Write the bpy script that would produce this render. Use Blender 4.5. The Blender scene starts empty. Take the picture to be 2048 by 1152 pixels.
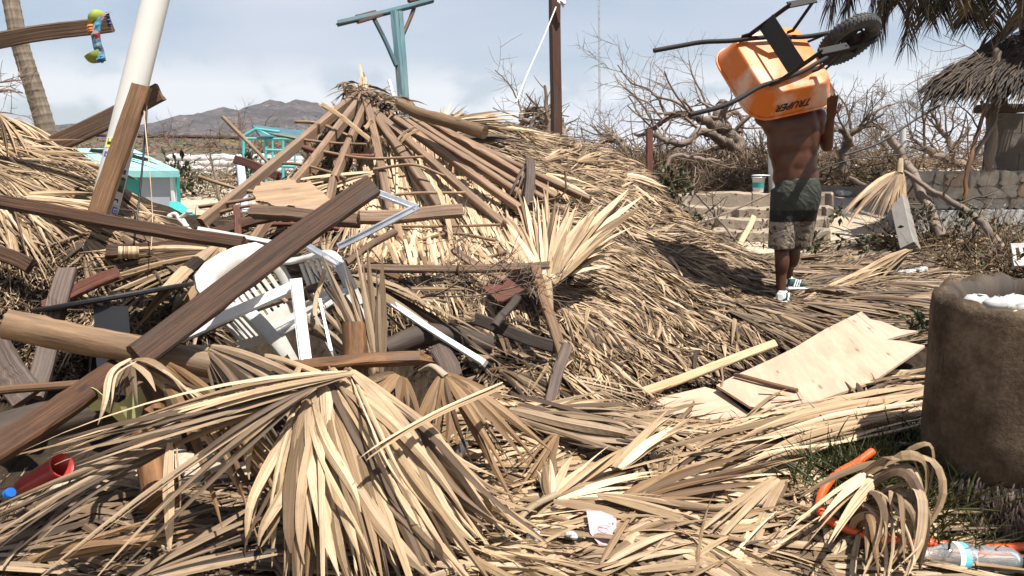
import bpy, math, random
import numpy as np
from mathutils import Vector, Matrix
rng = np.random.default_rng(11)
random.seed(5)
C = bpy.context.scene.collection
SC = bpy.context.scene
PI = math.pi

# ------------------------------------------------------------------ camera, sky, sun, exposure
CAMH, PITCH, LENS = 1.35, math.radians(9.13), 28.0
FPX = 2048 * LENS / 36.0
cam_d = bpy.data.cameras.new('camera'); cam = bpy.data.objects.new('camera', cam_d); C.objects.link(cam)
cam.location = (0, 0, CAMH); cam.rotation_euler = (PI / 2 - PITCH, 0, 0)
cam_d.lens = LENS; cam_d.sensor_width = 36; cam_d.clip_start = .05; cam_d.clip_end = 6000
cam_d.dof.use_dof = True; cam_d.dof.focus_distance = 4.8; cam_d.dof.aperture_fstop = 8.0
SC.camera = cam
SUN = np.array((.29, -.25, .93)); SUN = SUN / np.linalg.norm(SUN)
sun_el = math.asin(SUN[2]); sun_az = math.atan2(SUN[0], SUN[1])
W = bpy.data.worlds.new('World'); SC.world = W; W.use_nodes = True
wn = W.node_tree; wn.nodes.clear()
def nd(nt, typ, ins=None, **props):
    n = nt.nodes.new(typ)
    for k, v in props.items(): setattr(n, k, v)
    for k, v in (ins or {}).items():
        s = n.inputs[k]
        if isinstance(v, bpy.types.NodeSocket): nt.links.new(v, s)
        else:
            if isinstance(v, tuple) and len(v) == 3 and s.type == 'RGBA': v = v + (1,)
            s.default_value = v
    return n
def ramp(nt, fac, stops, interp='LINEAR'):
    n = nt.nodes.new('ShaderNodeValToRGB'); cr = n.color_ramp; cr.interpolation = interp
    while len(cr.elements) < len(stops): cr.elements.new(.5)
    for e, (p, c) in zip(cr.elements, stops):
        e.position = p
        e.color = (c, c, c, 1) if isinstance(c, (int, float)) else tuple(c) + (1,)
    nt.links.new(fac, n.inputs[0]); return n.outputs[0]
def mix(nt, fac, a, b, blend='MIX'):
    n = nt.nodes.new('ShaderNodeMix'); n.data_type = 'RGBA'; n.blend_type = blend
    for s, v in ((n.inputs[0], fac), (n.inputs[6], a), (n.inputs[7], b)):
        if isinstance(v, bpy.types.NodeSocket): nt.links.new(v, s)
        else: s.default_value = v if not isinstance(v, tuple) else (v + (1,) if len(v) == 3 else v)
    return n.outputs[2]
def mth(nt, op, a, b=0.0, c=0.0, clamp=False):
    n = nt.nodes.new('ShaderNodeMath'); n.operation = op; n.use_clamp = clamp
    for s, v in zip(n.inputs, (a, b, c)):
        if isinstance(v, bpy.types.NodeSocket): nt.links.new(v, s)
        else: s.default_value = v
    return n.outputs[0]
sky = nd(wn, 'ShaderNodeTexSky', sky_type='NISHITA', sun_disc=False, sun_elevation=sun_el, sun_rotation=sun_az,
         altitude=10, air_density=1.0, dust_density=1.5, ozone_density=1.2)
tc = nd(wn, 'ShaderNodeTexCoord')
sep = nd(wn, 'ShaderNodeSeparateXYZ', {0: tc.outputs['Generated']})
zz = mth(wn, 'ADD', mth(wn, 'MAXIMUM', sep.outputs[2], 0.0), .16)
cx = mth(wn, 'DIVIDE', sep.outputs[0], zz); cy = mth(wn, 'DIVIDE', sep.outputs[1], zz)
cv = nd(wn, 'ShaderNodeCombineXYZ', {0: cx, 1: cy, 2: 2.3})
n1 = nd(wn, 'ShaderNodeTexNoise', {'Vector': cv.outputs[0], 'Scale': .6, 'Detail': 6.0, 'Roughness': .5, 'Distortion': .6})
cl = ramp(wn, n1.outputs[0], [(.32, .08), (.50, .55), (.66, .98)])
mp_ = nd(wn, 'ShaderNodeMapping', {'Vector': tc.outputs['Generated'], 'Location': (3.13, 1.7, .4), 'Scale': (1, 1, 1.6)})
n2 = nd(wn, 'ShaderNodeTexNoise', {'Vector': mp_.outputs[0], 'Scale': 9.0, 'Detail': 7.0, 'Roughness': .55, 'Distortion': .3})
low = ramp(wn, sep.outputs[2], [(.0, 1.0), (.085, 1.0), (.125, 0.0)])
cum = mth(wn, 'MULTIPLY', ramp(wn, n2.outputs[0], [(.40, 0.0), (.52, 1.0)]), low)
c1 = mix(wn, cl, sky.outputs[0], (5.25, 5.65, 6.45))
c2 = mix(wn, mth(wn, 'MULTIPLY', cum, .75), c1, (8.0, 8.0, 8.1))
bg = nd(wn, 'ShaderNodeBackground', {'Color': c2, 'Strength': .058})
wo = nd(wn, 'ShaderNodeOutputWorld', {'Surface': bg.outputs[0]})
sl = bpy.data.lights.new('sun', 'SUN'); sl.energy = 5.0; sl.angle = math.radians(.53); sl.color = (1, .965, .90)
so = bpy.data.objects.new('sun', sl); C.objects.link(so)
so.rotation_euler = Vector(-SUN).to_track_quat('-Z', 'Y').to_euler(); so.location = (6, -5, 12)
SC.view_settings.view_transform = 'Standard'; SC.view_settings.look = 'None'
SC.view_settings.exposure = 1.15; SC.view_settings.gamma = 1.0; SC.view_settings.use_curve_mapping = False
SC.cycles.max_bounces = 6; SC.cycles.transparent_max_bounces = 12

# ------------------------------------------------------------------ pixel (2048 wide photo) + depth -> world
SP, CP = math.sin(PITCH), math.cos(PITCH)
def P(x, y, d):
    s = (np.asarray(x, float) - 1024) / FPX; t = (np.asarray(y, float) - 576) / FPX; d = np.asarray(d, float)
    return np.stack([s * d, d * (CP - t * SP), CAMH - d * (SP + t * CP)], -1)
def norm(v):
    v = np.asarray(v, float); return v / np.maximum(np.linalg.norm(v, axis=-1, keepdims=True), 1e-9)

# ------------------------------------------------------------------ mesh accumulator
class MB:
    def __init__(s): s.v = []; s.q = []; s.t = []; s.quv = []; s.tuv = []; s.qm = []; s.tm = []; s.n = 0
    def add(s, v, q=None, t=None, quv=None, tuv=None, m=0):
        v = np.asarray(v, float).reshape(-1, 3)
        if q is not None and len(q):
            q = np.asarray(q, int).reshape(-1, 4); s.q.append(q + s.n); s.qm.append(np.full(len(q), m))
            s.quv.append(np.zeros((len(q), 4, 2)) if quv is None else np.asarray(quv, float).reshape(-1, 4, 2))
        if t is not None and len(t):
            t = np.asarray(t, int).reshape(-1, 3); s.t.append(t + s.n); s.tm.append(np.full(len(t), m))
            s.tuv.append(np.zeros((len(t), 3, 2)) if tuv is None else np.asarray(tuv, float).reshape(-1, 3, 2))
        s.v.append(v); s.n += len(v); return s
    def mesh(s, name, mats, base=(0, 0, 0), smooth=False):
        me = bpy.data.meshes.new(name)
        v = np.concatenate(s.v) - np.asarray(base, float)
        nq = sum(map(len, s.q)); nt = sum(map(len, s.t))
        li = []; uv = []; mi = []
        if nq: li.append(np.concatenate(s.q).ravel()); uv.append(np.concatenate(s.quv).reshape(-1, 2)); mi.append(np.concatenate(s.qm))
        if nt: li.append(np.concatenate(s.t).ravel()); uv.append(np.concatenate(s.tuv).reshape(-1, 2)); mi.append(np.concatenate(s.tm))
        li = np.concatenate(li); uv = np.concatenate(uv); mi = np.concatenate(mi)
        me.vertices.add(len(v)); me.vertices.foreach_set('co', v.astype(np.float32).ravel())
        me.loops.add(len(li)); me.loops.foreach_set('vertex_index', li.astype(np.int32))
        st = np.concatenate([np.arange(nq) * 4, nq * 4 + np.arange(nt) * 3]).astype(np.int32)
        me.polygons.add(nq + nt); me.polygons.foreach_set('loop_start', st)
        me.polygons.foreach_set('material_index', mi.astype(np.int32))
        me.polygons.foreach_set('use_smooth', np.full(nq + nt, bool(smooth)))
        ul = me.uv_layers.new(name='UV'); ul.data.foreach_set('uv', uv.astype(np.float32).ravel())
        for m in (mats if isinstance(mats, (list, tuple)) else [mats]): me.materials.append(m)
        me.update(calc_edges=True); me.validate()
        return me
    def build(s, name, mats, parent=None, base=None, smooth=False, kind=None, label=None, cat=None, group=None):
        if parent is not None: b = list(parent['_w'])
        else: b = base if base is not None else np.concatenate(s.v).mean(0)
        b = np.array(b, float)
        o = bpy.data.objects.new(name, s.mesh(name, mats, b, smooth)); C.objects.link(o)
        if parent is not None: o.parent = parent
        else: o.location = b
        o['_w'] = [float(x) for x in b]
        return tag(o, label, cat, group, kind)
def tag(o, label=None, cat=None, group=None, kind=None):
    if label: o['label'] = label
    if cat: o['category'] = cat
    if group: o['group'] = group
    if kind: o['kind'] = kind
    return o
def thing(name, base, label, cat, group=None):
    o = bpy.data.objects.new(name, None); C.objects.link(o); o.empty_display_size = .1
    o.location = tuple(float(x) for x in base); o['_w'] = [float(x) for x in base]
    return tag(o, label, cat, group)

# ------------------------------------------------------------------ shape helpers
def frame(d, up=(0, 0, 1)):
    d = norm(d); up = np.asarray(up, float)
    if abs(np.dot(d, norm(up))) > .98: up = np.array((1., 0, 0))
    s = norm(np.cross(d, up)); u = np.cross(s, d); return d, s, u
def loft(mb, rings, m=0, caps=True, closed=True, uvs=None):
    R = np.asarray(rings, float); n, k = R.shape[:2]
    kk = k if closed else k - 1
    i = np.arange(n - 1)[:, None]; j = np.arange(kk)[None]
    q = np.stack([i * k + j, i * k + (j + 1) % k, (i + 1) * k + (j + 1) % k, (i + 1) * k + j], -1).reshape(-1, 4)
    cen = R.mean(1); L = np.r_[0, np.cumsum(np.linalg.norm(np.diff(cen, axis=0), axis=1))]
    per = np.linalg.norm(np.roll(R[n // 2], -1, 0) - R[n // 2], axis=1); A = np.r_[0, np.cumsum(per)]
    o1, o2 = random.random() * 9, random.random() * 9
    uv = np.zeros((n - 1, kk, 4, 2))
    uv[..., 0, 0] = L[:-1, None]; uv[..., 1, 0] = L[:-1, None]; uv[..., 2, 0] = L[1:, None]; uv[..., 3, 0] = L[1:, None]
    uv[..., 0, 1] = A[None, :kk]; uv[..., 3, 1] = A[None, :kk]; uv[..., 1, 1] = A[None, 1:kk + 1]; uv[..., 2, 1] = A[None, 1:kk + 1]
    uv = uv + np.array((o1, o2))
    mb.add(R.reshape(-1, 3), q, quv=uv, m=m)
    if caps and closed:
        for e, rev in ((0, True), (n - 1, False)):
            r = R[e]; c = r.mean(0); vv = np.vstack([r, c]); a = np.arange(k); b = (a + 1) % k
            t = np.stack([b, a, np.full(k, k)], -1) if rev else np.stack([a, b, np.full(k, k)], -1)
            d1, d2, d3 = frame(R[min(e + 1, n - 1)].mean(0) - R[max(e - 1, 0)].mean(0))
            pl = np.stack([(vv - c) @ d2 * .25 + o1, (vv - c) @ d3 + o2], -1)
            mb.add(vv, t=t, tuv=pl[t], m=m)
    return mb
def tube(mb, pts, r, sides=10, m=0, caps=True, rough=0.0, flat=1.0, up=(0, 0, 1)):
    pts = np.asarray(pts, float); n = len(pts); r = np.broadcast_to(np.asarray(r, float), (n,))
    T = norm(np.gradient(pts, axis=0)); rings = []
    _, s, u = frame(T[0], up); a = np.arange(sides) / sides * 2 * PI
    ph = random.random() * 6
    for i in range(n):
        s = norm(s - T[i] * np.dot(s, T[i])); u = np.cross(T[i], s)
        rr = r[i] * (1 + rough * (np.sin(3 * a + ph + i * .7) * .5 + rng.normal(0, .5, sides)))
        rings.append(pts[i] + np.outer(np.cos(a) * rr, s) + np.outer(np.sin(a) * rr * flat, u))
    return loft(mb, rings, m, caps)
def spline(pts, n):
    """Catmull-Rom through pts"""
    p = np.asarray(pts, float); p = np.vstack([2 * p[0] - p[1], p, 2 * p[-1] - p[-2]])
    k = len(p) - 3; out = []
    for t in np.linspace(0, k - 1e-6, n):
        i = int(t); f = t - i; a, b, c, d = p[i:i + 4]
        out.append(.5 * (2 * b + (c - a) * f + (2 * a - 5 * b + 4 * c - d) * f * f + (3 * b - a - 3 * c + d) * f ** 3))
    return np.array(out)
def boxbeam(mb, A, B, w, h, face=(0, -1, 1), m=0, ch=.007, seg=8, jag=0.0, warp=.004, jagA=None):
    """rectangular timber from A to B: w across the wide face, h thick, wide face towards 'face'"""
    A = np.asarray(A, float); B = np.asarray(B, float); d = norm(B - A)
    f = np.asarray(face, float); f = norm(f - d * np.dot(f, d)); s = np.cross(d, f)
    ch = min(ch, w * .2, h * .2); a, b = w / 2, h / 2
    prof = np.array([(-a + ch, -b), (a - ch, -b), (a, -b + ch), (a, b - ch), (a - ch, b), (-a + ch, b), (-a, b - ch), (-a, -b + ch)])
    L = np.linalg.norm(B - A); rings = []
    ph = rng.uniform(0, 6, 4)
    jA = jag if jagA is None else jagA
    for i in range(seg + 1):
        t = i / seg; c = A + (B - A) * t + s * warp * math.sin(t * 5 + ph[0]) + f * warp * math.sin(t * 4 + ph[1])
        pr = prof * (1 + rng.normal(0, .02, prof.shape)); k_ = rng.integers(0, 8); pr[k_] *= 1 - (.3 * rng.random() if rng.random() < .3 and ch > .003 else 0)
        ring = c + np.outer(pr[:, 0], s) + np.outer(pr[:, 1], f)
        if i == seg and jag: ring += np.outer(rng.uniform(-1, .4, 8) * jag, d)
        if i == 0 and jA: ring -= np.outer(rng.uniform(-1, .4, 8) * jA, d)
        rings.append(ring)
    return loft(mb, rings, m)
def lathe(mb, prof, c=(0, 0, 0), sides=24, m=0, rough=0.0, ax=None, caps=False):
    """prof: (r, z) list, axis z (or matrix ax 3x3)"""
    a = np.arange(sides) / sides * 2 * PI; rings = []
    rv = rng.normal(0, rough, sides); rv = (rv + np.roll(rv, 1) + np.roll(rv, -1)) / 2
    for r, z in prof:
        g = np.stack([np.cos(a) * r * (1 + rv), np.sin(a) * r * (1 + rv), np.full(sides, z)], -1)
        if ax is not None: g = g @ np.asarray(ax).T
        rings.append(g + np.asarray(c, float))
    return loft(mb, rings, m, caps)
def ribbons(mb, P0, P1, P2, W, N, segs=4, fold=0.0, prof=None, twist=0.0, m=0, end=.06):
    P0 = np.atleast_2d(P0); P1 = np.atleast_2d(P1); P2 = np.atleast_2d(P2); n = len(P0)
    N = np.broadcast_to(np.asarray(N, float), (n, 3)); Wd = np.broadcast_to(np.asarray(W, float), (n,))
    tw = np.broadcast_to(np.asarray(twist, float), (n,))
    t = np.linspace(0, 1, segs + 1)[None, :, None]
    pts = (1 - t) ** 2 * P0[:, None] + 2 * t * (1 - t) * P1[:, None] + t * t * P2[:, None]
    tan = norm(2 * (1 - t) * (P1 - P0)[:, None] + 2 * t * (P2 - P1)[:, None])
    side = norm(np.cross(tan, N[:, None])); nr = np.cross(side, tan)
    phi = tw[:, None, None] * t; side, nr = side * np.cos(phi) + nr * np.sin(phi), nr * np.cos(phi) - side * np.sin(phi)
    tt = t[0, :, 0]
    if prof is None: pf = np.interp(tt, [0, .15, .6, 1], [.7, 1, .85, end])
    else: pf = np.interp(tt, np.linspace(0, 1, len(prof)), prof)
    w = Wd[:, None, None] * pf[None, :, None] / 2
    ln = np.linalg.norm(P2 - P0, axis=1)
    if fold: cols = [pts - side * w, pts + nr * w * fold, pts + side * w]
    else: cols = [pts - side * w, pts + side * w]
    V = np.stack(cols, 2); k = len(cols); S = segs
    i = np.arange(n)[:, None, None] * ((S + 1) * k); a = np.arange(S)[None, :, None] * k; c = np.arange(k - 1)[None, None]
    b0 = i + a + c; q = np.stack([b0, b0 + 1, b0 + k + 1, b0 + k], -1)
    uv = np.zeros(q.shape + (2,)); u0 = rng.uniform(0, 20, n)[:, None, None]; v0 = rng.uniform(0, 20, n)[:, None, None]
    du = (tt[None, :-1, None] * ln[:, None, None]) + u0; du1 = (tt[None, 1:, None] * ln[:, None, None]) + u0
    dv = c / (k - 1) * Wd[:, None, None] + v0; dv1 = (c + 1) / (k - 1) * Wd[:, None, None] + v0
    uv[..., 0, 0] = du; uv[..., 1, 0] = du; uv[..., 2, 0] = du1; uv[..., 3, 0] = du1
    uv[..., 0, 1] = dv; uv[..., 3, 1] = dv; uv[..., 1, 1] = dv1; uv[..., 2, 1] = dv1
    return mb.add(V.reshape(-1, 3), q.reshape(-1, 4), quv=uv.reshape(-1, 4, 2), m=m)
def ell(mb, c, r, R=None, m=0, nu=16, nv=10):
    th = np.linspace(.02, PI - .02, nv); a = np.arange(nu) / nu * 2 * PI
    rings = [np.stack([np.sin(t) * np.cos(a) * r[0], np.sin(t) * np.sin(a) * r[1], np.full(nu, np.cos(t) * r[2])], -1) for t in th[::-1]]
    if R is not None: rings = [g @ np.asarray(R).T for g in rings]
    return loft(mb, [g + np.asarray(c, float) for g in rings], m)
def cap(mb, a, b, ra, rb, m=0, nu=14):
    a = np.asarray(a, float); b = np.asarray(b, float); d, s, u = frame(b - a, (0.3, 1, .2)); an = np.arange(nu) / nu * 2 * PI
    L = [(-ra * math.cos(x), ra * math.sin(x), a) for x in np.linspace(.1, PI / 2, 5)] + [(rb * math.sin(x), rb * math.cos(x), b) for x in np.linspace(0, PI / 2 - .1, 5)]
    return loft(mb, [c + d * z + np.outer(np.cos(an) * r, s) + np.outer(np.sin(an) * r, u) for z, r, c in L], m)
def remesh(mb, name, mat, voxel, parent, smooth_it=6, disp=None, label=None):
    o = mb.build(name, mat, parent, smooth=True, label=label)
    md = o.modifiers.new('r', 'REMESH'); md.mode = 'VOXEL'; md.voxel_size = voxel
    ms = o.modifiers.new('s', 'SMOOTH'); ms.factor = .5; ms.iterations = smooth_it
    dg = bpy.context.evaluated_depsgraph_get(); me = bpy.data.meshes.new_from_object(o.evaluated_get(dg))
    old = o.data; o.modifiers.clear(); o.data = me; bpy.data.meshes.remove(old); me.name = name
    if not me.materials: me.materials.append(mat)
    me.polygons.foreach_set('use_smooth', np.ones(len(me.polygons), bool)); me.update()
    return o

# ------------------------------------------------------------------ materials
def new_mat(name):
    m = bpy.data.materials.new(name); m.use_nodes = True; nt = m.node_tree; nt.nodes.clear()
    out = nt.nodes.new('ShaderNodeOutputMaterial'); b = nt.nodes.new('ShaderNodeBsdfPrincipled')
    nt.links.new(b.outputs[0], out.inputs[0]); return m, nt, b, out
def setp(nt, b, **kw):
    nm = dict(col='Base Color', rough='Roughness', metal='Metallic', spec='Specular IOR Level', normal='Normal', trans='Transmission Weight', ior='IOR', alpha='Alpha', coat='Coat Weight', sheen='Sheen Weight')
    for k, v in kw.items():
        s = b.inputs[nm[k]]
        if isinstance(v, bpy.types.NodeSocket): nt.links.new(v, s)
        else: s.default_value = v + (1,) if isinstance(v, tuple) and len(v) == 3 else v
def bump(nt, h, strength=.3, dist=.01):
    return nd(nt, 'ShaderNodeBump', {'Strength': strength, 'Distance': dist, 'Height': h}).outputs[0]
def noise(nt, vec, scale, detail=4.0, rough=.55, dist=0.0):
    return nd(nt, 'ShaderNodeTexNoise', {'Vector': vec, 'Scale': scale, 'Detail': detail, 'Roughness': rough, 'Distortion': dist}).outputs[0]
def mapping(nt, vec, scale):
    return nd(nt, 'ShaderNodeMapping', {'Vector': vec, 'Scale': scale}).outputs[0]
def straw(name, stops, weather=(.11, .068, .042), wamt=.6, transl=.08, rough=.62, fine=70.0):
    stops = [(p, tuple(x * f * (max(sum(c), .03) / 1.05) ** .38 for x, f in zip(c, (.735, .635, .535)))) for p, c in stops]
    m, nt, b, out = new_mat(name)
    g = nd(nt, 'ShaderNodeNewGeometry'); uv = nd(nt, 'ShaderNodeUVMap'); uv.uv_map = 'UV'
    tcn = nd(nt, 'ShaderNodeTexCoord')
    oi = nd(nt, 'ShaderNodeObjectInfo'); base = ramp(nt, mth(nt, 'FRACT', mth(nt, 'ADD', g.outputs['Random Per Island'], oi.outputs['Random'])), stops)
    st = noise(nt, mapping(nt, uv.outputs[0], (3.0, fine * 4, 1)), 1.0, 3.0)
    base = mix(nt, 1.0, base, ramp(nt, st, [(.28, .42), (.5, .95), (.72, 1.15)]), 'MULTIPLY')
    big = noise(nt, tcn.outputs['Object'], 3.2, 5.0)
    base = mix(nt, mth(nt, 'MULTIPLY', ramp(nt, big, [(.42, 0.0), (.68, 1.0)]), wamt), base, weather)
    sp = noise(nt, mapping(nt, uv.outputs[0], (9.0, 40, 1)), 1.0, 5.0, .65)
    base = mix(nt, ramp(nt, sp, [(.58, 0.0), (.72, .7)]), base, (.055, .037, .022))
    setp(nt, b, col=base, rough=rough, spec=.28, normal=bump(nt, st, .25, .004))
    tr = nd(nt, 'ShaderNodeBsdfTranslucent', {'Color': mix(nt, 1.0, base, (1.0, .82, .55), 'MULTIPLY')})
    ms = nd(nt, 'ShaderNodeMixShader', {0: transl, 1: b.outputs[0], 2: tr.outputs[0]})
    nt.links.new(ms.outputs[0], out.inputs[0]); return m
def wood(name, dark, light, grain=85.0, stain=(.035, .024, .017), stamt=.6, rough=.72, knots=True, bs=.35):
    dark = tuple(x * .66 for x in dark); light = tuple(x * f for x, f in zip(light, (.74, .70, .66))); stain = tuple(x * .6 for x in stain)
    m, nt, b, out = new_mat(name)
    uv = nd(nt, 'ShaderNodeUVMap'); uv.uv_map = 'UV'; oi = nd(nt, 'ShaderNodeObjectInfo'); geo = nd(nt, 'ShaderNodeTexCoord')
    v = mapping(nt, uv.outputs[0], (2.6, grain, 1)); g1 = noise(nt, v, 1.0, 8.0, .68, .7)
    col = ramp(nt, g1, [(.30, dark), (.50, tuple((a + b) / 2.2 for a, b in zip(dark, light))), (.68, light)])
    col = mix(nt, 1.0, col, ramp(nt, oi.outputs['Random'], [(0, .8), (1, 1.15)]), 'MULTIPLY')
    s = noise(nt, mapping(nt, uv.outputs[0], (2.2, 7.0, 1)), 1.0, 6.0, .6)
    col = mix(nt, mth(nt, 'MULTIPLY', ramp(nt, s, [(.48, 0.0), (.7, 1.0)]), stamt), col, stain)
    if knots:
        vo = nd(nt, 'ShaderNodeTexVoronoi', {'Vector': mapping(nt, uv.outputs[0], (3.0, 11.0, 1)), 'Scale': 1.0, 'Randomness': 1.0})
        col = mix(nt, ramp(nt, vo.outputs['Distance'], [(.05, .75), (.13, 0.0)]), col, (stain[0] * .6, stain[1] * .6, stain[2] * .6))
    cr = noise(nt, mapping(nt, uv.outputs[0], (.9, grain * 1.3, 1)), 1.0, 2.0)
    col = mix(nt, ramp(nt, cr, [(.26, .8), (.33, 0.0)]), col, (.02, .014, .01))
    gp = noise(nt, mapping(nt, uv.outputs[0], (1.1, 3.5, 1)), 1.0, 7.0, .65); gm = sum(light) / 3
    col = mix(nt, ramp(nt, gp, [(.54, 0.0), (.68, .38)]), col, (gm * 1.3, gm * 1.1, gm * .92))
    h = mth(nt, 'ADD', g1, mth(nt, 'MULTIPLY', cr, .6))
    setp(nt, b, col=col, rough=rough, spec=.3, normal=bump(nt, h, min(bs * 1.6, 1), .008)); return m
def plain(name, col, rough=.5, metal=0.0, spec=.5, var=.12, scale=6.0, dirt=None, damt=.5, bumps=0.0, bsc=60.0, dsc=3.0):
    m, nt, b, out = new_mat(name); t = nd(nt, 'ShaderNodeTexCoord')
    n = noise(nt, t.outputs['Object'], scale, 5.0)
    c = mix(nt, 1.0, col, ramp(nt, n, [(.3, 1 - var), (.7, 1 + var)]), 'MULTIPLY')
    if dirt is not None:
        n3 = noise(nt, t.outputs['Object'], dsc, 7.0, .65)
        c = mix(nt, mth(nt, 'MULTIPLY', ramp(nt, n3, [(.45, 0.0), (.66, 1.0)]), damt), c, dirt)
    setp(nt, b, col=c, rough=rough, metal=metal, spec=spec)
    if bumps: setp(nt, b, normal=bump(nt, noise(nt, t.outputs['Object'], bsc, 4.0), bumps, .01))
    return m
M = {}
M['straw'] = straw('dry_palm_leaf', [(0, (.10, .065, .036)), (.18, (.25, .18, .105)), (.45, (.42, .33, .215)), (.75, (.55, .455, .325)), (.9, (.62, .53, .40)), (1, (.30, .195, .10))])
M['straw_pale'] = straw('pale_palm_leaf', [(0, (.20, .14, .082)), (.2, (.44, .345, .23)), (.6, (.62, .525, .395)), (.85, (.70, .61, .475)), (1, (.38, .27, .155))], wamt=.25)
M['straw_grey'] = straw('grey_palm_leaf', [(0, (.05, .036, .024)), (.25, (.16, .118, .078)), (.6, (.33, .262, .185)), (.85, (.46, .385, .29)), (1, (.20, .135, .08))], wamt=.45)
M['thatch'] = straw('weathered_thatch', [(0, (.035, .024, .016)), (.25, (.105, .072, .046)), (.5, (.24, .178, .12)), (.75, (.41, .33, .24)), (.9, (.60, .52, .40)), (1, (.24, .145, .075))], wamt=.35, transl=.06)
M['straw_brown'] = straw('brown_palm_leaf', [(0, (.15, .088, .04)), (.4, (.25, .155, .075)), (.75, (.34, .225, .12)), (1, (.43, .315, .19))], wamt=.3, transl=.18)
M['frond_green'] = straw('drying_green_frond', [(0, (.02, .024, .008)), (.45, (.038, .042, .013)), (.75, (.075, .062, .02)), (1, (.14, .09, .032))], weather=(.16, .10, .035), wamt=.6, transl=.25, rough=.45)
M['stalk'] = wood('palm_stalk', (.30, .21, .11), (.50, .39, .24), grain=40, stamt=.4, knots=False)
M['dark_wood'] = wood('dark_stained_timber', (.022, .0105, .006), (.125, .058, .027), stamt=.45)
M['brown_wood'] = wood('weathered_brown_timber', (.075, .045, .028), (.23, .145, .092), stamt=.45)
M['tan_wood'] = wood('tan_rafter_timber', (.15, .092, .056), (.40, .265, .175), stamt=.4)
M['orange_wood'] = wood('orange_pine_timber', (.10, .05, .023), (.26, .148, .076), stamt=.35)
M['grey_wood'] = wood('grey_old_timber', (.05, .036, .03), (.18, .128, .105), stamt=.5)
M['red_wood'] = wood('red_brown_timber', (.07, .022, .014), (.20, .07, .042), stamt=.4)
M['log'] = wood('peeled_log', (.11, .066, .037), (.31, .20, .115), grain=28, stamt=.45)
M['bark_log'] = wood('stripped_bark_post', (.055, .024, .011), (.27, .135, .055), grain=22, stain=(.04, .022, .014), stamt=.7, bs=.6)
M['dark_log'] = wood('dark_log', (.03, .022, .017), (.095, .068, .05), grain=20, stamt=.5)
M['stick'] = wood('bark_stick', (.20, .12, .065), (.42, .29, .175), grain=30, stamt=.4, knots=False)
M['plywood'] = wood('raw_plywood', (.54, .385, .275), (.64, .485, .365), grain=26, stain=(.36, .20, .12), stamt=.55, rough=.62, bs=.10)
M['torn_ply'] = wood('torn_plywood', (.33, .215, .125), (.52, .365, .235), grain=26, stain=(.2, .11, .06), stamt=.5, bs=.4)
M['post_wood'] = wood('red_brown_post', (.05, .020, .011), (.15, .065, .037), stamt=.4)
M['pale_wood'] = wood('fresh_pale_timber', (.46, .31, .17), (.66, .49, .31), grain=40, stamt=.25)
M['bark'] = wood('storm_tree_bark', (.10, .072, .054), (.34, .26, .205), grain=14, stamt=.5, knots=False, bs=.7)
M['twig'] = wood('dead_twig', (.12, .084, .062), (.32, .235, .175), grain=30, knots=False, stamt=.3)
M['palm_bark'] = wood('palm_bark', (.14, .105, .075), (.30, .24, .18), grain=20, stain=(.08, .055, .04), stamt=.5, bs=.6, knots=False)
M['white_pvc'] = plain('white_pvc', (.44, .43, .40), rough=.32, var=.03, dirt=(.5, .46, .4), damt=.3)
M['white_paint'] = plain('white_paint_metal', (.58, .58, .57), rough=.38, var=.05, dirt=(.42, .38, .33), damt=.35)
M['chair_white'] = plain('dirty_white_plastic', (.42, .405, .375), rough=.35, var=.05, dirt=(.25, .2, .15), damt=.5, dsc=7)
M['aluminium'] = plain('weathered_aluminium', (.55, .56, .58), rough=.38, metal=.85, var=.12, dirt=(.2, .19, .18), damt=.5, dsc=9)
M['black_plastic'] = plain('black_plastic', (.005, .005, .0055), rough=.5, dirt=(.018, .016, .014), damt=.3)
M['black_steel'] = plain('black_painted_steel', (.016, .015, .015), rough=.68, spec=.18, dirt=(.03, .021, .015), damt=.4, dsc=10)
M['teal'] = plain('turquoise_wall_paint', (.025, .27, .245), rough=.6, var=.10, dirt=(.05, .3, .27), damt=.4)
M['teal_roof'] = plain('pale_turquoise_roof', (.20, .46, .46), rough=.6, var=.08, dirt=(.35, .55, .52), damt=.4)
M['teal_steel'] = plain('turquoise_steel', (.06, .30, .30), rough=.5)
M['blue_wood'] = wood('faded_blue_painted_timber', (.10, .25, .31), (.25, .44, .50), grain=30, stain=(.12, .10, .085), stamt=.55, knots=False)
M['blue_dark'] = wood('dark_blue_painted_timber', (.04, .11, .15), (.10, .22, .27), grain=30, stain=(.07, .05, .04), stamt=.7, knots=False)
M['orange_hose'] = plain('orange_hose', (.62, .075, .012), rough=.35, var=.08, dirt=(.4, .12, .04), damt=.3, dsc=14)
M['red_plastic'] = plain('red_plastic', (.30, .022, .018), rough=.35)
M['blue_plastic'] = plain('blue_plastic', (.012, .10, .36), rough=.35)
M['strap'] = plain('yellow_green_webbing', (.36, .36, .16), rough=.8)
M['lime'] = plain('lime_fabric', (.19, .23, .028), rough=.75, var=.15)
M['concrete'] = plain('grey_concrete', (.18, .165, .145), rough=.85, var=.2, dirt=(.16, .14, .12), damt=.5, bumps=.4)
M['white_foam'] = plain('white_foam', (.34, .335, .32), rough=.8, var=.06)
M['sand'] = plain('sandy_path', (.34, .285, .21), rough=.95, var=.16, scale=14, dirt=(.27, .215, .155), damt=.6, bumps=.5, bsc=35, dsc=1.4)
M['stone'] = plain('grey_brown_stone', (.24, .19, .14), rough=.9, var=.22, scale=9, dirt=(.20, .165, .125), damt=.6, bumps=.6, bsc=30, dsc=5)
M['mortar'] = plain('mortar', (.30, .27, .235), rough=.95, var=.2, scale=12, bumps=.5)
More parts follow.
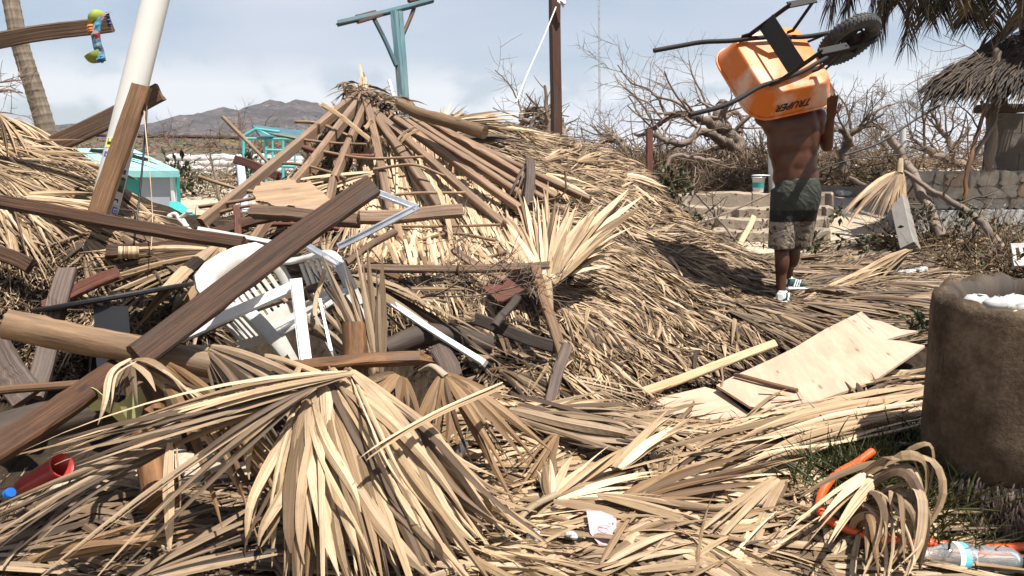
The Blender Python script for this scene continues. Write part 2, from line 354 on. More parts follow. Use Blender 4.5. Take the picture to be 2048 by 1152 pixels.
M['rubber'] = plain('black_rubber', (.020, .020, .021), rough=.75, dirt=(.11, .10, .085), damt=.5, bumps=.3, bsc=90, dsc=16)
M['leaf_green'] = straw('green_leaf', [(0, (.025, .05, .012)), (.5, (.05, .085, .02)), (1, (.10, .125, .035))], weather=(.12, .10, .03), wamt=.3, transl=.25, rough=.5)
M['grass'] = straw('green_grass', [(0, (.03, .06, .012)), (.6, (.06, .11, .022)), (1, (.13, .16, .05))], weather=(.2, .17, .07), wamt=.3, transl=.25, rough=.5)
M['dead_leaf'] = straw('dead_leaf', [(0, (.05, .032, .02)), (.3, (.13, .086, .052)), (.55, (.25, .175, .105)), (.8, (.37, .28, .18)), (.92, (.16, .14, .06)), (1, (.50, .42, .30))], wamt=.3, transl=.1)

# ------------------------------------------------------------------ terrain
def sstep(a, b, x):
    t = np.clip((np.asarray(x, float) - a) / (b - a), 0, 1); return t * t * (3 - 2 * t)
def fbm(x, y, sc, seed=0, octv=4):
    r = np.random.default_rng(seed); z = 0; a = 1
    for k in range(octv):
        for _ in range(3):
            th = r.uniform(0, 2 * PI); ph = r.uniform(0, 6.28); z = z + a * np.sin((x * math.cos(th) + y * math.sin(th)) * sc * 6.28 + ph) / 3
        sc *= 1.93; a *= .55
    return z
def ground_z(x, y):
    g = .02 + .30 * sstep(4.5, 8.6, y) + .50 * sstep(8.4, 12.6, y) + .10 * sstep(13, 30, y)
    left = sstep(-.5, -3.0, x) * sstep(6.0, 9, y)
    g = g * (1 - left) + left * (.55 + .3 * sstep(9, 24, y))
    return g + .02 * fbm(x, y, .35, 3)
# control points of the debris / collapsed roof surface: (px, py, depth) in the photograph
CP_ = [(715, 172, 6.5), (900, 236, 7.2), (1040, 268, 7.6), (1200, 297, 8.0), (1285, 345, 8.0), (1330, 420, 7.8),
 (1000, 420, 5.7), (900, 520, 5.0), (1100, 560, 4.8), (1200, 480, 6.0), (1300, 470, 6.8), (1400, 480, 7.2), (1130, 350, 7.0), (1060, 420, 6.0),
 (1300, 600, 5.3), (1200, 700, 4.3), (1100, 760, 3.8), (1500, 560, 6.6), (1540, 600, 6.25), (1450, 680, 5.0), (1350, 760, 4.2), (1250, 820, 3.75),
 (1700, 560, 6.7), (1880, 545, 7.3), (1850, 640, 5.3), (1700, 640, 5.4), (1600, 720, 4.6), (1800, 760, 4.0), (1500, 840, 3.5),
 (1000, 900, 3.1), (1100, 1000, 2.75), (1200, 1150, 2.4), (1700, 1150, 2.45), (1500, 1000, 2.85), (1800, 950, 2.95), (1000, 1140, 2.42), (1350, 900, 3.2),
 (850, 430, 5.7), (800, 350, 6.05), (700, 300, 6.35), (640, 300, 6.6), (600, 420, 6.0), (740, 480, 5.3), (820, 540, 4.8),
 (560, 720, 4.5), (850, 640, 4.5), (940, 760, 3.85), (700, 640, 4.6), (400, 600, 4.3), (300, 550, 4.5), (450, 520, 4.8),
 (100, 600, 4.35), (20, 600, 4.3), (100, 480, 4.6), (100, 380, 4.8), (100, 300, 5.0), (0, 240, 5.0), (165, 330, 5.2), (225, 390, 5.1), (280, 450, 5.0), (200, 440, 4.75), (10, 720, 4.1),
 (150, 720, 4.1), (200, 900, 3.5), (200, 1110, 2.62), (20, 1000, 2.9), (640, 920, 3.35), (640, 1110, 2.6), (400, 830, 3.9), (400, 1020, 2.88), (830, 1000, 2.93), (250, 790, 4.0), (820, 820, 3.95)]
cpw = P(*np.array(CP_, float).T)
EX_ = np.array([(-5, 1.6, .25), (0, 1.6, .02), (3, 1.6, .02), (6, 2.5, .05), (5, 5.5, .2), (6, 8, .35), (-2.6, 7.0, .55), (-1.2, 7.6, .6), (-4, 6.8, .7), (-6, 5, 1.0), (-6, 8, .6), (0, 9.4, .7), (2, 9, .5), (3.6, 8.5, .38), (-2, 9.5, .6), (-1.1, 6.5, .62), (-1.6, 5.6, .75), (1.5, 10.5, .75)])
CW = np.vstack([cpw, EX_])
def tps(r2): return np.where(r2 > 1e-12, .5 * r2 * np.log(np.maximum(r2, 1e-12)), 0)
_n = len(CW); _A = np.zeros((_n + 3, _n + 3)); _d = CW[:, None, :2] - CW[None, :, :2]
_A[:_n, :_n] = tps((_d ** 2).sum(-1)) + np.eye(_n) * .015; _A[:_n, _n] = 1; _A[:_n, _n + 1:] = CW[:, :2]; _A[_n:, :_n] = _A[:_n, _n:].T
_wt = np.linalg.solve(_A, np.r_[CW[:, 2], 0, 0, 0])
GX0, GX1, GY0, GY1, GS = -6.0, 7.0, 1.0, 11.0, .05
gxs = np.arange(GX0, GX1 + 1e-6, GS); gys = np.arange(GY0, GY1 + 1e-6, GS)
GXX, GYY = np.meshgrid(gxs, gys, indexing='ij')
def rbf(x, y):
    out = np.zeros(x.size); xf = x.ravel(); yf = y.ravel()
    for i in range(0, x.size, 4000):
        a = xf[i:i + 4000]; b = yf[i:i + 4000]
        out[i:i + 4000] = tps((a[:, None] - CW[:, 0]) ** 2 + (b[:, None] - CW[:, 1]) ** 2) @ _wt[:_n] + _wt[_n] + _wt[_n + 1] * a + _wt[_n + 2] * b
    return out.reshape(x.shape)
S_ = rbf(GXX, GYY)
fade = sstep(9.6, 8.2, GYY) * sstep(-5.8, -5.0, GXX) * sstep(6.5, 5.0, GXX) * sstep(1.0, 1.7, GYY)
G_ = ground_z(GXX, GYY)
S_ = np.maximum(G_ + .004, G_ * (1 - fade) + S_ * fade)
S_ = S_ + fade * (.036 * fbm(GXX, GYY, .8, 8) + .026 * fbm(GXX, GYY, 2.4, 9, 2))
S_ = np.where(S_ < G_ + .03, G_ - .02, S_)
def bil(A, x, y):
    fx = np.clip((np.asarray(x, float) - GX0) / GS, 0, len(gxs) - 1.001); fy = np.clip((np.asarray(y, float) - GY0) / GS, 0, len(gys) - 1.001)
    i = fx.astype(int); j = fy.astype(int); u = fx - i; v = fy - j
    return A[i, j] * (1 - u) * (1 - v) + A[i + 1, j] * u * (1 - v) + A[i, j + 1] * (1 - u) * v + A[i + 1, j + 1] * u * v
def surf(x, y):
    x = np.asarray(x, float); y = np.asarray(y, float)
    inside = (x > GX0) & (x < GX1) & (y > GY0) & (y < GY1)
    return np.where(inside, np.maximum(bil(S_, x, y), bil(G_, x, y)), ground_z(x, y))
_gx, _gy = np.gradient(S_, GS)
def surfn(x, y):
    return norm(np.stack([-bil(_gx, x, y), -bil(_gy, x, y), np.ones(np.shape(x))], -1))
def hit(px, py, dmax=14.0, step=.025):
    px = np.atleast_1d(np.asarray(px, float)); py = np.atleast_1d(np.asarray(py, float))
    res = np.full(px.shape, dmax); done = np.zeros(px.shape, bool)
    for d in np.arange(1.5, dmax, step):
        act = ~done
        if not act.any(): break
        p = P(px[act], py[act], d); below = p[:, 2] < surf(p[:, 0], p[:, 1])
        idx = np.where(act)[0][below]; res[idx] = d; done[idx] = True
    return P(px, py, res), res, done

# ground sheet: fine near the camera, reaching past the hills
def axis(lims):
    out = [];
    for a, b, s in lims: out += list(np.arange(a, b, s))
    return np.array(out + [lims[-1][1]])
ax_ = axis([(-1500, -200, 130), (-200, -40, 20), (-40, -8, 2), (-8, 9, .25), (9, 40, 2), (40, 200, 20), (200, 1500, 130)])
ay_ = axis([(-60, 0, 6), (0, 16, .25), (16, 60, 1.5), (60, 200, 14), (200, 1600, 140)])
gx, gy = np.meshgrid(ax_, ay_, indexing='ij')
gz = ground_z(gx, gy)
def grid_faces(n, m):
    i = np.arange(n - 1)[:, None] * m; j = np.arange(m - 1)[None]
    return np.stack([i + j, i + m + j, i + m + j + 1, i + j + 1], -1).reshape(-1, 4)
m, nt, b, out = new_mat('sandy_ground'); t = nd(nt, 'ShaderNodeTexCoord')
a1 = noise(nt, t.outputs['Object'], 1.3, 8.0, .62); a2 = noise(nt, t.outputs['Object'], 40.0, 4.0, .7)
c_ = mix(nt, ramp(nt, a1, [(.35, 0.0), (.62, 1.0)]), (.40, .34, .26), (.30, .24, .175))
c_ = mix(nt, ramp(nt, a2, [(.52, 0.0), (.66, .7)]), c_, (.17, .13, .09))
setp(nt, b, col=c_, rough=.95, spec=.2, normal=bump(nt, a2, .6, .02)); M['ground'] = m
MB().add(np.stack([gx, gy, gz], -1), grid_faces(len(ax_), len(ay_))).build('ground', M['ground'], base=(0, 0, 0), smooth=True, kind='structure')
# leaf underlay coloured near-black, painting deep shade into gaps and hollows of the debris
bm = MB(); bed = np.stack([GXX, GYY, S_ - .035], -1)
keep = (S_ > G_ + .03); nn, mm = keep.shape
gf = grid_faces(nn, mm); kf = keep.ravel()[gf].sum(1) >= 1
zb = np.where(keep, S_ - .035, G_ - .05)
m, nt, b, out = new_mat('gap_shade_leaf'); t = nd(nt, 'ShaderNodeTexCoord')
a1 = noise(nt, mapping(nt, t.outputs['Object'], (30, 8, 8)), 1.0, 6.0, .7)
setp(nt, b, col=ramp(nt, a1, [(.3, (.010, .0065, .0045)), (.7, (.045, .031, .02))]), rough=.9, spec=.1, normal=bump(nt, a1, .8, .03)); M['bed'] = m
bm.add(np.stack([GXX, GYY, zb], -1), gf[kf]).build('gap_shade_underlay', M['bed'], base=(0, 0, 0), smooth=True, kind='stuff')

# hills (far)
m, nt, b, out = new_mat('scrub_hillside'); t = nd(nt, 'ShaderNodeTexCoord')
a1 = noise(nt, t.outputs['Object'], .035, 8.0, .62); a2 = noise(nt, t.outputs['Object'], .22, 6.0, .7)
c_ = mix(nt, ramp(nt, a1, [(.38, 0.0), (.62, 1.0)]), (.045, .036, .034), (.105, .083, .076))
c_ = mix(nt, ramp(nt, a2, [(.42, .9), (.50, 0.0)]), c_, (.022, .02, .014))
c_ = mix(nt, ramp(nt, a2, [(.62, 0.0), (.70, .9)]), c_, (.40, .35, .31))
setp(nt, b, col=c_, rough=1.0, spec=.05, normal=bump(nt, a2, .8, 4.0)); M['hill'] = m
def ridge(name, sky_pts, dist, depth, seed, amp):
    xs = np.linspace(sky_pts[0][0], sky_pts[-1][0], 150); yy = np.interp(xs, [p[0] for p in sky_pts], [p[1] for p in sky_pts])
    crest = P(xs, yy, np.full(xs.shape, float(dist))); top = crest[:, 2]; rows = []
    K = 34
    for k in range(K):
        f = k / (K - 1) * 1.6
        sh = np.where(f <= 1, f ** 1.15, 1 - (f - 1) * 1.2)
        y = crest[:, 1] - depth * (1 - f); x = crest[:, 0] * (y / crest[:, 1]) if False else crest[:, 0]
        z = np.maximum(top, 1.0) * sh + amp * fbm(x, y, 1 / 150, seed, 6) * min(f, 1) * .55 + 1.6 * fbm(x, y, 1 / 22, seed + 1, 4) * min(f, 1)
        rows.append(np.stack([x, y, z - 1.0], -1))
    MB().add(np.array(rows), grid_faces(K, len(xs))[:, ::-1]).build(name, M['hill'], base=(0, 0, 0), smooth=True, kind='structure')
ridge('hill', [(-500, 300), (-150, 262), (30, 258), (110, 250), (150, 246), (215, 256), (290, 248), (330, 241), (380, 228), (420, 214), (440, 209), (472, 215), (500, 211), (545, 201), (575, 205), (605, 200), (640, 207), (680, 224), (730, 243), (800, 262), (880, 282), (960, 300), (1060, 318)], 780, 330, 4, 9)

# embankment with scrub and the whitewashed rock wall on the left
ex = P(np.linspace(-60, 700, 60), np.full(60, 275.), np.full(60, 34.0)); K = 26; rows = []
for k in range(K):
    f = k / (K - 1); y = 25.5 + 10 * f; z = .75 + (ex[:, 2] - .75) * np.minimum(f * 1.15, 1) ** .8 - max(0, f - .9) * 8
    rows.append(np.stack([ex[:, 0], y + .25 * fbm(ex[:, 0], z * 3, .4, 5), z + .12 * fbm(ex[:, 0], y * 1.0, .5, 6)], -1))
m, nt, b, out = new_mat('rocky_scrub_bank'); t = nd(nt, 'ShaderNodeTexCoord')
vo = nd(nt, 'ShaderNodeTexVoronoi', {'Vector': t.outputs['Object'], 'Scale': 3.0}); a2 = noise(nt, t.outputs['Object'], 4.0, 7.0, .7)
c_ = mix(nt, ramp(nt, a2, [(.36, 0.0), (.64, 1.0)]), (.06, .052, .036), (.20, .16, .115)); c_ = mix(nt, .5, c_, mix(nt, 1.0, c_, vo.outputs['Color'], 'MULTIPLY'))
setp(nt, b, col=c_, rough=1.0, spec=.1, normal=bump(nt, vo.outputs['Distance'], 1.0, .25)); M['bank'] = m
MB().add(np.array(rows), grid_faces(K, 60)[:, ::-1]).build('embankment', M['bank'], base=(0, 0, 0), smooth=True, kind='structure')
th = thing('rock_wall', P(420, 375, 24.5), 'low wall of whitewashed rubble stone below the scrubby brown bank', 'wall')
M['white_rock'] = plain('whitewashed_rock', (.44, .43, .42), rough=.9, var=.2, scale=5, dirt=(.25, .23, .21), damt=.6, bumps=.6, bsc=14, dsc=2.4)
core = MB(); A_ = P(300, 345, 24.9); B_ = P(600, 345, 24.9); boxbeam(core, A_, B_, 1.15, .3, face=(0, -1, 0)); core.build('wall_core', M['concrete'], th)
stones = []
for k in range(4):
    mb = MB(); ell(mb, (0, 0, 0), (.28 + .05 * (k % 2), .14, .13), nu=9, nv=6); mb.v = [v * (1 + rng.normal(0, .12, v.shape)) for v in mb.v]
    stones.append(mb.mesh('stone', M['white_rock'], smooth=True))
for i in range(20):
    for j in range(6):
        o = bpy.data.objects.new('stone', stones[(i * 7 + j * 3) % 4]); C.objects.link(o); o.parent = th
        w = P(345 + i * 13.0 + (j % 2) * 6 + rng.uniform(-2, 2), 318 + j * 11 + rng.uniform(-2, 2), 24.66 + j * -.03)
        o.location = w - np.array(th['_w']); o.rotation_euler = (rng.uniform(-.2, .2), rng.uniform(-.3, .3), rng.uniform(-.2, .2)); o['_w'] = list(map(float, w))
mb = MB(); boxbeam(mb, P(120, 266, 33), P(500, 279, 30), .10, .10, seg=10, warp=.03)
mb.build('rail', M['dark_wood'], label='long thin dark rail running along the top of the scrubby bank', cat='rail')
mb = MB(); boxbeam(mb, P(330, 378, 20), P(520, 384, 19), .16, .5, seg=10, face=(0, -1, .2)); mb.build('kerb_strip', M['concrete'], label='low concrete kerb at the foot of the whitewashed wall', cat='kerb')

# steps and stone wall on the right
STP = thing('stone_steps', P(1450, 485, 9.1), 'four worn stone steps half buried under dry brush beyond the thatch', 'steps')
lines = [(461, 485, 9.45), (437, 461, 9.85), (414, 437, 10.25), (387, 414, 10.65)]
for y0, y1, d in lines:
    x = 1368 + (485 - y1) * -.1
    x = 1352
    while x < 1655:
        w = rng.uniform(55, 95); a = P(x, y0, d); bb = P(min(x + w - 2, 1660), y0, d)
        h = (y1 - y0) / FPX * d + .06; mb = MB(); z0 = a[2] + rng.uniform(-.012, .012)
        A_ = np.array([a[0], a[1] + .22, z0 - h / 2]); B_ = np.array([bb[0], bb[1] + .22 + rng.uniform(-.02, .02), z0 - h / 2])
        boxbeam(mb, A_, B_, h, .46 + rng.uniform(-.02, .04), face=(0, -1, .05), ch=.03, seg=6, warp=.012)
        mb.build('step_stone', M['stone'], STP, smooth=False); x += w
WL = thing('stone_wall', P(1950, 480, 9.6), 'low rubble stone wall with a pale plastered base below the dark hut', 'wall')
A_ = P(1812, 413, 9.75); B_ = P(2300, 411, 9.75); zt = P(1900, 342, 9.6)[2]; zm = P(1900, 421, 9.6)[2]; zb = .3
mb = MB(); boxbeam(mb, (A_[0], A_[1] + .2, (zt + zm) / 2), (B_[0], B_[1] + .2, (zt + zm) / 2), zt - zm - .02, .36, face=(0, -1, 0), seg=4); mb.build('mortar_core', M['mortar'], WL)
mb = MB(); boxbeam(mb, (A_[0] + .1, A_[1] + .12, (zm + zb) / 2), (B_[0], B_[1] + .12, (zm + zb) / 2), zm - zb, .5, face=(0, -1, 0), seg=4)
M['plaster'] = plain('flaking_pale_plaster', (.36, .35, .33), rough=.9, var=.15, dirt=(.14, .13, .12), damt=.75, dsc=2.6, bumps=.4); mb.build('plinth', M['plaster'], WL)
nx, nz = 13, 3; xs0 = np.linspace(A_[0], B_[0], nx + 1); zs0 = np.linspace(zm, zt, nz + 1)
JX = rng.uniform(-.13, .13, (nx + 1, nz + 1)); JZ = rng.uniform(-.06, .06, (nx + 1, nz + 1)); JZ[:, 0] = 0; JZ[:, -1] = rng.uniform(-.03, .02, nx + 1)
yf = A_[1] + .02
M['wall_stone'] = plain('pale_wall_stone', (.38, .335, .27), rough=.9, var=.22, scale=9, dirt=(.2, .165, .125), damt=.5, bumps=.6, bsc=30, dsc=5)
M['stone_tan'] = plain('tan_stone', (.40, .30, .21), rough=.9, var=.22, scale=9, dirt=(.24, .16, .11), damt=.5, bumps=.6, bsc=30, dsc=5)
for i in range(nx):
    for j in range(nz):
        c4 = np.array([(xs0[a] + JX[a, c], zs0[c] + JZ[a, c]) for a, c in ((i, j), (i + 1, j), (i + 1, j + 1), (i, j + 1))])
        ring = []
        for k in range(4):
            p, q = c4[k], c4[(k + 1) % 4]; ring += [p * .8 + q * .2, p * .5 + q * .5 + rng.normal(0, .012, 2), p * .2 + q * .8]
        ring = np.array(ring); ce = ring.mean(0); mb = MB(); dp = rng.uniform(.0, .05); rings = []
        for s, dy in ((.985, .1), (.98, -.006 - dp * .3), (.94, -.018 - dp * .35), (.75, -.022 - dp * .4)):
            r = ce + (ring - ce) * s; rings.append(np.stack([r[:, 0], np.full(12, yf + dy) + rng.normal(0, .006, 12), r[:, 1]], -1))
        loft(mb, rings[::-1]); mb.build('stone', M['stone_tan'] if rng.random() < .25 else M['wall_stone'], WL)

# dark hut with thatched eave, right
HUT = thing('thatched_hut', P(2100, 335, 11.5), 'dark concrete block hut with a sagging thatched eave and open upper side', 'hut')
M['hut_thatch'] = straw('shade_darkened_thatch', [(0, (.02, .014, .01)), (.4, (.05, .034, .022)), (.8, (.10, .072, .048)), (1, (.16, .122, .085))], wamt=.4, transl=.04)  # colour darkened to carry the palm shade over the eave
M['hut_wall'] = plain('dark_block_wall', (.11, .092, .075), rough=.95, var=.2, dirt=(.07, .06, .05), damt=.6, bumps=.4, bsc=25, dsc=2)
def slab(mb, x0, x1, y0, y1, z0, z1, m=0, ch=.008):
    boxbeam(mb, ((x0 + x1) / 2, (y0 + y1) / 2, z0), ((x0 + x1) / 2, (y0 + y1) / 2, z1), x1 - x0, y1 - y0, face=(0, -1, 0), ch=ch, seg=2, warp=0, m=m); return mb
w0 = P(1978, 335, 11.5); w1 = P(2400, 214, 11.5); ztop = P(1978, 226, 11.5)[2]
for r_ in range(5):
    zz0 = .6 + (ztop - .6) * r_ / 5; zz1 = .6 + (ztop - .6) * (r_ + 1) / 5 - .008; x = w0[0] + (.22 if r_ % 2 else 0) - .02
    first = True
    while x < w1[0]:
        xe = x + .44; mb = MB(); slab(mb, x if not first else w0[0], xe - .008, w0[1] + rng.uniform(0, .006), w0[1] + .18, zz0, zz1); mb.build('wall_block', M['hut_wall'], HUT); x = xe; first = False
mb = MB(); slab(mb, w0[0] + .01, w1[0] - .01, w0[1] + .03, w0[1] + .15, .6, ztop - .01); mb.build('wall_core', M['mortar'], HUT)
mb = MB(); slab(mb, P(1968, 222, 11.4)[0], P(2046, 222, 11.4)[0], w0[1] - .06, w0[1] + .3, ztop + .003, ztop + .12); mb.build('ledge', M['dark_wood'], HUT)
for (xa, ya, xb, yb, d, w) in ((2003, 218, 2001, 95, 11.45, .13), (2200, 218, 2200, 60, 11.5, .13)):
    mb = MB(); boxbeam(mb, P(xa, ya, d), P(xb, yb, d), w, .1, face=(0, -1, 0)); mb.build('post', M['dark_wood'], HUT)
mb = MB(); boxbeam(mb, P(1960, 120, 10.6), P(2330, 60, 11.0), .12, .08); mb.build('eave_beam', M['dark_wood'], HUT)
mb = MB(); boxbeam(mb, P(1905, 150, 9.4), P(2120, -20, 12.6), .1, .08); boxbeam(mb, P(2010, 150, 9.4), P(2200, -20, 12.6), .1, .08); mb.build('rafter', M['dark_wood'], HUT)
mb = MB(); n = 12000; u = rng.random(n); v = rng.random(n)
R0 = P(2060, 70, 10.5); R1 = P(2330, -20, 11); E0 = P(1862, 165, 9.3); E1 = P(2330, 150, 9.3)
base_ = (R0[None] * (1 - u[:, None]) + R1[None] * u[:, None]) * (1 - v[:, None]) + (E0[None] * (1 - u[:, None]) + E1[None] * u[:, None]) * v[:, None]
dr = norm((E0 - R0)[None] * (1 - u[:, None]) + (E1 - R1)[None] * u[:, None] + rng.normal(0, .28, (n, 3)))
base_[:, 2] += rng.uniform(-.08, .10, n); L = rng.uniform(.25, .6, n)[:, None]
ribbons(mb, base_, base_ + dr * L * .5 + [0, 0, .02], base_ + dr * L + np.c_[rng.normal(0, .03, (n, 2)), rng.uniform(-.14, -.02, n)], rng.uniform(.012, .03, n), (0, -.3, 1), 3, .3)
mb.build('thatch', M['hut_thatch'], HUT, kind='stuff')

# turquoise pump house, left
PH = thing('pump_house', P(320, 440, 9.8), 'small turquoise masonry pump house with a sloping pale turquoise roof', 'shed')
d0, d1 = 9.0, 11.6
f0 = P(262, 347, d0); f1 = P(357, 341, d0); zr = f1[2]; zf = P(357, 440, d0)[2]
x0, x1 = f0[0] - .42, f1[0] + .03; yb_ = f0[1] + 2.1; zb_ = P(300, 298, d1)[2]; xb1 = P(303, 298, d1)[0]; xb0 = xb1 - .9
tp = np.array([(x0, f0[1] - .05, zr), (x1, f0[1] - .05, zr), (xb1, yb_, zb_), (xb0, yb_, zb_)]); bt = tp - [0, 0, .075]
mb = MB(); dv = np.array(((xb1 - x1), yb_ - f0[1], 0)) * .92; fr4 = np.array([(x0 + .06, f0[1] + .05, zf - .4), (x1 - .045, f0[1] + .05, zf - .4), (x1 - .045, f0[1] + .05, zr - .076), (x0 + .06, f0[1] + .05, zr - .076)]); loft(mb, [fr4, fr4 + dv]); mb.build('wall', M['teal'], PH); mb = MB()
mb.add(np.vstack([tp, bt]), [(0, 1, 2, 3), (7, 6, 5, 4), (0, 4, 5, 1), (1, 5, 6, 2), (2, 6, 7, 3), (3, 7, 4, 0)]); mb.build('roof', M['teal_roof'], PH)
g0 = P(278, 352, d0)[0]; g1 = P(338, 352, d0)[0]; dz0 = P(300, 433, d0)[2]; dz1 = P(300, 354, d0)[2]
mb = MB(); slab(mb, g0, g1, f0[1] + .01, f0[1] + .06, dz0, dz1); mb.build('door', plain('grey_door', (.33, .345, .37), rough=.5, var=.05), PH)
mb = MB(); slab(mb, g1 + .002, g1 + .05, f0[1] - .01, f0[1] + .07, dz0, dz1 + .04); slab(mb, g0 - .02, g1, f0[1] - .012, f0[1] + .066, dz1 + .002, dz1 + .04); mb.build('door_frame', M['white_paint'], PH)
a = P(347, 402, d0 - .05); bq = P(400, 440, d0 - 1.2); mb = MB()
tp = np.array([(a[0] - .04, a[1], a[2]), (a[0] + .07, a[1], a[2] - .01), (bq[0] + .02, bq[1], bq[2]), (bq[0] - .34, bq[1], bq[2])]); bt = tp.copy(); bt[:, 2] = zf - .4
mb.add(np.vstack([tp, bt]), [(0, 1, 2, 3), (7, 6, 5, 4), (0, 4, 5, 1), (1, 5, 6, 2), (2, 6, 7, 3), (3, 7, 4, 0)][::1]); mb.build('ramp_wall', M['teal'], PH)
mb = MB(); boxbeam(mb, P(402, 470, 7.9), P(560, 474, 7.9), .16, .9, face=(0, -1, .3), seg=5); mb.build('concrete_slab', M['plaster'], label='pale grey slab edge lying below the pump house behind the beams', cat='slab')

# turquoise steel play frame behind the roof
FR = thing('steel_frame', P(530, 345, 15), 'turquoise steel frame with a small pitched top standing before the hills', 'frame')
def bar(name, a, b_, r, mat, parent, **k): mb = MB(); tube(mb, [a, (np.asarray(a) + b_) / 2, b_], r, 6); return mb.build(name, mat, parent, smooth=True, **k)
D_ = 14.5
for xx in (487, 532, 566): bar('post', P(xx, 430 if xx > 500 else 345, D_), P(xx, 276, D_), .028, M['teal_steel'], FR)
for xx in (500, 545, 590): bar('post', P(xx, 400, D_ + 1.4), P(xx, 280, D_ + 1.4), .022, M['teal_steel'], FR)
for (a, b_) in (((482, 275), (512, 258)), ((512, 258), (540, 272)), ((484, 277), (600, 279)), ((532, 300), (600, 302)), ((512, 258), (560, 264)), ((500, 330), (590, 334))): bar('rail', P(*a, D_), P(*b_, D_), .03, M['teal_steel'], FR)
mb = MB(); boxbeam(mb, P(512, 262, D_), P(620, 272, D_ + .6), .5, .03, face=(0, -.5, 1)); mb.build('roof_panel', M['blue_dark'], FR)
mb = MB(); tube(mb, [P(395, 432, 9.4), P(420, 432, 9.3), P(455, 425, 9.3)], .012, 6); tube(mb, [P(420, 445, 9.3), P(427, 415, 9.3)], .012, 6); tube(mb, [P(427, 415, 9.3), P(470, 412, 9.3)], .012, 6); mb.build('bent_rail', M['teal_steel'], smooth=True, label='thin turquoise rail bent low beside the longest left rafter', cat='rail')
mb = MB(); tube(mb, [P(480, 322, 9.6), P(488, 400, 9.3), P(492, 460, 9.1)], [.05, .05, .05], 8); mb.build('painted_post', plain('blue_white_post', (.5, .52, .62), rough=.6, dirt=(.02, .04, .2), damt=.9, dsc=5), smooth=True, label='blue and white painted post half hidden behind the long left rafter', cat='post')

# cars far on the right
def car(px, py, d, wpx, mat, label):
    c = P(px, py, d); w = wpx / FPX * d; t = thing('parked_car', (c[0], c[1], ground_z(c[0], c[1])), label, 'car'); z = float(t['_w'][2]); h = w * .40
    pr = [(-.5, .16), (-.48, .38), (-.40, .46), (-.28, .52), (-.16, .80), (.22, .82), (.38, .55), (.48, .50), (.5, .18)]
    mb = MB(); rings = []
    for yy, sc in ((-.2, .94), (-.18, 1), (.18, 1), (.2, .94)): rings.append([(c[0] + x * w * sc, c[1] + yy * w * 1.0, z + zz * h * 1.1) for x, zz in pr])
    loft(mb, rings); mb.build('body', mat, t, smooth=False)
    mb = MB(); q = [(-.25, .54), (-.16, .76), (.20, .78), (.33, .56)]
    loft(mb, [[(c[0] + x * w, c[1] + yy * w, z + zz * h * 1.1) for x, zz in q] for yy in (-.212, -.20)]); mb.build('side_window', plain('car_glass', (.02, .025, .03), rough=.1), t)
    for s in (-.31, .31):
        mb = MB(); ax = np.array(((1, 0, 0), (0, 0, 1), (0, 1, 0))); lathe(mb, [(.02, -.03), (.085, -.03), (.095, 0), (.085, .03), (.02, .03)], (0, 0, 0), 14, ax=ax); mb.v = [v * w + np.array((c[0] + s * w, c[1] - .19 * w, z + .095 * w)) for v in mb.v]; mb.build('wheel', M['rubber'], t)
car(1906, 322, 36, 62, plain('dark_car_paint', (.03, .035, .045), rough=.3), 'dark parked car seen through bare branches above the stone wall')
car(1738, 336, 30, 70, plain('white_car_paint', (.6, .61, .62), rough=.35), 'white parked car buried in dry brush right of the man')

# masts and posts
mb = MB(); boxbeam(mb, P(1112, 420, 9.5), P(1110.5, -60, 9.3), .112, .11, face=(.3, -1, 0), seg=14, warp=.008); PO = mb.build('wooden_post', M['post_wood'], base=P(1112, 420, 9.5), label='tall square dark brown post rising behind the thatch ridge', cat='post')
mb = MB(); boxbeam(mb, P(1118, -4, 9.2), P(1131, 8, 9.2), .05, .03); boxbeam(mb, P(1116, 2, 9.2), P(1127, 14, 9.2), .02, .02); mb.build('bracket', M['aluminium'], PO)
MA = thing('radio_mast', P(1199, 330, 34), 'slender grey lattice radio mast rising into the sky behind the thatch', 'mast')
for k in range(3):
    o_ = np.array([math.cos(k * 2.1) * .035, math.sin(k * 2.1) * .035, 0]); bar('mast_leg', P(1200, 345, 34) + o_, P(1197, -60, 34) + o_, .019, M['aluminium'], MA)
mb = MB(); z0, z1 = P(1200, 335, 34), P(1197, -60, 34)
for k in range(70):
    a, b_ = z0 + (z1 - z0) * k / 70, z0 + (z1 - z0) * (k + 1) / 70; s = .035 if k % 2 else -.035
    tube(mb, [a + [s, 0, 0], (a + b_) / 2, b_ + [-s, 0, 0]], .014, 4, caps=False)
mb.build('lattice', M['aluminium'], MA, kind='stuff')
mb = MB(); boxbeam(mb, P(1299, 345, 10.5), P(1298, 258, 10.5), .082, .06, face=(.2, -1, 0)); mb.build('metal_post', M['red_wood'], label='short red-brown square post standing in the brush by the gnarled tree', cat='post')
TP = thing('blue_post', P(805, 260, 7.6), 'leaning faded blue timber post with a tilted crossbeam above the roof peak', 'post')
mb = MB(); boxbeam(mb, P(808, 260, 7.6), P(789, 22, 7.6), .062, .062, face=(-.3, -1, 0), seg=8); mb.build('upright', M['blue_wood'], TP)
mb = MB(); boxbeam(mb, P(815, 262, 7.67), P(800, 24, 7.67), .05, .07, face=(.5, -1, 0), seg=8); mb.build('upright', M['blue_wood'], TP)
mb = MB(); boxbeam(mb, P(675, 48, 7.3), P(868, 0, 7.9), .045, .05, face=(0, -1, .3), jag=.03); mb.build('crossbeam', M['blue_dark'], TP)
mb = MB(); boxbeam(mb, P(712, 45, 7.32), P(800, 19, 7.75), .03, .06, face=(0, -1, -.2), jag=.05); boxbeam(mb, P(712, 34, 7.5), P(752, 24, 7.6), .04, .03); boxbeam(mb, P(817, 2, 7.8), P(850, -4, 7.9), .05, .04); mb.build('splintered_batten', M['dark_wood'], TP)
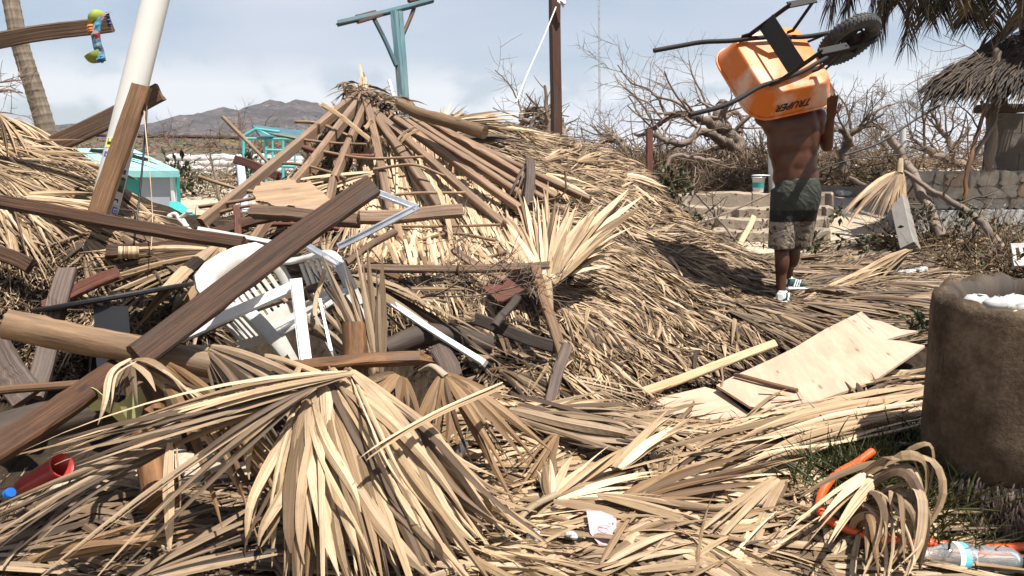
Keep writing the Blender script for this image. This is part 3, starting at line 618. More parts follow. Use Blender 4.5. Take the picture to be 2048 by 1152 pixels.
mb = MB(); boxbeam(mb, P(746, 32, 7.5), P(793, 131, 7.55), .038, .04, face=(.4, -1, 0)); mb.build('brace', M['blue_dark'], TP)
mb = MB(); boxbeam(mb, P(828, 15, 7.8), P(801, 84, 7.7), .035, .03, face=(-.4, -1, 0)); mb.build('brace', M['brown_wood'], TP, label='brown unpainted brace')
mb = MB(); boxbeam(mb, P(777, 160, 7.4), P(788, 192, 7.4), .03, .02); mb.build('white_stick', M['white_paint'], label='short white stick poking up beside the blue post foot', cat='stick')
WP = MB(); tube(WP, [P(1806, 345, 9.9), P(1806, 253, 9.9)], .036, 14); WP.build('white_pipe', M['white_pvc'], smooth=True, label='upright white pipe standing above the dead frond by the wall', cat='pipe')
WP = MB(); tube(WP, [P(1549, 420, 11), P(1546, 300, 11)], .07, 14); WP.build('white_pillar', M['white_pvc'], smooth=True, label='short white pillar partly hidden behind the man', cat='pillar')

# ------------------------------------------------------------------ thatch laid on the debris surface
def inpoly(x, y, poly):
    c = np.zeros(x.shape, bool); n = len(poly)
    for i in range(n):
        x1, y1 = poly[i]; x2, y2 = poly[(i + 1) % n]
        c ^= ((y1 > y) != (y2 > y)) & (x < (x2 - x1) * (y - y1) / ((y2 - y1) or 1e-9) + x1)
    return c
def sample_poly(poly, n):
    p = np.array(poly, float); lo, hi = p.min(0), p.max(0); out = np.zeros((0, 2))
    while len(out) < n:
        q = rng.uniform(lo, hi, (n * 2, 2)); out = np.vstack([out, q[inpoly(q[:, 0], q[:, 1], poly)]])
    return out[:n]
def dirfield(arrows):
    a = np.array(arrows, float); p0, _, _ = hit(a[:, 0], a[:, 1]); s = 26 / np.hypot(a[:, 2], a[:, 3])
    p1, _, _ = hit(a[:, 0] + a[:, 2] * s, a[:, 1] + a[:, 3] * s); return a[:, :2], p0, norm(p1 - p0)
def scatter(mb, poly, n, arrows, L, Wd, jit=.22, lift=.03, sink=.02, fold=.25, segs=3, curl=.25, tipup=(-.01, .03), twist=.5, clump=0.0):
    ap, ap0, ad = dirfield(arrows); s = sample_poly(poly, n)
    if clump:
        k = max(int(n * clump), 1); s[k:] = s[rng.integers(0, k, n - k)] + rng.normal(0, 7, (n - k, 2))
    pw, dd, ok = hit(s[:, 0], s[:, 1]); s = s[ok]; pw = pw[ok]; n = len(s)
    w = 1 / (((s[:, None] - ap) ** 2).sum(-1) + 400) ** 1.5
    D = norm((w[..., None] * ad).sum(1)); N = surfn(pw[:, 0], pw[:, 1])
    D = norm(D - N * (D * N).sum(-1, keepdims=True)); Sd = np.cross(N, D)
    ja = rng.normal(0, jit, n) + .26 * fbm(pw[:, 0], pw[:, 1], 1.3, 21, 3)
    D = D * np.cos(ja)[:, None] + Sd * np.sin(ja)[:, None]; Sd = np.cross(N, D)
    Ln = rng.uniform(*L, n)[:, None] * np.clip(rng.normal(1, .15, n), .5, 1.6)[:, None]
    P0 = pw - D * Ln * .45 - N * sink * rng.uniform(.2, 1.2, n)[:, None]
    P2 = pw + D * Ln * .55; z2 = surf(P2[:, 0], P2[:, 1]); P2[:, 2] = np.where(np.abs(P2[:, 2] - z2) < .4, P2[:, 2] * .35 + z2 * .65, P2[:, 2])
    P2 = P2 + N * rng.uniform(*tipup, n)[:, None] + Sd * rng.normal(0, curl * .12, n)[:, None] * Ln
    P1 = (P0 + P2) / 2 + N * (lift * rng.uniform(.2, 1.3, n))[:, None] + Sd * rng.normal(0, curl * .15, n)[:, None] * Ln
    NN = norm(N + rng.normal(0, .35, (n, 3)))
    ribbons(mb, P0, P1, P2, rng.uniform(*Wd, n), NN, segs, fold, twist=rng.normal(0, twist, n))
    return mb

def fanlitter(mb, poly, count, arrows, L=(.3, .65), W=(.016, .03), jit=.5, ns=(9, 18), spread=(.18, .55), lift=.03, tip=(-.005, .04), off=.0):
    """loose fan leaves lying on the surface: ribbons that share a base"""
    ap, ap0, ad = dirfield(arrows); s = sample_poly(poly, count); pw, dd, ok = hit(s[:, 0], s[:, 1]); s = s[ok]; pw = pw[ok]
    w = 1 / (((s[:, None] - ap) ** 2).sum(-1) + 400) ** 1.5; D = norm((w[..., None] * ad).sum(1)); N = surfn(pw[:, 0], pw[:, 1]); D = norm(D - N * (D * N).sum(-1, keepdims=True))
    for i in range(len(s)):
        k = int(rng.integers(*ns)); n_ = N[i]; S = np.cross(n_, D[i]); a0 = rng.normal(0, jit); sp = rng.uniform(*spread); a = a0 + np.linspace(-sp, sp, k) + rng.normal(0, .05, k)
        dv = np.cos(a)[:, None] * D[i] + np.sin(a)[:, None] * S; ln = rng.uniform(*L) * rng.uniform(.7, 1.1, k)[:, None]; up = rng.uniform(.4, 1.3)
        b = pw[i] - D[i] * ln.mean() * .4 + n_ * (off + rng.uniform(.005, .03)); zb = surf(b[0], b[1]); b[2] = max(b[2], zb + .01)
        E = b + dv * ln; ze = surf(E[:, 0], E[:, 1]); E[:, 2] = ze * .8 + E[:, 2] * .2; E = E + n_ * rng.uniform(*tip, k)[:, None]; mid = (b + E) / 2; zm_ = surf(mid[:, 0], mid[:, 1]); mid[:, 2] = np.maximum(mid[:, 2], zm_) ; mid = mid + n_ * (lift * up + rng.normal(0, .012, k)[:, None])
        ribbons(mb, np.repeat(b[None], k, 0) + S * np.linspace(-.012, .012, k)[:, None], mid, E, rng.uniform(*W, k) * (1 if rng.random() < .7 else 1.3), norm(np.repeat(n_[None], k, 0) + rng.normal(0, .25, (k, 3))), 6, .45, [.35, .8, 1, .9, .7, .4, .08], rng.normal(0, .4, k))
    return mb

ROOF = thing('collapsed_roof', P(715, 300, 6.4), 'large round thatched roof collapsed into a cone of bare rafters and grey brown thatch', 'thatched roof')
RIGHT = [(870, 225), (1040, 255), (1200, 285), (1300, 345), (1340, 420), (1440, 470), (1560, 545), (1560, 640), (1480, 720), (1250, 800), (1130, 800), (1080, 700), (1110, 560), (1010, 420), (930, 330)]
AR = [(1000, 300, 1, .16), (1150, 320, 1, .14), (1260, 350, 1, .28), (1150, 400, 1, .3), (1230, 440, 1, .42), (1330, 440, 1, .45), (1180, 560, 1, .42), (1300, 560, 1, .5), (1400, 520, 1, .28), (1500, 560, 1, .45), (1250, 680, .8, .9), (1350, 660, 1, .85), (1450, 640, 1, .72), (1160, 700, .55, 1), (1200, 780, .7, 1), (1420, 720, .9, 1), (1530, 620, 1, .5)]
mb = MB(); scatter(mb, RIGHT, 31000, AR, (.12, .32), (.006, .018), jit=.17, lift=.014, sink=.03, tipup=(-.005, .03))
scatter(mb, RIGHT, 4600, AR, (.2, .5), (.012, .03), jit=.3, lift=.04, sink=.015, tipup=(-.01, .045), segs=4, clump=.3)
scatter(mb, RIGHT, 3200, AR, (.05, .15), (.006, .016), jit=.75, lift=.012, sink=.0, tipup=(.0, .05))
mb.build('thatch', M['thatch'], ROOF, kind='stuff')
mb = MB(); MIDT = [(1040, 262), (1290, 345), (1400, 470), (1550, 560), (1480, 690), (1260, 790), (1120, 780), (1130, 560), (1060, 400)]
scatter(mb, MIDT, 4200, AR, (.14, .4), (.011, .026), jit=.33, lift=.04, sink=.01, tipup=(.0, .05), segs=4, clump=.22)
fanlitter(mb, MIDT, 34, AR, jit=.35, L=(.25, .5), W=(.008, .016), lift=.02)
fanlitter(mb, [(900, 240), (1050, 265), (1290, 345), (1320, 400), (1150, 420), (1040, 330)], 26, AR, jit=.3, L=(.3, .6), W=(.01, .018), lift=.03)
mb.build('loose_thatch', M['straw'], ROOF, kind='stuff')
# pale inner thatch seen between the bare rafters
INNER = [(735, 240), (800, 260), (1010, 420), (1080, 545), (1000, 580), (800, 560), (740, 500), (690, 440), (680, 340)]
AI = [(760, 300, .25, 1), (850, 400, .35, 1), (950, 480, .5, 1), (760, 450, .0, 1), (1000, 540, .45, 1), (700, 360, -.2, 1)]
mb = MB(); scatter(mb, INNER, 3000, AI, (.45, .95), (.015, .034), jit=.07, lift=.03, sink=.008, tipup=(-.01, .02), fold=.2, segs=6, curl=.10)
scatter(mb, INNER, 260, AI, (.25, .5), (.010, .02), jit=.5, lift=.04, sink=.0, tipup=(-.01, .04), fold=.3, segs=4)
mb.build('inner_thatch', M['straw_pale'], ROOF, kind='stuff')
LEFTIN = [(600, 330), (720, 215), (735, 260), (700, 420), (640, 480), (500, 470), (530, 420)]
mb = MB(); scatter(mb, LEFTIN, 1500, [(620, 350, -.7, 1), (700, 300, -.2, 1), (560, 430, -1, .5)], (.25, .6), (.012, .028), jit=.55, lift=.06, sink=.04)
mb.build('torn_thatch', M['straw_grey'], ROOF, kind='stuff')
# ridge tufts round the peak
mb = MB(); n = 300; uq = rng.random(n); a = P(685 + uq * 125, 172 + uq * 38 + rng.normal(0, 6, n), rng.uniform(6.4, 6.8, n)); dr = norm(np.stack([rng.normal(.35, .8, n), rng.normal(-.2, .4, n), rng.normal(-.38, .22, n)], -1))
L = rng.uniform(.08, .26, n)[:, None]; ribbons(mb, a, a + dr * L * .5 + [0, 0, .03], a + dr * L, rng.uniform(.01, .025, n), norm(rng.normal(0, 1, (n, 3)) + [0, -1, 1]), 3, .3)
mb.build('peak_thatch', M['straw_grey'], ROOF, kind='stuff')

def pbeam(name, x1, y1, d1, x2, y2, d2, wpx, h, mat, label=None, cat=None, parent=None, face=None, jag=.012, jagA=None, seg=16, warp=.007, tilt=0.0, group=None):
    A = P(x1, y1, d1); B = P(x2, y2, d2); w = wpx / FPX * (d1 + d2) / 2; mid = (A + B) / 2
    if face is None: face = norm(np.array((0, 0, CAMH)) - mid) + np.array((0, 0, tilt))
    mb = MB(); boxbeam(mb, A, B, w, h, face, jag=jag, jagA=jagA, seg=seg, warp=warp)
    return mb.build(name, M[mat], parent, base=(A if parent is None else None), label=label, cat=cat, group=group)
def plog(name, pts, rpx, mat, label=None, cat=None, parent=None, sides=14, rough=.05, n=None, group=None):
    pts = np.array(pts, float); w = P(pts[:, 0], pts[:, 1], pts[:, 2]); q = spline(w, n or max(8, len(pts) * 5)) if len(w) > 2 else np.linspace(w[0], w[1], n or 10)
    r = np.interp(np.linspace(0, 1, len(q)), np.linspace(0, 1, len(pts)), np.broadcast_to(rpx, (len(pts),)) / FPX * pts[:, 2])
    mb = MB(); tube(mb, q, r, sides, rough=rough); return mb.build(name, M[mat], parent, base=(w[0] if parent is None else None), smooth=True, label=label, cat=cat, group=group)
# rafters and battens
RAF = [(722, 186, 6.55, 402, 446, 5.4, 15, .075), (728, 196, 6.5, 592, 362, 5.75, 15, .075), (592, 362, 5.75, 505, 485, 5.25, 14, .07), (735, 200, 6.45, 668, 360, 5.75, 13, .07), (668, 360, 5.75, 632, 500, 5.3, 13, .07),
       (731, 198, 6.45, 784, 420, 5.5, 15, .07), (784, 420, 5.5, 812, 525, 5.15, 15, .07), (745, 222, 6.4, 880, 415, 5.55, 17, .07), (880, 415, 5.55, 985, 565, 5.0, 18, .07)]
for r in RAF: pbeam('rafter', *r, 'tan_wood', parent=ROOF, face=(-.15, -.55, 1), jag=.015)
for r in [(752, 228, 6.40, 1015, 455, 5.42, 15, .06), (775, 228, 6.45, 1042, 418, 5.62, 14, .06), (800, 234, 6.52, 1072, 410, 5.80, 13, .06), (822, 238, 6.60, 1090, 402, 5.95, 12, .06), (885, 262, 6.6, 1115, 398, 5.95, 14, .09), (1010, 440, 5.38, 1092, 524, 5.08, 16, .06), (846, 244, 6.80, 1180, 400, 6.25, 11, .06)]:
    pbeam('rafter', *r, 'tan_wood', parent=ROOF, face=(-.1, -.6, 1), jag=.02)
def batten(pts, r=4.2, mat='stick'):
    pts = [(x + rng.normal(0, 5), y + rng.normal(0, 5), d) for x, y, d in pts]; return plog('batten', pts, [r, r * .9] + [r * .85] * (len(pts) - 2), mat, parent=ROOF, sides=7, rough=.14)
for pts in [[(590, 243, 6.3), (640, 258, 6.25), (690, 268, 6.2)], [(555, 270, 6.1), (640, 285, 6.05), (735, 302, 6.0)], [(552, 322, 5.95), (605, 330, 5.85), (668, 340, 5.8), (690, 352, 5.75)], [(640, 300, 6.0), (740, 318, 5.85), (850, 312, 5.8)], [(760, 342, 5.75), (830, 338, 5.7), (885, 350, 5.65)],
            [(405, 348, 5.8), (470, 375, 5.7), (540, 390, 5.6)], [(395, 412, 5.6), (470, 405, 5.5), (560, 382, 5.5)], [(740, 396, 5.6), (830, 394, 5.5), (935, 391, 5.45)], [(770, 452, 5.4), (880, 457, 5.3), (1005, 446, 5.2)], [(700, 510, 5.3), (830, 525, 5.1), (930, 520, 5.0), (1020, 503, 4.95)], [(450, 238, 6.1), (500, 280, 6.0), (545, 330, 5.9)], [(420, 432, 5.5), (520, 418, 5.45), (610, 442, 5.4)], [(820, 478, 5.2), (900, 470, 5.2), (985, 482, 5.1)]]: batten(pts, rng.uniform(2.8, 4.4))
batten([(588, 290, 6.1), (650, 308, 6.0), (760, 318, 5.9)], 5.5, 'red_wood'); batten([(510, 450, 5.5), (600, 452, 5.4), (690, 455, 5.35)], 5, 'red_wood')
pbeam('torn_lath', 640, 205, 6.1, 742, 278, 6.0, 9, .02, 'pale_wood', parent=ROOF, jag=.03, jagA=.12)
pbeam('torn_lath', 728, 255, 6.0, 746, 242, 6.0, 8, .015, 'pale_wood', parent=ROOF)
pbeam('torn_lath', 800, 283, 5.9, 838, 258, 5.9, 6, .012, 'pale_wood', parent=ROOF); pbeam('torn_lath', 795, 278, 5.95, 830, 252, 5.95, 5, .012, 'pale_wood', parent=ROOF)
pbeam('torn_lath', 880, 382, 5.35, 905, 490, 5.1, 10, .015, 'pale_wood', parent=ROOF); pbeam('torn_lath', 745, 440, 5.3, 800, 530, 5.1, 14, .02, 'pale_wood', parent=ROOF)

# ------------------------------------------------------------------ the leaning left roof
LR = thing('fallen_thatch', P(120, 500, 4.7), 'shaggy thatched roof slumped at the left under long loose palm leaves', 'thatched roof')
mb = MB(); LOW = [(-60, 470), (120, 470), (230, 520), (210, 640), (150, 760), (40, 790), (-60, 800)]
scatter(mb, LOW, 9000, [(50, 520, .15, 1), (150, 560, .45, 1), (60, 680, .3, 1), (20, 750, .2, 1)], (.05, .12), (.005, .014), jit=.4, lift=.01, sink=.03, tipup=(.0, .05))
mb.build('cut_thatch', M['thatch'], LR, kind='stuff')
mb = MB(); UP = [(-60, 225), (70, 270), (150, 300), (200, 350), (250, 420), (340, 475), (250, 500), (120, 480), (-60, 480)]
AU = [(30, 280, .9, .5), (150, 320, 1, .2), (280, 350, 1, .75), (340, 420, .9, .7), (100, 400, 1, .5), (30, 380, .8, .7), (230, 440, 1, .35), (380, 460, 1, .6), (60, 460, .7, .6)]
scatter(mb, UP, 4400, AU, (.2, .55), (.011, .028), jit=.32, lift=.05, sink=.03, tipup=(-.03, .05), segs=4, clump=.25)
fanlitter(mb, UP, 60, AU, jit=.5, L=(.3, .7), W=(.01, .02), lift=.05, tip=(-.02, .06))
mb.build('loose_thatch', M['straw'], LR, kind='stuff')
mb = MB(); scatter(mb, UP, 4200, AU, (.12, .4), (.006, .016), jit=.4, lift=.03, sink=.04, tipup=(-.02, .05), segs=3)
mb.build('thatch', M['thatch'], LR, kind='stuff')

# ------------------------------------------------------------------ loose palm litter all over the ground
mb = MB()
AF = [(1100, 850, 1, .1), (1250, 900, 1, .25), (1400, 880, 1, -.4), (1600, 860, 1, -.22), (1750, 820, 1, -.28), (1500, 950, 1, -.3), (1150, 1000, 1, -.2), (1300, 1020, 1, .12), (1500, 1060, 1, -.05), (1650, 1000, 1, -.3), (1100, 1130, 1, .05), (1300, 1140, 1, -.1), (1600, 1140, 1, -.3), (850, 960, 1, .1), (950, 1050, 1, .15), (300, 1050, 1, -.3), (100, 1000, 1, -.35), (500, 1080, 1, -.4), (150, 1120, 1, -.3), (1000, 840, 1, .3), (1850, 1000, .7, -.6)]
FG = [(720, 980), (800, 900), (950, 830), (1130, 790), (1260, 800), (1420, 850), (1660, 800), (1860, 740), (1900, 900), (1880, 1180), (740, 1180)]
scatter(mb, FG, 3300, AF, (.2, .6), (.009, .028), jit=.30, lift=.025, sink=.015, tipup=(-.01, .035), segs=4, clump=.16)
scatter(mb, FG, 480, AF, (.25, .6), (.014, .03), jit=.7, lift=.06, sink=.0, tipup=(-.01, .07), segs=6, curl=.9, twist=1.1)
fanlitter(mb, [(950, 860), (1280, 850), (1560, 860), (1860, 780), (1880, 1160), (880, 1170), (800, 960)], 95, AF)
mb.build('palm_litter', M['straw'], base=(0, 0, 0), kind='stuff', label='straw coloured palm leaf litter covering the foreground', cat='palm litter')
mb = MB(); scatter(mb, FG, 2400, AF, (.1, .34), (.006, .018), jit=.55, lift=.015, sink=.02, tipup=(-.01, .025))
scatter(mb, [(-40, 1000), (250, 990), (480, 1000), (760, 960), (760, 1180), (-40, 1180)], 1300, AF, (.2, .6), (.008, .024), jit=.5, lift=.03, sink=.015, tipup=(-.01, .05), segs=5, clump=.3)  # lower-left litter: darker leaf colour stands in for shade here
MIDG = [(200, 470), (460, 480), (700, 520), (1080, 560), (1110, 790), (1000, 820), (960, 720), (800, 650), (560, 610), (420, 650), (250, 690), (180, 650)]
AM = [(320, 520, -1, .25), (300, 600, 1, .2), (450, 640, 1, .4), (900, 650, 1, .6), (1000, 720, 1, .5), (700, 760, 1, .2), (850, 760, 1, .3)]
scatter(mb, MIDG, 3600, AM, (.14, .5), (.007, .022), jit=.6, lift=.03, sink=.03, tipup=(-.02, .05), segs=4, clump=.3)
fanlitter(mb, MIDG, 40, AM, jit=.9); fanlitter(mb, [(-40, 1010), (500, 1000), (900, 940), (900, 1170), (-40, 1170)], 26, AF)
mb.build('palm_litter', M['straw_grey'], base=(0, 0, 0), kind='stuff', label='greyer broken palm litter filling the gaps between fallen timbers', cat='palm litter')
mb = MB(); RB = [(1540, 500), (1760, 480), (1860, 470), (1950, 520), (1860, 640), (1840, 690), (1700, 630), (1560, 690), (1500, 660)]
ARB = [(1600, 550, 1, -.3), (1700, 540, 1, -.25), (1800, 540, 1, .05), (1700, 600, 1, .12), (1800, 620, 1, .25), (1580, 640, 1, .5), (1900, 540, 1, .05)]
scatter(mb, RB, 5200, ARB, (.16, .55), (.009, .024), jit=.24, lift=.03, sink=.03, tipup=(-.015, .03), clump=.3, segs=4)
fanlitter(mb, RB, 46, ARB, jit=.3, L=(.35, .8), lift=.02)
mb.build('palm_litter', M['straw_grey'], base=(0, 0, 0), kind='stuff', label='flattened palm leaves strewn in front of the walking man and the plywood', cat='palm litter')

# ------------------------------------------------------------------ timbers and logs, each a thing
pbeam('beam', -40, 88, 4.4, 222, 46, 4.55, 31, .05, 'brown_wood', 'brown beam jutting from the upper left corner with a bikini top hung on it', 'beam')
pbeam('beam', 80, 305, 5.1, 322, 184, 5.15, 36, .05, 'brown_wood', 'brown beam leaning up from the left thatch behind the white pole', 'beam', tilt=.2)
pbeam('board', 283, 172, 4.6, 188, 452, 4.45, 40, .045, 'orange_wood', 'orange brown board with knots leaning in front of the white pole', 'board', face=(-.15, -1, .1))
pbeam('beam', -40, 400, 4.15, 490, 487, 4.15, 25, .06, 'dark_wood', 'long dark red-brown beam crossing the left thatch below the white pole', 'beam', tilt=.25)
pbeam('beam', 744, 370, 3.45, 268, 716, 2.72, 50, .05, 'dark_wood', 'thick dark beam slanting across the white plastic chair', 'beam', face=(.1, -1, .15), seg=14)
pbeam('beam', 240, 738, 2.85, -60, 935, 2.2, 50, .05, 'dark_wood', 'dark beam running into the lower left corner under the peeled log', 'beam', face=(.1, -1, .2))
plog('log', [(12, 648, 2.75), (130, 672, 2.8), (300, 705, 2.88), (480, 742, 2.98)], [30, 30, 28, 26], 'log', 'thick peeled light brown log with a cut end at the left', 'log')
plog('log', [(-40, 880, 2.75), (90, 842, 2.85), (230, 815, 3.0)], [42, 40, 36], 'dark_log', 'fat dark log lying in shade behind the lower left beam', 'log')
pbeam('plank', 138, 540, 3.75, 62, 800, 3.35, 37, .05, 'grey_wood', 'grey weathered plank standing behind the peeled log', 'plank', jag=.03, face=(.3, -1, .1))
pbeam('board', 240, 545, 4.0, 85, 612, 3.9, 27, .03, 'red_wood', 'red-brown board behind the black table at the left', 'board', tilt=.6)
pbeam('beam', -40, 488, 4.0, 62, 535, 4.0, 30, .05, 'dark_wood', 'short dark beam end sticking in from the left edge over cut thatch', 'beam')
pbeam('plank', -30, 665, 3.3, 55, 800, 3.2, 60, .05, 'grey_wood', 'dark brown plank end at the left edge below the peeled log', 'plank', face=(.2, -1, .3))
pbeam('lath', -20, 785, 2.95, 262, 755, 3.05, 15, .03, 'orange_wood', 'thin orange brown lath lying level under the grey plank foot', 'lath', tilt=.5)
plog('post', [(282, 760, 2.95), (300, 860, 2.8), (322, 1010, 2.6)], [34, 36, 34], 'bark_log', 'stripped reddish brown post standing behind the drooping front fronds', 'post', rough=.08)
plog('stump', [(707, 648, 3.10), (713, 760, 3.04)], [23, 27], 'bark_log', 'short sawn-off brown post stump in front of an upright frond', 'post', rough=.06)
pbeam('board', 355, 678, 3.4, 640, 570, 3.5, 17, .03, 'brown_wood', 'narrow brown board running under the white window frame', 'board', tilt=.3)
pbeam('beam', 505, 425, 4.55, 720, 440, 4.45, 24, .06, 'brown_wood', 'split brown beam under the torn plywood piece', 'beam', tilt=.5, jagA=.03)
pbeam('beam', 718, 434, 4.4, 925, 424, 4.5, 26, .05, 'tan_wood', 'short level brown beam behind the bent aluminium strip', 'beam', tilt=.4)
pbeam('lath', 725, 540, 4.2, 1100, 532, 4.2, 16, .03, 'brown_wood', 'long narrow brown lath lying level across the middle of the pile', 'lath', tilt=.5)
pbeam('board', 790, 462, 4.3, 690, 525, 4.15, 14, .03, 'brown_wood', 'small brown board slanting beside the bent aluminium strip', 'board', tilt=.3)
pbeam('plank', 1072, 535, 4.1, 1122, 712, 3.75, 23, .03, 'orange_wood', 'red-brown stained plank standing against the front of the thatch slope', 'plank', face=(.5, -1, .4))
pbeam('plank', 1134, 690, 3.72, 1096, 812, 3.45, 23, .03, 'grey_wood', 'short dark plank crossing the foot of the red-brown plank', 'plank', face=(.3, -1, .5))
pbeam('board', 498, 738, 2.95, 862, 718, 3.05, 25, .05, 'bark_log', 'rough broken brown board lying in front of the sawn post stump', 'board', tilt=.5, jag=.06, jagA=.08)
pbeam('lath', 525, 715, 3.0, 700, 760, 2.85, 12, .02, 'pale_wood', 'thin pale lath crossing in front of the broken brown board', 'lath', tilt=.5, jag=.04)
pbeam('lath', 645, 540, 3.4, 630, 632, 3.35, 9, .012, 'pale_wood', 'small pale splinter hanging over the chair seat', 'lath')
pbeam('plank', 1060, 318, 6.0, 1059, 415, 5.6, 19, .05, 'grey_wood', 'upright brown plank end with leaf shreds beside the stacked rafters', 'plank', jagA=.05)
plog('log', [(800, 208, 6.2), (840, 228, 6.1), (885, 240, 6.0), (970, 265, 5.85)], [11, 12, 13, 14], 'log', 'curved peeled log resting on top of the roof rafters', 'log')
pbeam('board', 470, 415, 5.0, 482, 485, 4.8, 14, .03, 'red_wood', 'small upright red-brown board before the pale slab', 'board')
pbeam('beam', 360, 480, 5.0, 560, 432, 5.2, 18, .05, 'dark_wood', 'dark beam lying behind the red-brown upright board', 'beam', tilt=.3)
pbeam('beam', 210, 505, 4.45, 410, 488, 4.6, 26, .06, 'dark_wood', 'dark beam wrapped with rope lying under the longest left beam', 'beam', tilt=.3)
mb = MB()
for k in range(14): tube(mb, [P(238 + k * 2.9 + .0, y, d) for y, d in ((494, 4.40), (503, 4.36), (512, 4.37), (516, 4.43))], .006, 6, caps=False)
mb.build('rope_wrap', M['straw_pale'], base=P(258, 505, 4.4), smooth=True, label='pale rope wound round the dark beam on the left', cat='rope')
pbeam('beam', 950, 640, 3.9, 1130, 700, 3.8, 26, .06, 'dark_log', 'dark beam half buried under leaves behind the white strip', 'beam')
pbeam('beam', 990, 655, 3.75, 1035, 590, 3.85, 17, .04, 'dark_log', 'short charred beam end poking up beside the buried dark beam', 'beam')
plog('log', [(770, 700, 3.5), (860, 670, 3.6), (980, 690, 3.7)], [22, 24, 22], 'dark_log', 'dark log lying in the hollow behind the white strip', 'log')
pbeam('plank', 470, 318, 7.0, 560, 352, 6.6, 17, .05, 'red_wood', 'red-brown beam stub behind the longest left rafter', 'beam')
pbeam('board', 905, 500, 4.6, 1010, 560, 4.5, 16, .03, 'tan_wood', 'short tan board lying below the pale inner thatch', 'board', tilt=.4)
pbeam('board', 735, 520, 4.6, 800, 560, 4.5, 13, .03, 'orange_wood', 'short orange board end under the level lath', 'board', tilt=.4)
pbeam('stick', 1480, 492, 8.6, 1508, 432, 8.9, 11, .04, 'pale_wood', 'pale stick leaning against the stone steps', 'stick')
pbeam('plank', 880, 690, 3.5, 905, 760, 3.3, 40, .03, 'grey_wood', 'broken brown plank piece standing below the white strip end', 'plank', jag=.04, jagA=.05)
# red-brown sheet, plywoods
mb = MB(); q = P(np.array([965, 1040, 1085, 1000.]), np.array([575, 540, 560, 605.]), np.array([4.5, 4.6, 4.5, 4.3]))
def sheet(mb, q, th=.012, nrm=None):
    n = norm(np.cross(q[1] - q[0], q[2] - q[0])) if nrm is None else nrm
    n = n * np.sign(n @ (np.array((0, 0, CAMH + 2)) - q[0])); k = len(q)
    vv = np.vstack([q, q - n * th]); c = q.mean(0); vv = np.vstack([vv, c, c - n * th]); a = np.arange(k); b = (a + 1) % k
    d1 = norm(q[1] - q[0]); d2 = np.cross(n, d1); uvv = np.stack([(vv - c) @ d1, (vv - c) @ d2], -1) + 3.3
    t = np.vstack([np.stack([a, b, np.full(k, 2 * k)], -1), np.stack([b + k, a + k, np.full(k, 2 * k + 1)], -1)]); qq = np.stack([b, a, a + k, b + k], -1)
    return mb.add(vv, qq, t, quv=uvv[qq], tuv=uvv[t])
sheet(mb, q); mb.build('painted_sheet', M['red_wood'], label='red-brown painted panel lying under the lath in the middle of the pile', cat='panel')
mb = MB(); px = [(510, 372), (540, 362), (575, 358), (600, 366), (618, 364), (640, 380), (660, 398), (690, 415), (660, 435), (600, 424), (575, 410), (555, 420), (535, 404), (515, 402), (505, 388)]
pj = []
for (xa_, ya_), (xb_, yb_) in zip(px, px[1:] + px[:1]):
    k_ = 6 if xa_ < 600 or ya_ < 400 else 2
    for t_ in range(k_): pj.append((xa_ + (xb_ - xa_) * t_ / k_ + rng.normal(0, 2.6) * (t_ % 2), ya_ + (yb_ - ya_) * t_ / k_ + rng.normal(0, 2.6) * (t_ % 2)))
q = np.array([P(x, y, 5.0 - (y - 358) * .006) for x, y in pj]); sheet(mb, q, .012); mb.build('torn_plywood', M['torn_ply'], label='torn splintered piece of pale plywood caught on the beams', cat='plywood')
def ply(px_d, label, dz=.0, **k):
    q = P(*np.array(px_d, float).T) + [0, 0, dz]; mb = MB(); sheet(mb, q, .012); return mb.build('plywood_sheet', M['plywood'], label=label, cat='plywood', base=q[0])
def plane_pts(pp, pts):
    """depth so that pixel points lie in the plane through three (px,py,d)"""
    a = P(*np.array(pp, float).T); n = np.cross(a[1] - a[0], a[2] - a[0]); c0 = np.array((0, 0, CAMH)); out = []
    for x, y in pts:
        r = P(x, y, 1.0) - c0; out.append((x, y, float(((a[0] - c0) @ n) / (r @ n))))
    return out
PPL = [(1710, 636, 5.05), (1848, 700, 4.3), (1500, 830, 3.55)]
top = [(1722, 632), (1740, 648), (1762, 652), (1800, 668), (1836, 672), (1790, 684), (1772, 690), (1800, 692), (1849, 702), (1745, 775), (1640, 812), (1560, 835), (1500, 826), (1432, 782), (1468, 763), (1540, 730), (1590, 705), (1650, 668)]
ply(plane_pts(PPL, top), 'largest pale plywood sheet with a knot hole lying on the thatch right of centre', .03)
ply(plane_pts(PPL, [(1270, 802), (1410, 770), (1440, 778), (1510, 832), (1420, 836), (1330, 824)]), 'smaller plywood sheet tucked under the largest sheet', -.01)
a_ = plane_pts(PPL, [(1282, 797), (1548, 716), (1468, 768), (1592, 799)])
mb = MB(); boxbeam(mb, P(*a_[0]) + [0, 0, .03], P(*a_[1]) + [0, 0, .075], .045, .03, face=(0, -1, .6)); mb.build('pale_batten', M['pale_wood'], label='long pale batten lying along the upper edge of the plywood', cat='batten')
mb = MB(); boxbeam(mb, P(*a_[2]) + [0, 0, .045], P(*a_[3]) + [0, 0, .045], .022, .018, face=(0, -.4, 1)); mb.build('pale_batten', M['orange_wood'], label='short thin batten lying on the plywood sheet', cat='batten')
pbeam('splinter', 1440, 778, 3.85, 1448, 730, 4.0, 4, .006, 'stick', 'thin broken cane standing across the long pale batten', 'cane')
pbeam('slat', 1320, 672, 4.75, 1560, 632, 5.6, 3, .006, 'stick', 'thin lath lying along the thatch above the plywood', 'lath', tilt=1) if False else None

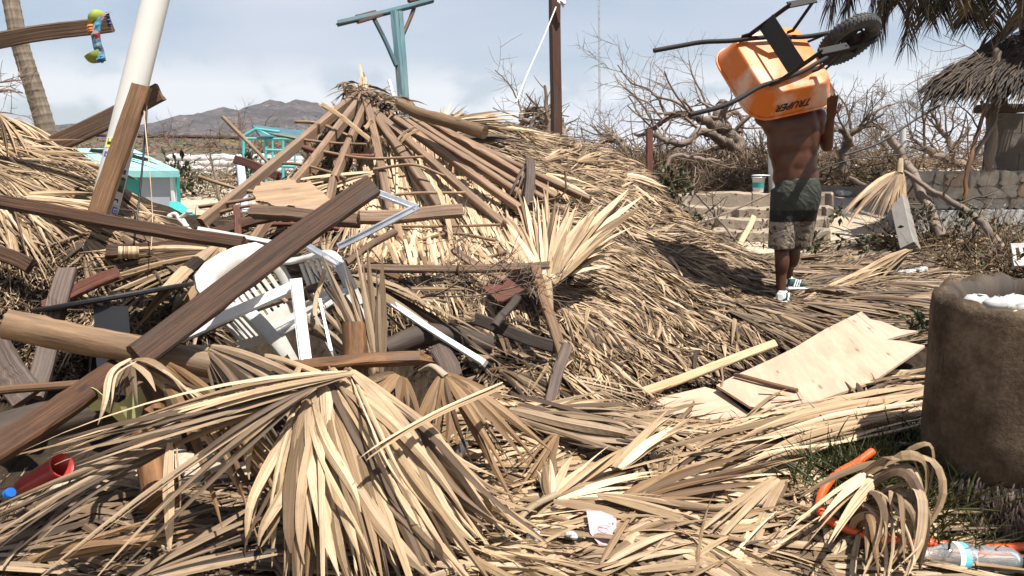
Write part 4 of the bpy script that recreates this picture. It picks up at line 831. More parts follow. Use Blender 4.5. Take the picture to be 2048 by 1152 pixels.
# ------------------------------------------------------------------ single palm fronds
def frond(base, tips, n, mat, label, wpx=16, lift=.08, droop=0.0, stalk=None, fold=.35, spread_jit=.045, segs=8, split=True, name='palm_frond', bend=0.0, lenj=.16, group=None):
    """fan leaf: base (px,py,d), tips = polyline of (px,py,d) the segment ends run along"""
    b0 = P(*base); T = P(*np.array(tips, float).T); th = thing(name, b0, label, 'palm frond', group)
    u = np.linspace(0, 1, n); uu = u * (len(T) - 1); i = np.clip(uu.astype(int), 0, len(T) - 2); f = (uu - i)[:, None]
    E = T[i] * (1 - f) + T[i + 1] * f; L = np.linalg.norm(E - b0, axis=1, keepdims=True)
    E = b0 + (E - b0) * (1 + rng.normal(0, lenj, n)[:, None]); E = E + rng.normal(0, spread_jit, (n, 3)) * L
    w = np.full(n, wpx / FPX * base[2]); w = w * rng.choice([.35, .6, .9, 1.1, 1.35], n) * rng.uniform(.85, 1.15, n)
    lat = norm(np.gradient(T, axis=0))[np.clip(i, 0, len(T) - 1)] if len(T) > 1 else np.tile((1., 0, 0), (n, 1))
    N = norm(np.cross(E - b0, lat)); cam_ = norm(np.array((0, 0, CAMH + 1.2)) - E); N = N * np.sign((N * cam_).sum(1, keepdims=True) + 1e-6)
    brk = rng.random(n) < .22; E[brk, 2] -= rng.uniform(.05, .3, brk.sum()) * L[brk, 0]; E[brk] += rng.normal(0, .09, (brk.sum(), 3)) * L[brk]
    P0 = b0 + lat * ((u - .5)[:, None] * w.mean() * 1.6)
    P1 = b0 + (E - b0) * .52 + N * 0.0 + np.array((0, 0, 1.)) * (lift * L) + rng.normal(0, .035, (n, 3)) * L
    E = E - np.array((0, 0, 1.)) * droop * L
    prof = [.35, .85, 1.0, .92, .78, .6, .36, .06]
    tw = rng.normal(0, .55, n)
    if split:
        for k in range(n):
            mb = MB(); ribbons(mb, P0[k], P1[k], E[k], w[k], N[k], segs, fold, prof, tw[k]); mb.build('leaf_segment', M[mat], th)
    else:
        mb = MB(); ribbons(mb, P0, P1, E, w, N, segs, fold, prof, tw); mb.build('leaf_blade', M[mat], th, kind='stuff')
    if stalk:
        s = P(*np.array([stalk, base], float).T); mb = MB(); q = spline([s[0], (s[0] + s[1]) / 2 + [0, 0, .03], s[1] + (s[1] - s[0]) * .04], 8); tube(mb, q, np.linspace(.5, .8, 8) * wpx / FPX * base[2] * .75, 7, flat=.6); mb.build('stalk', M['stalk'], th, smooth=True)
    return th
F = frond
F((640, 752, 2.72), [(520, 1080, 2.42), (600, 1170, 2.33), (690, 1175, 2.3), (790, 1175, 2.3), (890, 1080, 2.42)], 34, 'straw', 'largest drooping fan frond spilling down the middle foreground', 21, lift=.16)
F((655, 760, 2.66), [(620, 1000, 2.45), (760, 1100, 2.35), (900, 1060, 2.45), (1000, 1090, 2.45)], 15, 'straw_pale', 'paler loose fan frond lying over the largest drooping one', 18, lift=.2)
F((700, 745, 2.62), [(60, 895, 2.35), (90, 910, 2.33), (110, 925, 2.33)], 13, 'straw', 'long closed frond pointing left across the reddish post', 13, lift=.05, spread_jit=.012)
F((625, 775, 2.55), [(170, 1090, 2.2), (215, 1080, 2.2), (240, 1105, 2.2)], 11, 'straw_grey', 'closed grey frond hanging down to the left below the long closed one', 11, lift=.05, spread_jit=.015)
def sweep(name, guides, n, W, mat, label, jit=.012, segs=14, fold=.4, lift=.0, cat='palm frond', split=True, drop=.42):
    """leaf strips following guide curves: guides = polylines (px,py,d) with the same number of points, strips lie between them"""
    G = [spline(P(*np.array(g, float).T), segs + 1) for g in guides]; th = thing(name, G[0][0], label, cat); mbx = MB()
    for k in range(n):
        u = (k + rng.uniform(-.4, .4)) / max(n - 1, 1) * (len(G) - 1); u = min(max(u, 0), len(G) - 1.001); i = int(u); f = u - i; q = G[i] * (1 - f) + G[i + 1] * f
        t = np.linspace(0, 1, segs + 1); end = rng.uniform(.7, 1.04); q = np.stack([np.interp(t * end, t, q[:, c]) for c in range(3)], -1)
        ph = rng.uniform(0, 6, 3); q = q + np.stack([np.sin(t * rng.uniform(2, 5) + p_) for p_ in ph], -1) * jit * (.3 + t)[:, None] * 1.6 + rng.normal(0, jit, 3)
        if rng.random() < drop: q[:, 2] -= np.maximum(t - rng.uniform(.45, .8), 0) * rng.uniform(.05, .25)
        T = norm(np.gradient(q, axis=0)); nn = norm(norm(np.array((0, -.7, 1.0)) + rng.normal(0, .35, 3)) - 0 * T); S = norm(np.cross(T, nn)); tw = rng.normal(0, .5) * t[:, None]; N2 = np.cross(S, T); S = S * np.cos(tw) + N2 * np.sin(tw); N2 = np.cross(S, T)
        w = W * rng.choice([.4, .7, 1, 1.2, 1.5]) * np.interp(t, [0, .1, .5, .8, 1], [.4, .8, 1, .7, .08])[:, None] / 2
        V = np.stack([q - S * w, q + N2 * w * fold, q + S * w], 1); mb = MB() if split else mbx; L_ = np.linalg.norm(np.diff(q, axis=0), axis=1).sum(); u0, v0 = rng.uniform(0, 9, 2)
        a = np.arange(segs)[:, None] * 3; c = np.arange(2)[None]; qd = np.stack([a + c, a + c + 1, a + c + 4, a + c + 3], -1).reshape(-1, 4)
        tt = np.repeat(np.arange(segs) / segs * L_, 2); t2 = tt + L_ / segs; cc = np.tile(np.arange(2) * W / 2, segs); c2 = cc + W / 2
        mb.add(V, qd, quv=np.stack([np.stack([tt + u0, cc + v0], -1), np.stack([tt + u0, c2 + v0], -1), np.stack([t2 + u0, c2 + v0], -1), np.stack([t2 + u0, cc + v0], -1)], 1))
        if split: mb.build('leaf_segment', M[mat], th)
    if not split: mbx.build('leaf_blade', M[mat], th, kind='stuff')
    return th
sweep('palm_frond', [[(610, 760, 2.68), (610, 900, 2.5), (640, 1050, 2.36), (690, 1180, 2.28)], [(650, 755, 2.68), (720, 900, 2.52), (800, 1040, 2.4), (880, 1180, 2.3)], [(690, 755, 2.7), (820, 870, 2.6), (930, 1000, 2.5), (1060, 1110, 2.44)], [(720, 760, 2.74), (860, 860, 2.68), (970, 980, 2.6), (1180, 1075, 2.5)]], 66, .036, 'straw', 'broad crushed mass of long folded leaf strips sweeping down to the bottom centre', jit=.018)
sweep('palm_frond', [[(605, 775, 2.66), (555, 860, 2.56), (520, 940, 2.48), (490, 1030, 2.42)], [(622, 770, 2.64), (590, 920, 2.5), (575, 1040, 2.4), (555, 1150, 2.32)], [(640, 765, 2.64), (635, 930, 2.48), (640, 1060, 2.38), (650, 1190, 2.28)]], 20, .032, 'straw', 'long drooping leaf strips hanging left of the broad crushed mass', jit=.018)
sweep('palm_frond', [[(560, 860, 2.9), (700, 960, 2.8), (850, 1050, 2.66), (1010, 1090, 2.55)], [(500, 900, 2.85), (620, 1010, 2.7), (760, 1090, 2.56), (920, 1140, 2.42)]], 30, .026, 'straw_brown', 'browner leaf strips lying beneath the broad crushed mass', jit=.02)
sweep('palm_frond', [[(700, 748, 2.72), (500, 800, 2.55), (280, 850, 2.4), (70, 905, 2.3)], [(695, 758, 2.7), (500, 815, 2.52), (300, 868, 2.38), (110, 920, 2.3)]], 12, .018, 'straw_grey', 'second long closed frond lying under the one pointing left', jit=.008, drop=.1)
sweep('palm_frond', [[(900, 1110, 2.50), (1100, 1118, 2.46), (1300, 1125, 2.43), (1500, 1105, 2.45)], [(880, 1140, 2.42), (1080, 1150, 2.38), (1300, 1165, 2.33), (1520, 1155, 2.35)]], 26, .03, 'straw_pale', 'wide pale leaf strips lying level along the bottom edge right of centre', jit=.015, drop=0)
sweep('palm_frond', [[(1130, 1000, 2.7), (1300, 1010, 2.68), (1450, 1030, 2.62), (1600, 1010, 2.62)], [(1140, 1020, 2.66), (1300, 1050, 2.6), (1450, 1075, 2.54), (1580, 1060, 2.52)]], 18, .03, 'straw', 'level leaf strips above the pale strips of the bottom edge', jit=.015, drop=0)
sweep('palm_frond', [[(1030, 800, 3.3), (1130, 830, 3.2), (1230, 850, 3.1), (1300, 880, 3.05)], [(1030, 850, 3.15), (1130, 880, 3.05), (1240, 900, 3.0), (1320, 900, 3.0)]], 22, .03, 'straw_grey', 'grey leaf strips heaped at the foot of the thatch slope left of the pale bundle', jit=.015, drop=.05)
sweep('palm_frond', [[(1850, 800, 3.35), (1700, 830, 3.2), (1560, 870, 3.1), (1440, 900, 3.0)], [(1850, 850, 3.1), (1700, 880, 3.0), (1580, 910, 2.95), (1500, 950, 2.85)]], 18, .03, 'straw_pale', 'pale leaf strips lying below the long flat frond at the plywood edge', jit=.015, drop=0)
for lab_, g_ in (('single pale leaf strip slanting across the broad crushed mass', [(1005, 765, 2.75), (880, 820, 2.55), (760, 890, 2.40), (672, 955, 2.32)]), ('single folded leaf strip hanging over the right of the broad crushed mass', [(700, 750, 2.66), (745, 850, 2.45), (800, 960, 2.36), (900, 1070, 2.36)]), ('single leaf strip bent down beside the webbing strap', [(262, 718, 2.62), (222, 745, 2.55), (212, 800, 2.5), (200, 850, 2.5)]), ('single leaf strip hanging in front of the reddish post', [(345, 890, 2.42), (345, 960, 2.38), (350, 1030, 2.36), (348, 1110, 2.34)])): sweep('leaf_strip', [g_, [(x + 6, y + 6, d) for x, y, d in g_]], 2, .022, 'straw_pale', lab_, jit=.004, drop=0, cat='leaf strip')
F((360, 880, 2.5), [(-40, 1020, 2.2), (-20, 1060, 2.18), (20, 1120, 2.16)], 10, 'straw_grey', 'grey frond reaching into the lower left corner', 11, lift=.06)
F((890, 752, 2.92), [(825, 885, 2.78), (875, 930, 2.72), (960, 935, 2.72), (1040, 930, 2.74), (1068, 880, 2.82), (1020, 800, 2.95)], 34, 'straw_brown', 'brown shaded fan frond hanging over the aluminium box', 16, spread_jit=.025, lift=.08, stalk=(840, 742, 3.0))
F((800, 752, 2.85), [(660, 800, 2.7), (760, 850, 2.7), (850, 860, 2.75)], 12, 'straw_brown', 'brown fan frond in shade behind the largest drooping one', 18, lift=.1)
F((415, 700, 2.95), [(470, 905, 2.72), (560, 935, 2.7), (640, 900, 2.75), (680, 840, 2.8), (650, 790, 2.85)], 17, 'straw_grey', 'grey fan frond arching down over the end of the peeled log', 18, lift=.14, stalk=(330, 722, 2.95))
F((262, 722, 2.72), [(200, 850, 2.55), (235, 800, 2.6), (420, 830, 2.6), (500, 900, 2.6), (520, 960, 2.55)], 14, 'straw', 'fan frond bent over the beam end beside the peeled log', 17, lift=.22)
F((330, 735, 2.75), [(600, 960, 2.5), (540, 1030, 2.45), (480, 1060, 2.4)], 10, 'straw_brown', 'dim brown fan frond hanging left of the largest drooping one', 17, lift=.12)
F((752, 742, 3.26), [(650, 570, 3.3), (690, 525, 3.35), (720, 505, 3.38), (760, 545, 3.35)], 15, 'straw_grey', 'upright grey fan frond standing behind the sawn post stump', 17, lift=.0, fold=.5)
F((745, 730, 3.3), [(590, 640, 3.4), (610, 580, 3.45), (640, 560, 3.45)], 9, 'straw_grey', 'frond leaning left over the chair seat behind the stump', 15, lift=.02)
F((690, 548, 3.85), [(900, 655, 3.6), (960, 680, 3.6), (985, 700, 3.6), (930, 700, 3.55)], 14, 'straw_grey', 'grey fan frond lying beneath the white strip and pointing right', 15, lift=.06)
F((1092, 560, 4.35), [(1018, 450, 4.6), (1040, 410, 4.7), (1085, 405, 4.7), (1125, 415, 4.68), (1155, 420, 4.66)], 34, 'straw_pale', 'bright upright fan frond standing at the lower ends of the stacked rafters', 19, lift=.0, lenj=.13, stalk=(1100, 620, 4.2))
F((1095, 560, 4.38), [(1180, 425, 4.72), (1245, 405, 4.78), (1258, 435, 4.72), (1225, 475, 4.6), (1190, 505, 4.5)], 34, 'straw_pale', 'bright fan frond spreading right above the cut thatch slope', 18, lift=.05, lenj=.13)
F((1098, 562, 4.36), [(1085, 430, 4.6), (1130, 415, 4.62), (1190, 430, 4.6), (1225, 470, 4.55)], 22, 'straw', 'shorter duller fan frond between the two bright fans at the rafter ends', 17, lift=.02, lenj=.2)
F((432, 505, 4.45), [(200, 500, 4.5), (195, 530, 4.45), (205, 560, 4.4), (240, 600, 4.3)], 22, 'straw', 'finely pleated fan frond lying open left of the chair', 9, lift=.05, fold=.6, spread_jit=.01)
F((445, 492, 4.35), [(290, 640, 4.0), (320, 680, 3.95), (370, 690, 3.9), (410, 640, 4.0), (440, 600, 4.1)], 16, 'straw', 'loose ragged frond hanging down left of the chair back', 12, lift=.08)
F((1108, 992, 2.72), [(1075, 935, 2.85), (1105, 905, 2.9), (1170, 895, 2.92), (1240, 905, 2.92), (1300, 935, 2.88), (1340, 985, 2.8)], 20, 'straw_pale', 'sunlit open fan frond with a thick stalk in the centre foreground', 17, lift=.07, stalk=(1000, 1085, 2.5))
F((1235, 935, 2.85), [(1340, 820, 3.1), (1375, 828, 3.1), (1400, 845, 3.06)], 13, 'straw_pale', 'pale closed leaf bundle cut off square below the plywood', 16, lift=.04, spread_jit=.01)
F((1240, 1010, 2.7), [(1500, 905, 2.85), (1540, 930, 2.8), (1540, 970, 2.75), (1480, 1000, 2.7)], 16, 'straw_brown', 'tan brown fan frond lying flat right of the pale closed bundle', 16, lift=.05)
F((1850, 772, 3.5), [(1340, 868, 3.1), (1380, 885, 3.05), (1430, 905, 3.0), (1500, 930, 2.95)], 16, 'straw', 'long flat frond lying leftward along the lower edge of the plywood', 15, lift=.04, spread_jit=.015)
F((1040, 830, 3.25), [(1260, 900, 3.0), (1290, 860, 3.1), (1280, 830, 3.15), (1220, 800, 3.25)], 16, 'straw_grey', 'grey frond lying across the foot of the thatch slope', 14, lift=.06)
sweep('palm_frond', [[(1690, 985, 2.64), (1770, 925, 2.54), (1835, 915, 2.48), (1872, 985, 2.42), (1860, 1075, 2.40)], [(1715, 1020, 2.58), (1775, 985, 2.48), (1812, 1000, 2.42), (1818, 1075, 2.36), (1780, 1165, 2.3)], [(1705, 1070, 2.55), (1730, 1030, 2.46), (1755, 1035, 2.38), (1752, 1095, 2.32), (1712, 1185, 2.26)]], 30, .024, 'straw', 'curling ribbon frond inside the loop of orange hose', jit=.02, drop=.1)
F((1770, 930, 2.6), [(1600, 1000, 2.5), (1620, 1060, 2.42), (1690, 1090, 2.38)], 9, 'straw_pale', 'short pale frond crossing the orange hose', 13, lift=.1)
F((1500, 1085, 2.5), [(1250, 1010, 2.65), (1200, 1060, 2.55), (1230, 1100, 2.45)], 12, 'straw', 'frond lying leftward above the torn wrapper', 15, lift=.05)
F((1420, 1165, 2.34), [(1640, 1040, 2.55), (1600, 1010, 2.62), (1540, 1000, 2.66)], 10, 'straw_pale', 'pale frond pointing up right from the bottom edge', 15, lift=.04)
F((880, 1150, 2.4), [(1250, 1130, 2.42), (1290, 1140, 2.4), (1240, 1165, 2.36)], 11, 'straw', 'frond lying level along the bottom edge under the foam bits', 18, lift=.04)
F((1560, 960, 2.75), [(1400, 1080, 2.5), (1450, 1120, 2.44), (1540, 1130, 2.42)], 10, 'straw', 'frond bending down left of the orange hose loop', 15, lift=.1)
F((1110, 870, 3.05), [(960, 990, 2.8), (1010, 1010, 2.76), (1060, 1000, 2.78)], 9, 'straw_brown', 'narrow tan frond hanging left of the sunlit open fan', 13, lift=.06)
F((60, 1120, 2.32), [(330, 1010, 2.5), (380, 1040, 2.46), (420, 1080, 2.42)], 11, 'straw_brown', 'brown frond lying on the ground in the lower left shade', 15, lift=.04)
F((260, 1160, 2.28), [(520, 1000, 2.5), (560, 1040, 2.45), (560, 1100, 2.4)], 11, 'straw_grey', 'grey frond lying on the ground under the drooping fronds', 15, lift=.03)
for lab, a in (('tuft of loose palm leaf sticking out right of the roof peak', ((870, 245, 6.8), [(985, 245, 6.9), (1010, 218, 7.0), (1045, 222, 7.0), (1050, 250, 6.9)], 16, 'straw_pale', 9)),
               ('greyer leaf tuft below the curved roof log', ((905, 275, 6.7), [(1030, 262, 6.9), (1048, 282, 6.9), (1030, 305, 6.8)], 14, 'straw_grey', 9)),
               ('small upright leaf tuft behind the curved roof log', ((885, 250, 6.9), [(865, 218, 6.95), (890, 208, 7.0), (920, 212, 7.0), (935, 228, 6.9)], 12, 'straw_pale', 8)),
               ('limp leaf bundle lying across the left rafters', ((745, 345, 5.85), [(560, 370, 5.8), (555, 385, 5.75), (590, 395, 5.7)], 12, 'straw_pale', 9)),
               ('shredded leaf bundle hanging below the short level beam', ((715, 415, 4.9), [(655, 500, 4.6), (690, 520, 4.55), (715, 500, 4.6)], 12, 'straw', 8)),
               ('long loose frond trailing off the right end of the left thatch roof', ((180, 300, 5.2), [(320, 318, 5.3), (312, 330, 5.25), (300, 345, 5.2)], 11, 'straw_grey', 9)),
               ('frond hanging over the edge of the left thatch roof toward the pump house', ((170, 330, 5.1), [(265, 340, 5.0), (280, 420, 4.9), (330, 470, 4.9), (240, 430, 4.85)], 16, 'straw', 9)),
               ('frond lying at the upper left edge of the left thatch roof', ((-30, 300, 4.9), [(180, 290, 5.0), (200, 320, 4.95), (170, 350, 4.9)], 14, 'straw', 10)),
               ('limp frond across the middle of the left thatch roof', ((40, 395, 4.6), [(200, 400, 4.65), (220, 430, 4.6), (190, 460, 4.5)], 14, 'straw_pale', 10)),
               ('frond tucked under the longest left beam', ((250, 470, 4.6), [(420, 520, 4.5), (400, 550, 4.4), (330, 560, 4.3)], 13, 'straw_grey', 10)),
               ('frond lying at the man\'s feet pointing right', ((1590, 618, 6.1), [(1790, 545, 6.8), (1830, 565, 6.7), (1800, 590, 6.5)], 14, 'straw', 9)),
               ('frond lying above the right corner of the plywood', ((1650, 600, 6.0), [(1860, 640, 5.4), (1850, 610, 5.6), (1840, 590, 5.8)], 12, 'straw_grey', 9)),
               ('bent frond lying below the trimmed white post', ((1820, 500, 7.3), [(1640, 560, 6.7), (1700, 575, 6.6), (1780, 540, 6.9)], 11, 'straw', 9)),
               ('leaf shreds draped over the upright plank end', ((1058, 322, 5.98), [(1010, 400, 5.8), (1035, 405, 5.75), (1075, 390, 5.75)], 9, 'straw_grey', 6)),
               ('pale tuft at the far right tip of the thatch ridge', ((1235, 350, 7.6), [(1320, 350, 7.6), (1325, 372, 7.5), (1300, 395, 7.4)], 12, 'straw_pale', 8)),
               ('leaf tuft lying on the thatch below the upright plank end', ((1090, 350, 6.7), [(1200, 392, 6.5), (1180, 412, 6.4), (1110, 410, 6.3)], 12, 'straw_pale', 8)),
               ('dark frond hanging at the left end of the roof under the rafters', ((640, 320, 6.3), [(565, 410, 6.0), (610, 430, 5.9), (660, 430, 5.9)], 14, 'straw_brown', 10))):
    F(*a[:4], lab, a[4], lift=.05, segs=5, split=a[4] >= 10)
DF = F((1800, 345, 8.9), [(1690, 425, 8.7), (1720, 430, 8.65), (1760, 425, 8.65), (1795, 425, 8.7), (1818, 410, 8.8)], 30, 'straw', 'dead straw fan frond hanging over the leaning concrete post', 11, lift=.12, segs=6, stalk=(1802, 318, 9.0))

# ------------------------------------------------------------------ white chair
CH = thing('plastic_chair', P(590, 720, 3.55), 'dirty white slatted plastic armchair tipped over among the timbers', 'chair')
cu = norm(np.array((-.44, -.08, .88))); cf = np.array((.72, -.66, .22)); cf = norm(cf - cu * (cf @ cu)); cr_ = np.cross(cf, cu)
if cr_[0] > 0: pass
c0 = P(545, 648, 3.72)
def CL(r, f, u): return c0 + (cr_ * r + cf * f + cu * u) * .86
def cq(mb, pts, th=.012, m=0):
    q = np.array([CL(*p) for p in pts]); n = norm(np.cross(q[1] - q[0], q[2] - q[0])); k = len(q)
    vv = np.vstack([q, q - n * th]); a = np.arange(k); b = (a + 1) % k
    vv = np.vstack([vv, q.mean(0), q.mean(0) - n * th])
    return mb.add(vv, np.stack([b, a, a + k, b + k], -1), np.vstack([np.stack([a, b, np.full(k, 2 * k)], -1), np.stack([b + k, a + k, np.full(k, 2 * k + 1)], -1)]), m=m)
def bk(u): return -.02 - .16 * u - .10 * u * u     # recline
def arcw(u): return .245 - .03 * max(u - .3, 0) / .2
mb = MB()
out_ = [(-.215, .0), (-.235, .12), (-.25, .26), (-.245, .36), (-.20, .425), (-.10, .455), (0, .462), (.10, .455), (.20, .425), (.245, .36), (.25, .26), (.235, .12), (.215, .0)]
inn = [(-.165, .03), (-.18, .12), (-.188, .22), (-.18, .28), (-.15, .315), (-.08, .33), (0, .333), (.08, .33), (.15, .315), (.18, .28), (.188, .22), (.18, .12), (.165, .03)]
def crv(r): return .06 * (r / .25) ** 2
rings = []
for off in (0, .012):
    pass
R_o = [CL(r, bk(u) + crv(r), u) for r, u in out_]; R_i = [CL(r, bk(u) + crv(r), u) for r, u in inn]
R_o2 = [p - cf * .016 for p in R_o]; R_i2 = [p - cf * .016 for p in R_i]; R_m = [(np.array(a) + b) / 2 + cf * .008 for a, b in zip(R_o, R_i)]
loft(mb, np.array([R_o, R_m, R_i, R_i2, R_o2, R_o]), caps=False, closed=False); mb.build('back_frame', M['chair_white'], CH, smooth=True)
for k in range(9):
    r = -.155 + k * .0388; mb = MB(); hw = .0125
    ptsA = [CL(r - hw, bk(u) + crv(r) - .002, u) for u in (.02, .1, .2, .28, .322)]; ptsB = [CL(r + hw, bk(u) + crv(r) - .002, u) for u in (.02, .1, .2, .28, .322)]
    A2 = [p - cf * .008 for p in ptsA]; B2 = [p - cf * .008 for p in ptsB]; loft(mb, np.array([ptsA, ptsB, B2, A2, ptsA]), caps=False, closed=False); mb.build('back_slat', M['chair_white'], CH, smooth=False)
mb = MB(); cq(mb, [(-.21, bk(0) + .04, 0.0), (.21, bk(0) + .04, 0.0), (.20, .02, .06), (-.20, .02, .06)]); mb.build('back_base', M['chair_white'], CH)
mb = MB()
for q4 in (((-.235, 0, 0), (-.185, 0, 0), (-.19, .43, .015), (-.24, .43, .015)), ((.185, 0, 0), (.235, 0, 0), (.24, .43, .015), (.19, .43, .015)), ((-.19, .36, .008), (.19, .36, .008), (.19, .45, -.005), (-.19, .45, -.005)), ((-.19, 0, 0), (.19, 0, 0), (.19, .07, 0), (-.19, .07, 0))): cq(mb, q4)
tube(mb, [CL(-.24, .43, .0), CL(-.12, .465, -.006), CL(.12, .465, -.006), CL(.24, .43, .0)], .014, 8); mb.build('seat_frame', M['chair_white'], CH)
for k in range(8):
    f = .078 + k * .036; mb = MB(); cq(mb, ((-.186, f, -.002), (.186, f, -.002), (.186, f + .026, -.002), (-.186, f + .026, -.002))); mb.build('seat_slat', M['chair_white'], CH)
for s in (-1, 1):
    mb = MB(); q = spline([CL(s * .245, bk(.28) + .03, .27), CL(s * .285, .06, .235), CL(s * .295, .25, .22), CL(s * .29, .38, .19), CL(s * .275, .43, .08), CL(s * .25, .44, -.10)], 16)
    rings = []
    T = norm(np.gradient(q, axis=0))
    for p, t_ in zip(q, T):
        up_ = norm(cu - t_ * (cu @ t_)) if abs(cu @ t_) < .9 else norm(cf - t_ * (cf @ t_)); sd = np.cross(t_, up_)
        rings.append([p + sd * a + up_ * b_ for a, b_ in ((-.032, 0), (-.026, .01), (.026, .01), (.032, 0), (.026, -.008), (-.026, -.008))])
    loft(mb, rings); mb.build('armrest', M['chair_white'], CH, smooth=True)
    mb = MB()
    for k in range(5): cq(mb, ((s * .243, .07 + k * .055, .0), (s * .243, .098 + k * .055, .0), (s * .285, .098 + k * .055, .205), (s * .285, .07 + k * .055, .21)), .008)
    cq(mb, ((s * .242, .04, -.02), (s * .242, .40, -.02), (s * .247, .40, .03), (s * .247, .04, .03))); mb.build('side_panel', M['chair_white'], CH)
    for f0, f1 in ((.02, -.06), (.42, .46)):
        mb = MB(); rings = []
        for t_ in (0, .5, 1):
            cc = (s * (.225 + .03 * t_), f0 + (f1 - f0) * t_, -.0 - .42 * t_); w = .04 - .012 * t_
            rings.append([CL(cc[0] - w * .5, cc[1] - w * .6, cc[2]), CL(cc[0] + w * .5, cc[1] - w * .6, cc[2]), CL(cc[0] + w * .5, cc[1] + w * .6, cc[2]), CL(cc[0] - w * .5, cc[1] + w * .6, cc[2])])
        loft(mb, rings); mb.build('leg', M['chair_white'], CH)

# white window frame piece, aluminium strips
def profile(name, pts, wpx, mat, label, cat, h=.025):
    th = thing(name, P(*pts[0]), label, cat)
    for (a, b) in zip(pts[:-1], pts[1:]):
        A, B = P(*a), P(*b); w = wpx / FPX * (a[2] + b[2]) / 2; d = norm(B - A); f = norm(np.array((0, 0, CAMH + .5)) - A)
        mb = MB(); boxbeam(mb, A - d * w * .3, B + d * w * .3, w, h, f, seg=3, warp=.001, ch=.002); f_ = norm(f - d * (f @ d)); s = np.cross(d, f_)
        boxbeam(mb, A + s * w * .28 + f_ * (h * .5 + .003), B + s * w * .28 + f_ * (h * .5 + .003), w * .22, .008, f, seg=2, warp=0); mb.build('frame_bar', mat, th)
    return th
profile('window_frame', [(366, 672, 3.05), (590, 572, 3.12)], 23, M['white_paint'], 'white bar of a broken window frame lying across the chair arm', 'window frame')
profile('window_frame', [(592, 566, 3.08), (612, 725, 2.98)], 24, M['white_paint'], 'white upright bar of a broken window frame before the chair seat', 'window frame')
profile('aluminium_strip', [(745, 382, 4.0), (832, 415, 4.0), (680, 492, 3.9)], 14, M['aluminium'], 'bent silver aluminium strip sticking out from behind the thick slanting beam', 'strip')
profile('aluminium_strip', [(606, 486, 3.65), (678, 530, 3.6)], 13, M['aluminium'], 'short silver aluminium strip end over the chair back', 'strip')
profile('white_strip', [(398, 458, 4.7), (600, 495, 4.3)], 9, M['white_paint'], 'thin white strip lying behind the chair top', 'strip', .015)
profile('white_strip', [(752, 585, 3.75), (850, 652, 3.55), (968, 726, 3.35)], 13, M['white_paint'], 'long white metal strip lying diagonally down to the right of the stump', 'strip')
profile('white_strip', [(640, 600, 3.3), (662, 700, 3.2)], 7, M['aluminium'], 'thin grey strip standing between the chair seat and the upright frond', 'strip', .01)
BX = thing('metal_box', P(860, 935, 2.85), 'flat silver metal frame corner lying under the brown hanging frond', 'metal frame')
mb = MB(); boxbeam(mb, P(785, 922, 2.82), P(912, 925, 2.82), .038, .05, face=(0, -1, .2), seg=3); mb.build('front_bar', M['aluminium'], BX)
mb = MB(); boxbeam(mb, P(914, 922, 2.84), P(925, 895, 3.05), .03, .045, face=(.3, -.6, 1), seg=3); mb.build('side_bar', M['aluminium'], BX)
mb = MB(); sheet(mb, P(np.array([790, 912, 922, 820.]), np.array([914, 914, 896, 892.]), np.array([2.85, 2.85, 3.04, 3.05])) + [0, 0, .004], .004); mb.build('top_plate', M['black_steel'], BX)

# black tipped table
TB = thing('pedestal_table', P(222, 760, 3.45), 'tipped black pedestal table seen edge-on behind the peeled log', 'table')
a, b_ = P(10, 632, 3.5), P(350, 574, 3.6); dx = norm(b_ - a); up = norm(np.array((.12, .12, .95))); up = norm(up - dx * (up @ dx)); dy = np.cross(up, dx)
mb = MB(); ax = np.stack([dx, dy, up], 1); r = np.linalg.norm(b_ - a) / 2; lathe(mb, [(.001, -.012), (r - .008, -.012), (r, -.004), (r, .006), (r - .006, .012), (.001, .012)], (a + b_) / 2 + dy * r * .9, 40, ax=ax); mb.build('table_top', M['black_plastic'], TB, smooth=False)
mb = MB(); loft(mb, [[P(x0, y, d), P(x1, y, d), P(x1, y, d + .15), P(x0, y, d + .15)] for x0, x1, y, d in ((187, 256, 612, 3.56), (190, 262, 690, 3.5), (198, 272, 790, 3.42))]); mb.build('pedestal', M['black_plastic'], TB)
# strap, cup, cap, tape
mb = MB(); q = spline(P(*np.array([(170, 800, 2.72), (200, 800, 2.7), (245, 830, 2.66), (290, 795, 2.8)]).T), 14)
Tq = norm(np.gradient(q, axis=0)); Wq = np.array((.0, -.55, .83)) * .062
loft(mb, np.stack([q - Wq, q + Wq, q + Wq + [0, .003, 0], q - Wq + [0, .003, 0]], 1)); mb.build('webbing_strap', M['strap'], base=q[0], label='pale yellow-green webbing strap looped beside the reddish post', cat='strap')
CU = thing('red_cup', P(85, 955, 2.6), 'red plastic cup lying on its side in the shade at lower left', 'cup')
ax_d = norm(P(125, 930, 2.58) - P(45, 975, 2.66)); _, s_, u_ = frame(ax_d); ax = np.stack([s_, u_, ax_d], 1); L = np.linalg.norm(P(125, 930, 2.58) - P(45, 975, 2.66))
mb = MB(); lathe(mb, [(.001, 0), (.028, 0), (.037, L), (.041, L), (.041, L - .008), (.035, L - .01), (.027, .006), (.001, .006)], P(45, 975, 2.66), 24, ax=ax); mb.build('cup_body', M['red_plastic'], CU, smooth=True)
mb = MB(); lathe(mb, [(.017, -.02), (.017, .0), (.015, .003), (.001, .003)], P(22, 985, 2.6), 20, ax=ax, rough=.02); mb.build('bottle_cap', M['blue_plastic'], base=P(22, 985, 2.55), label='blue plastic cap lying beside the red cup', cat='cap')
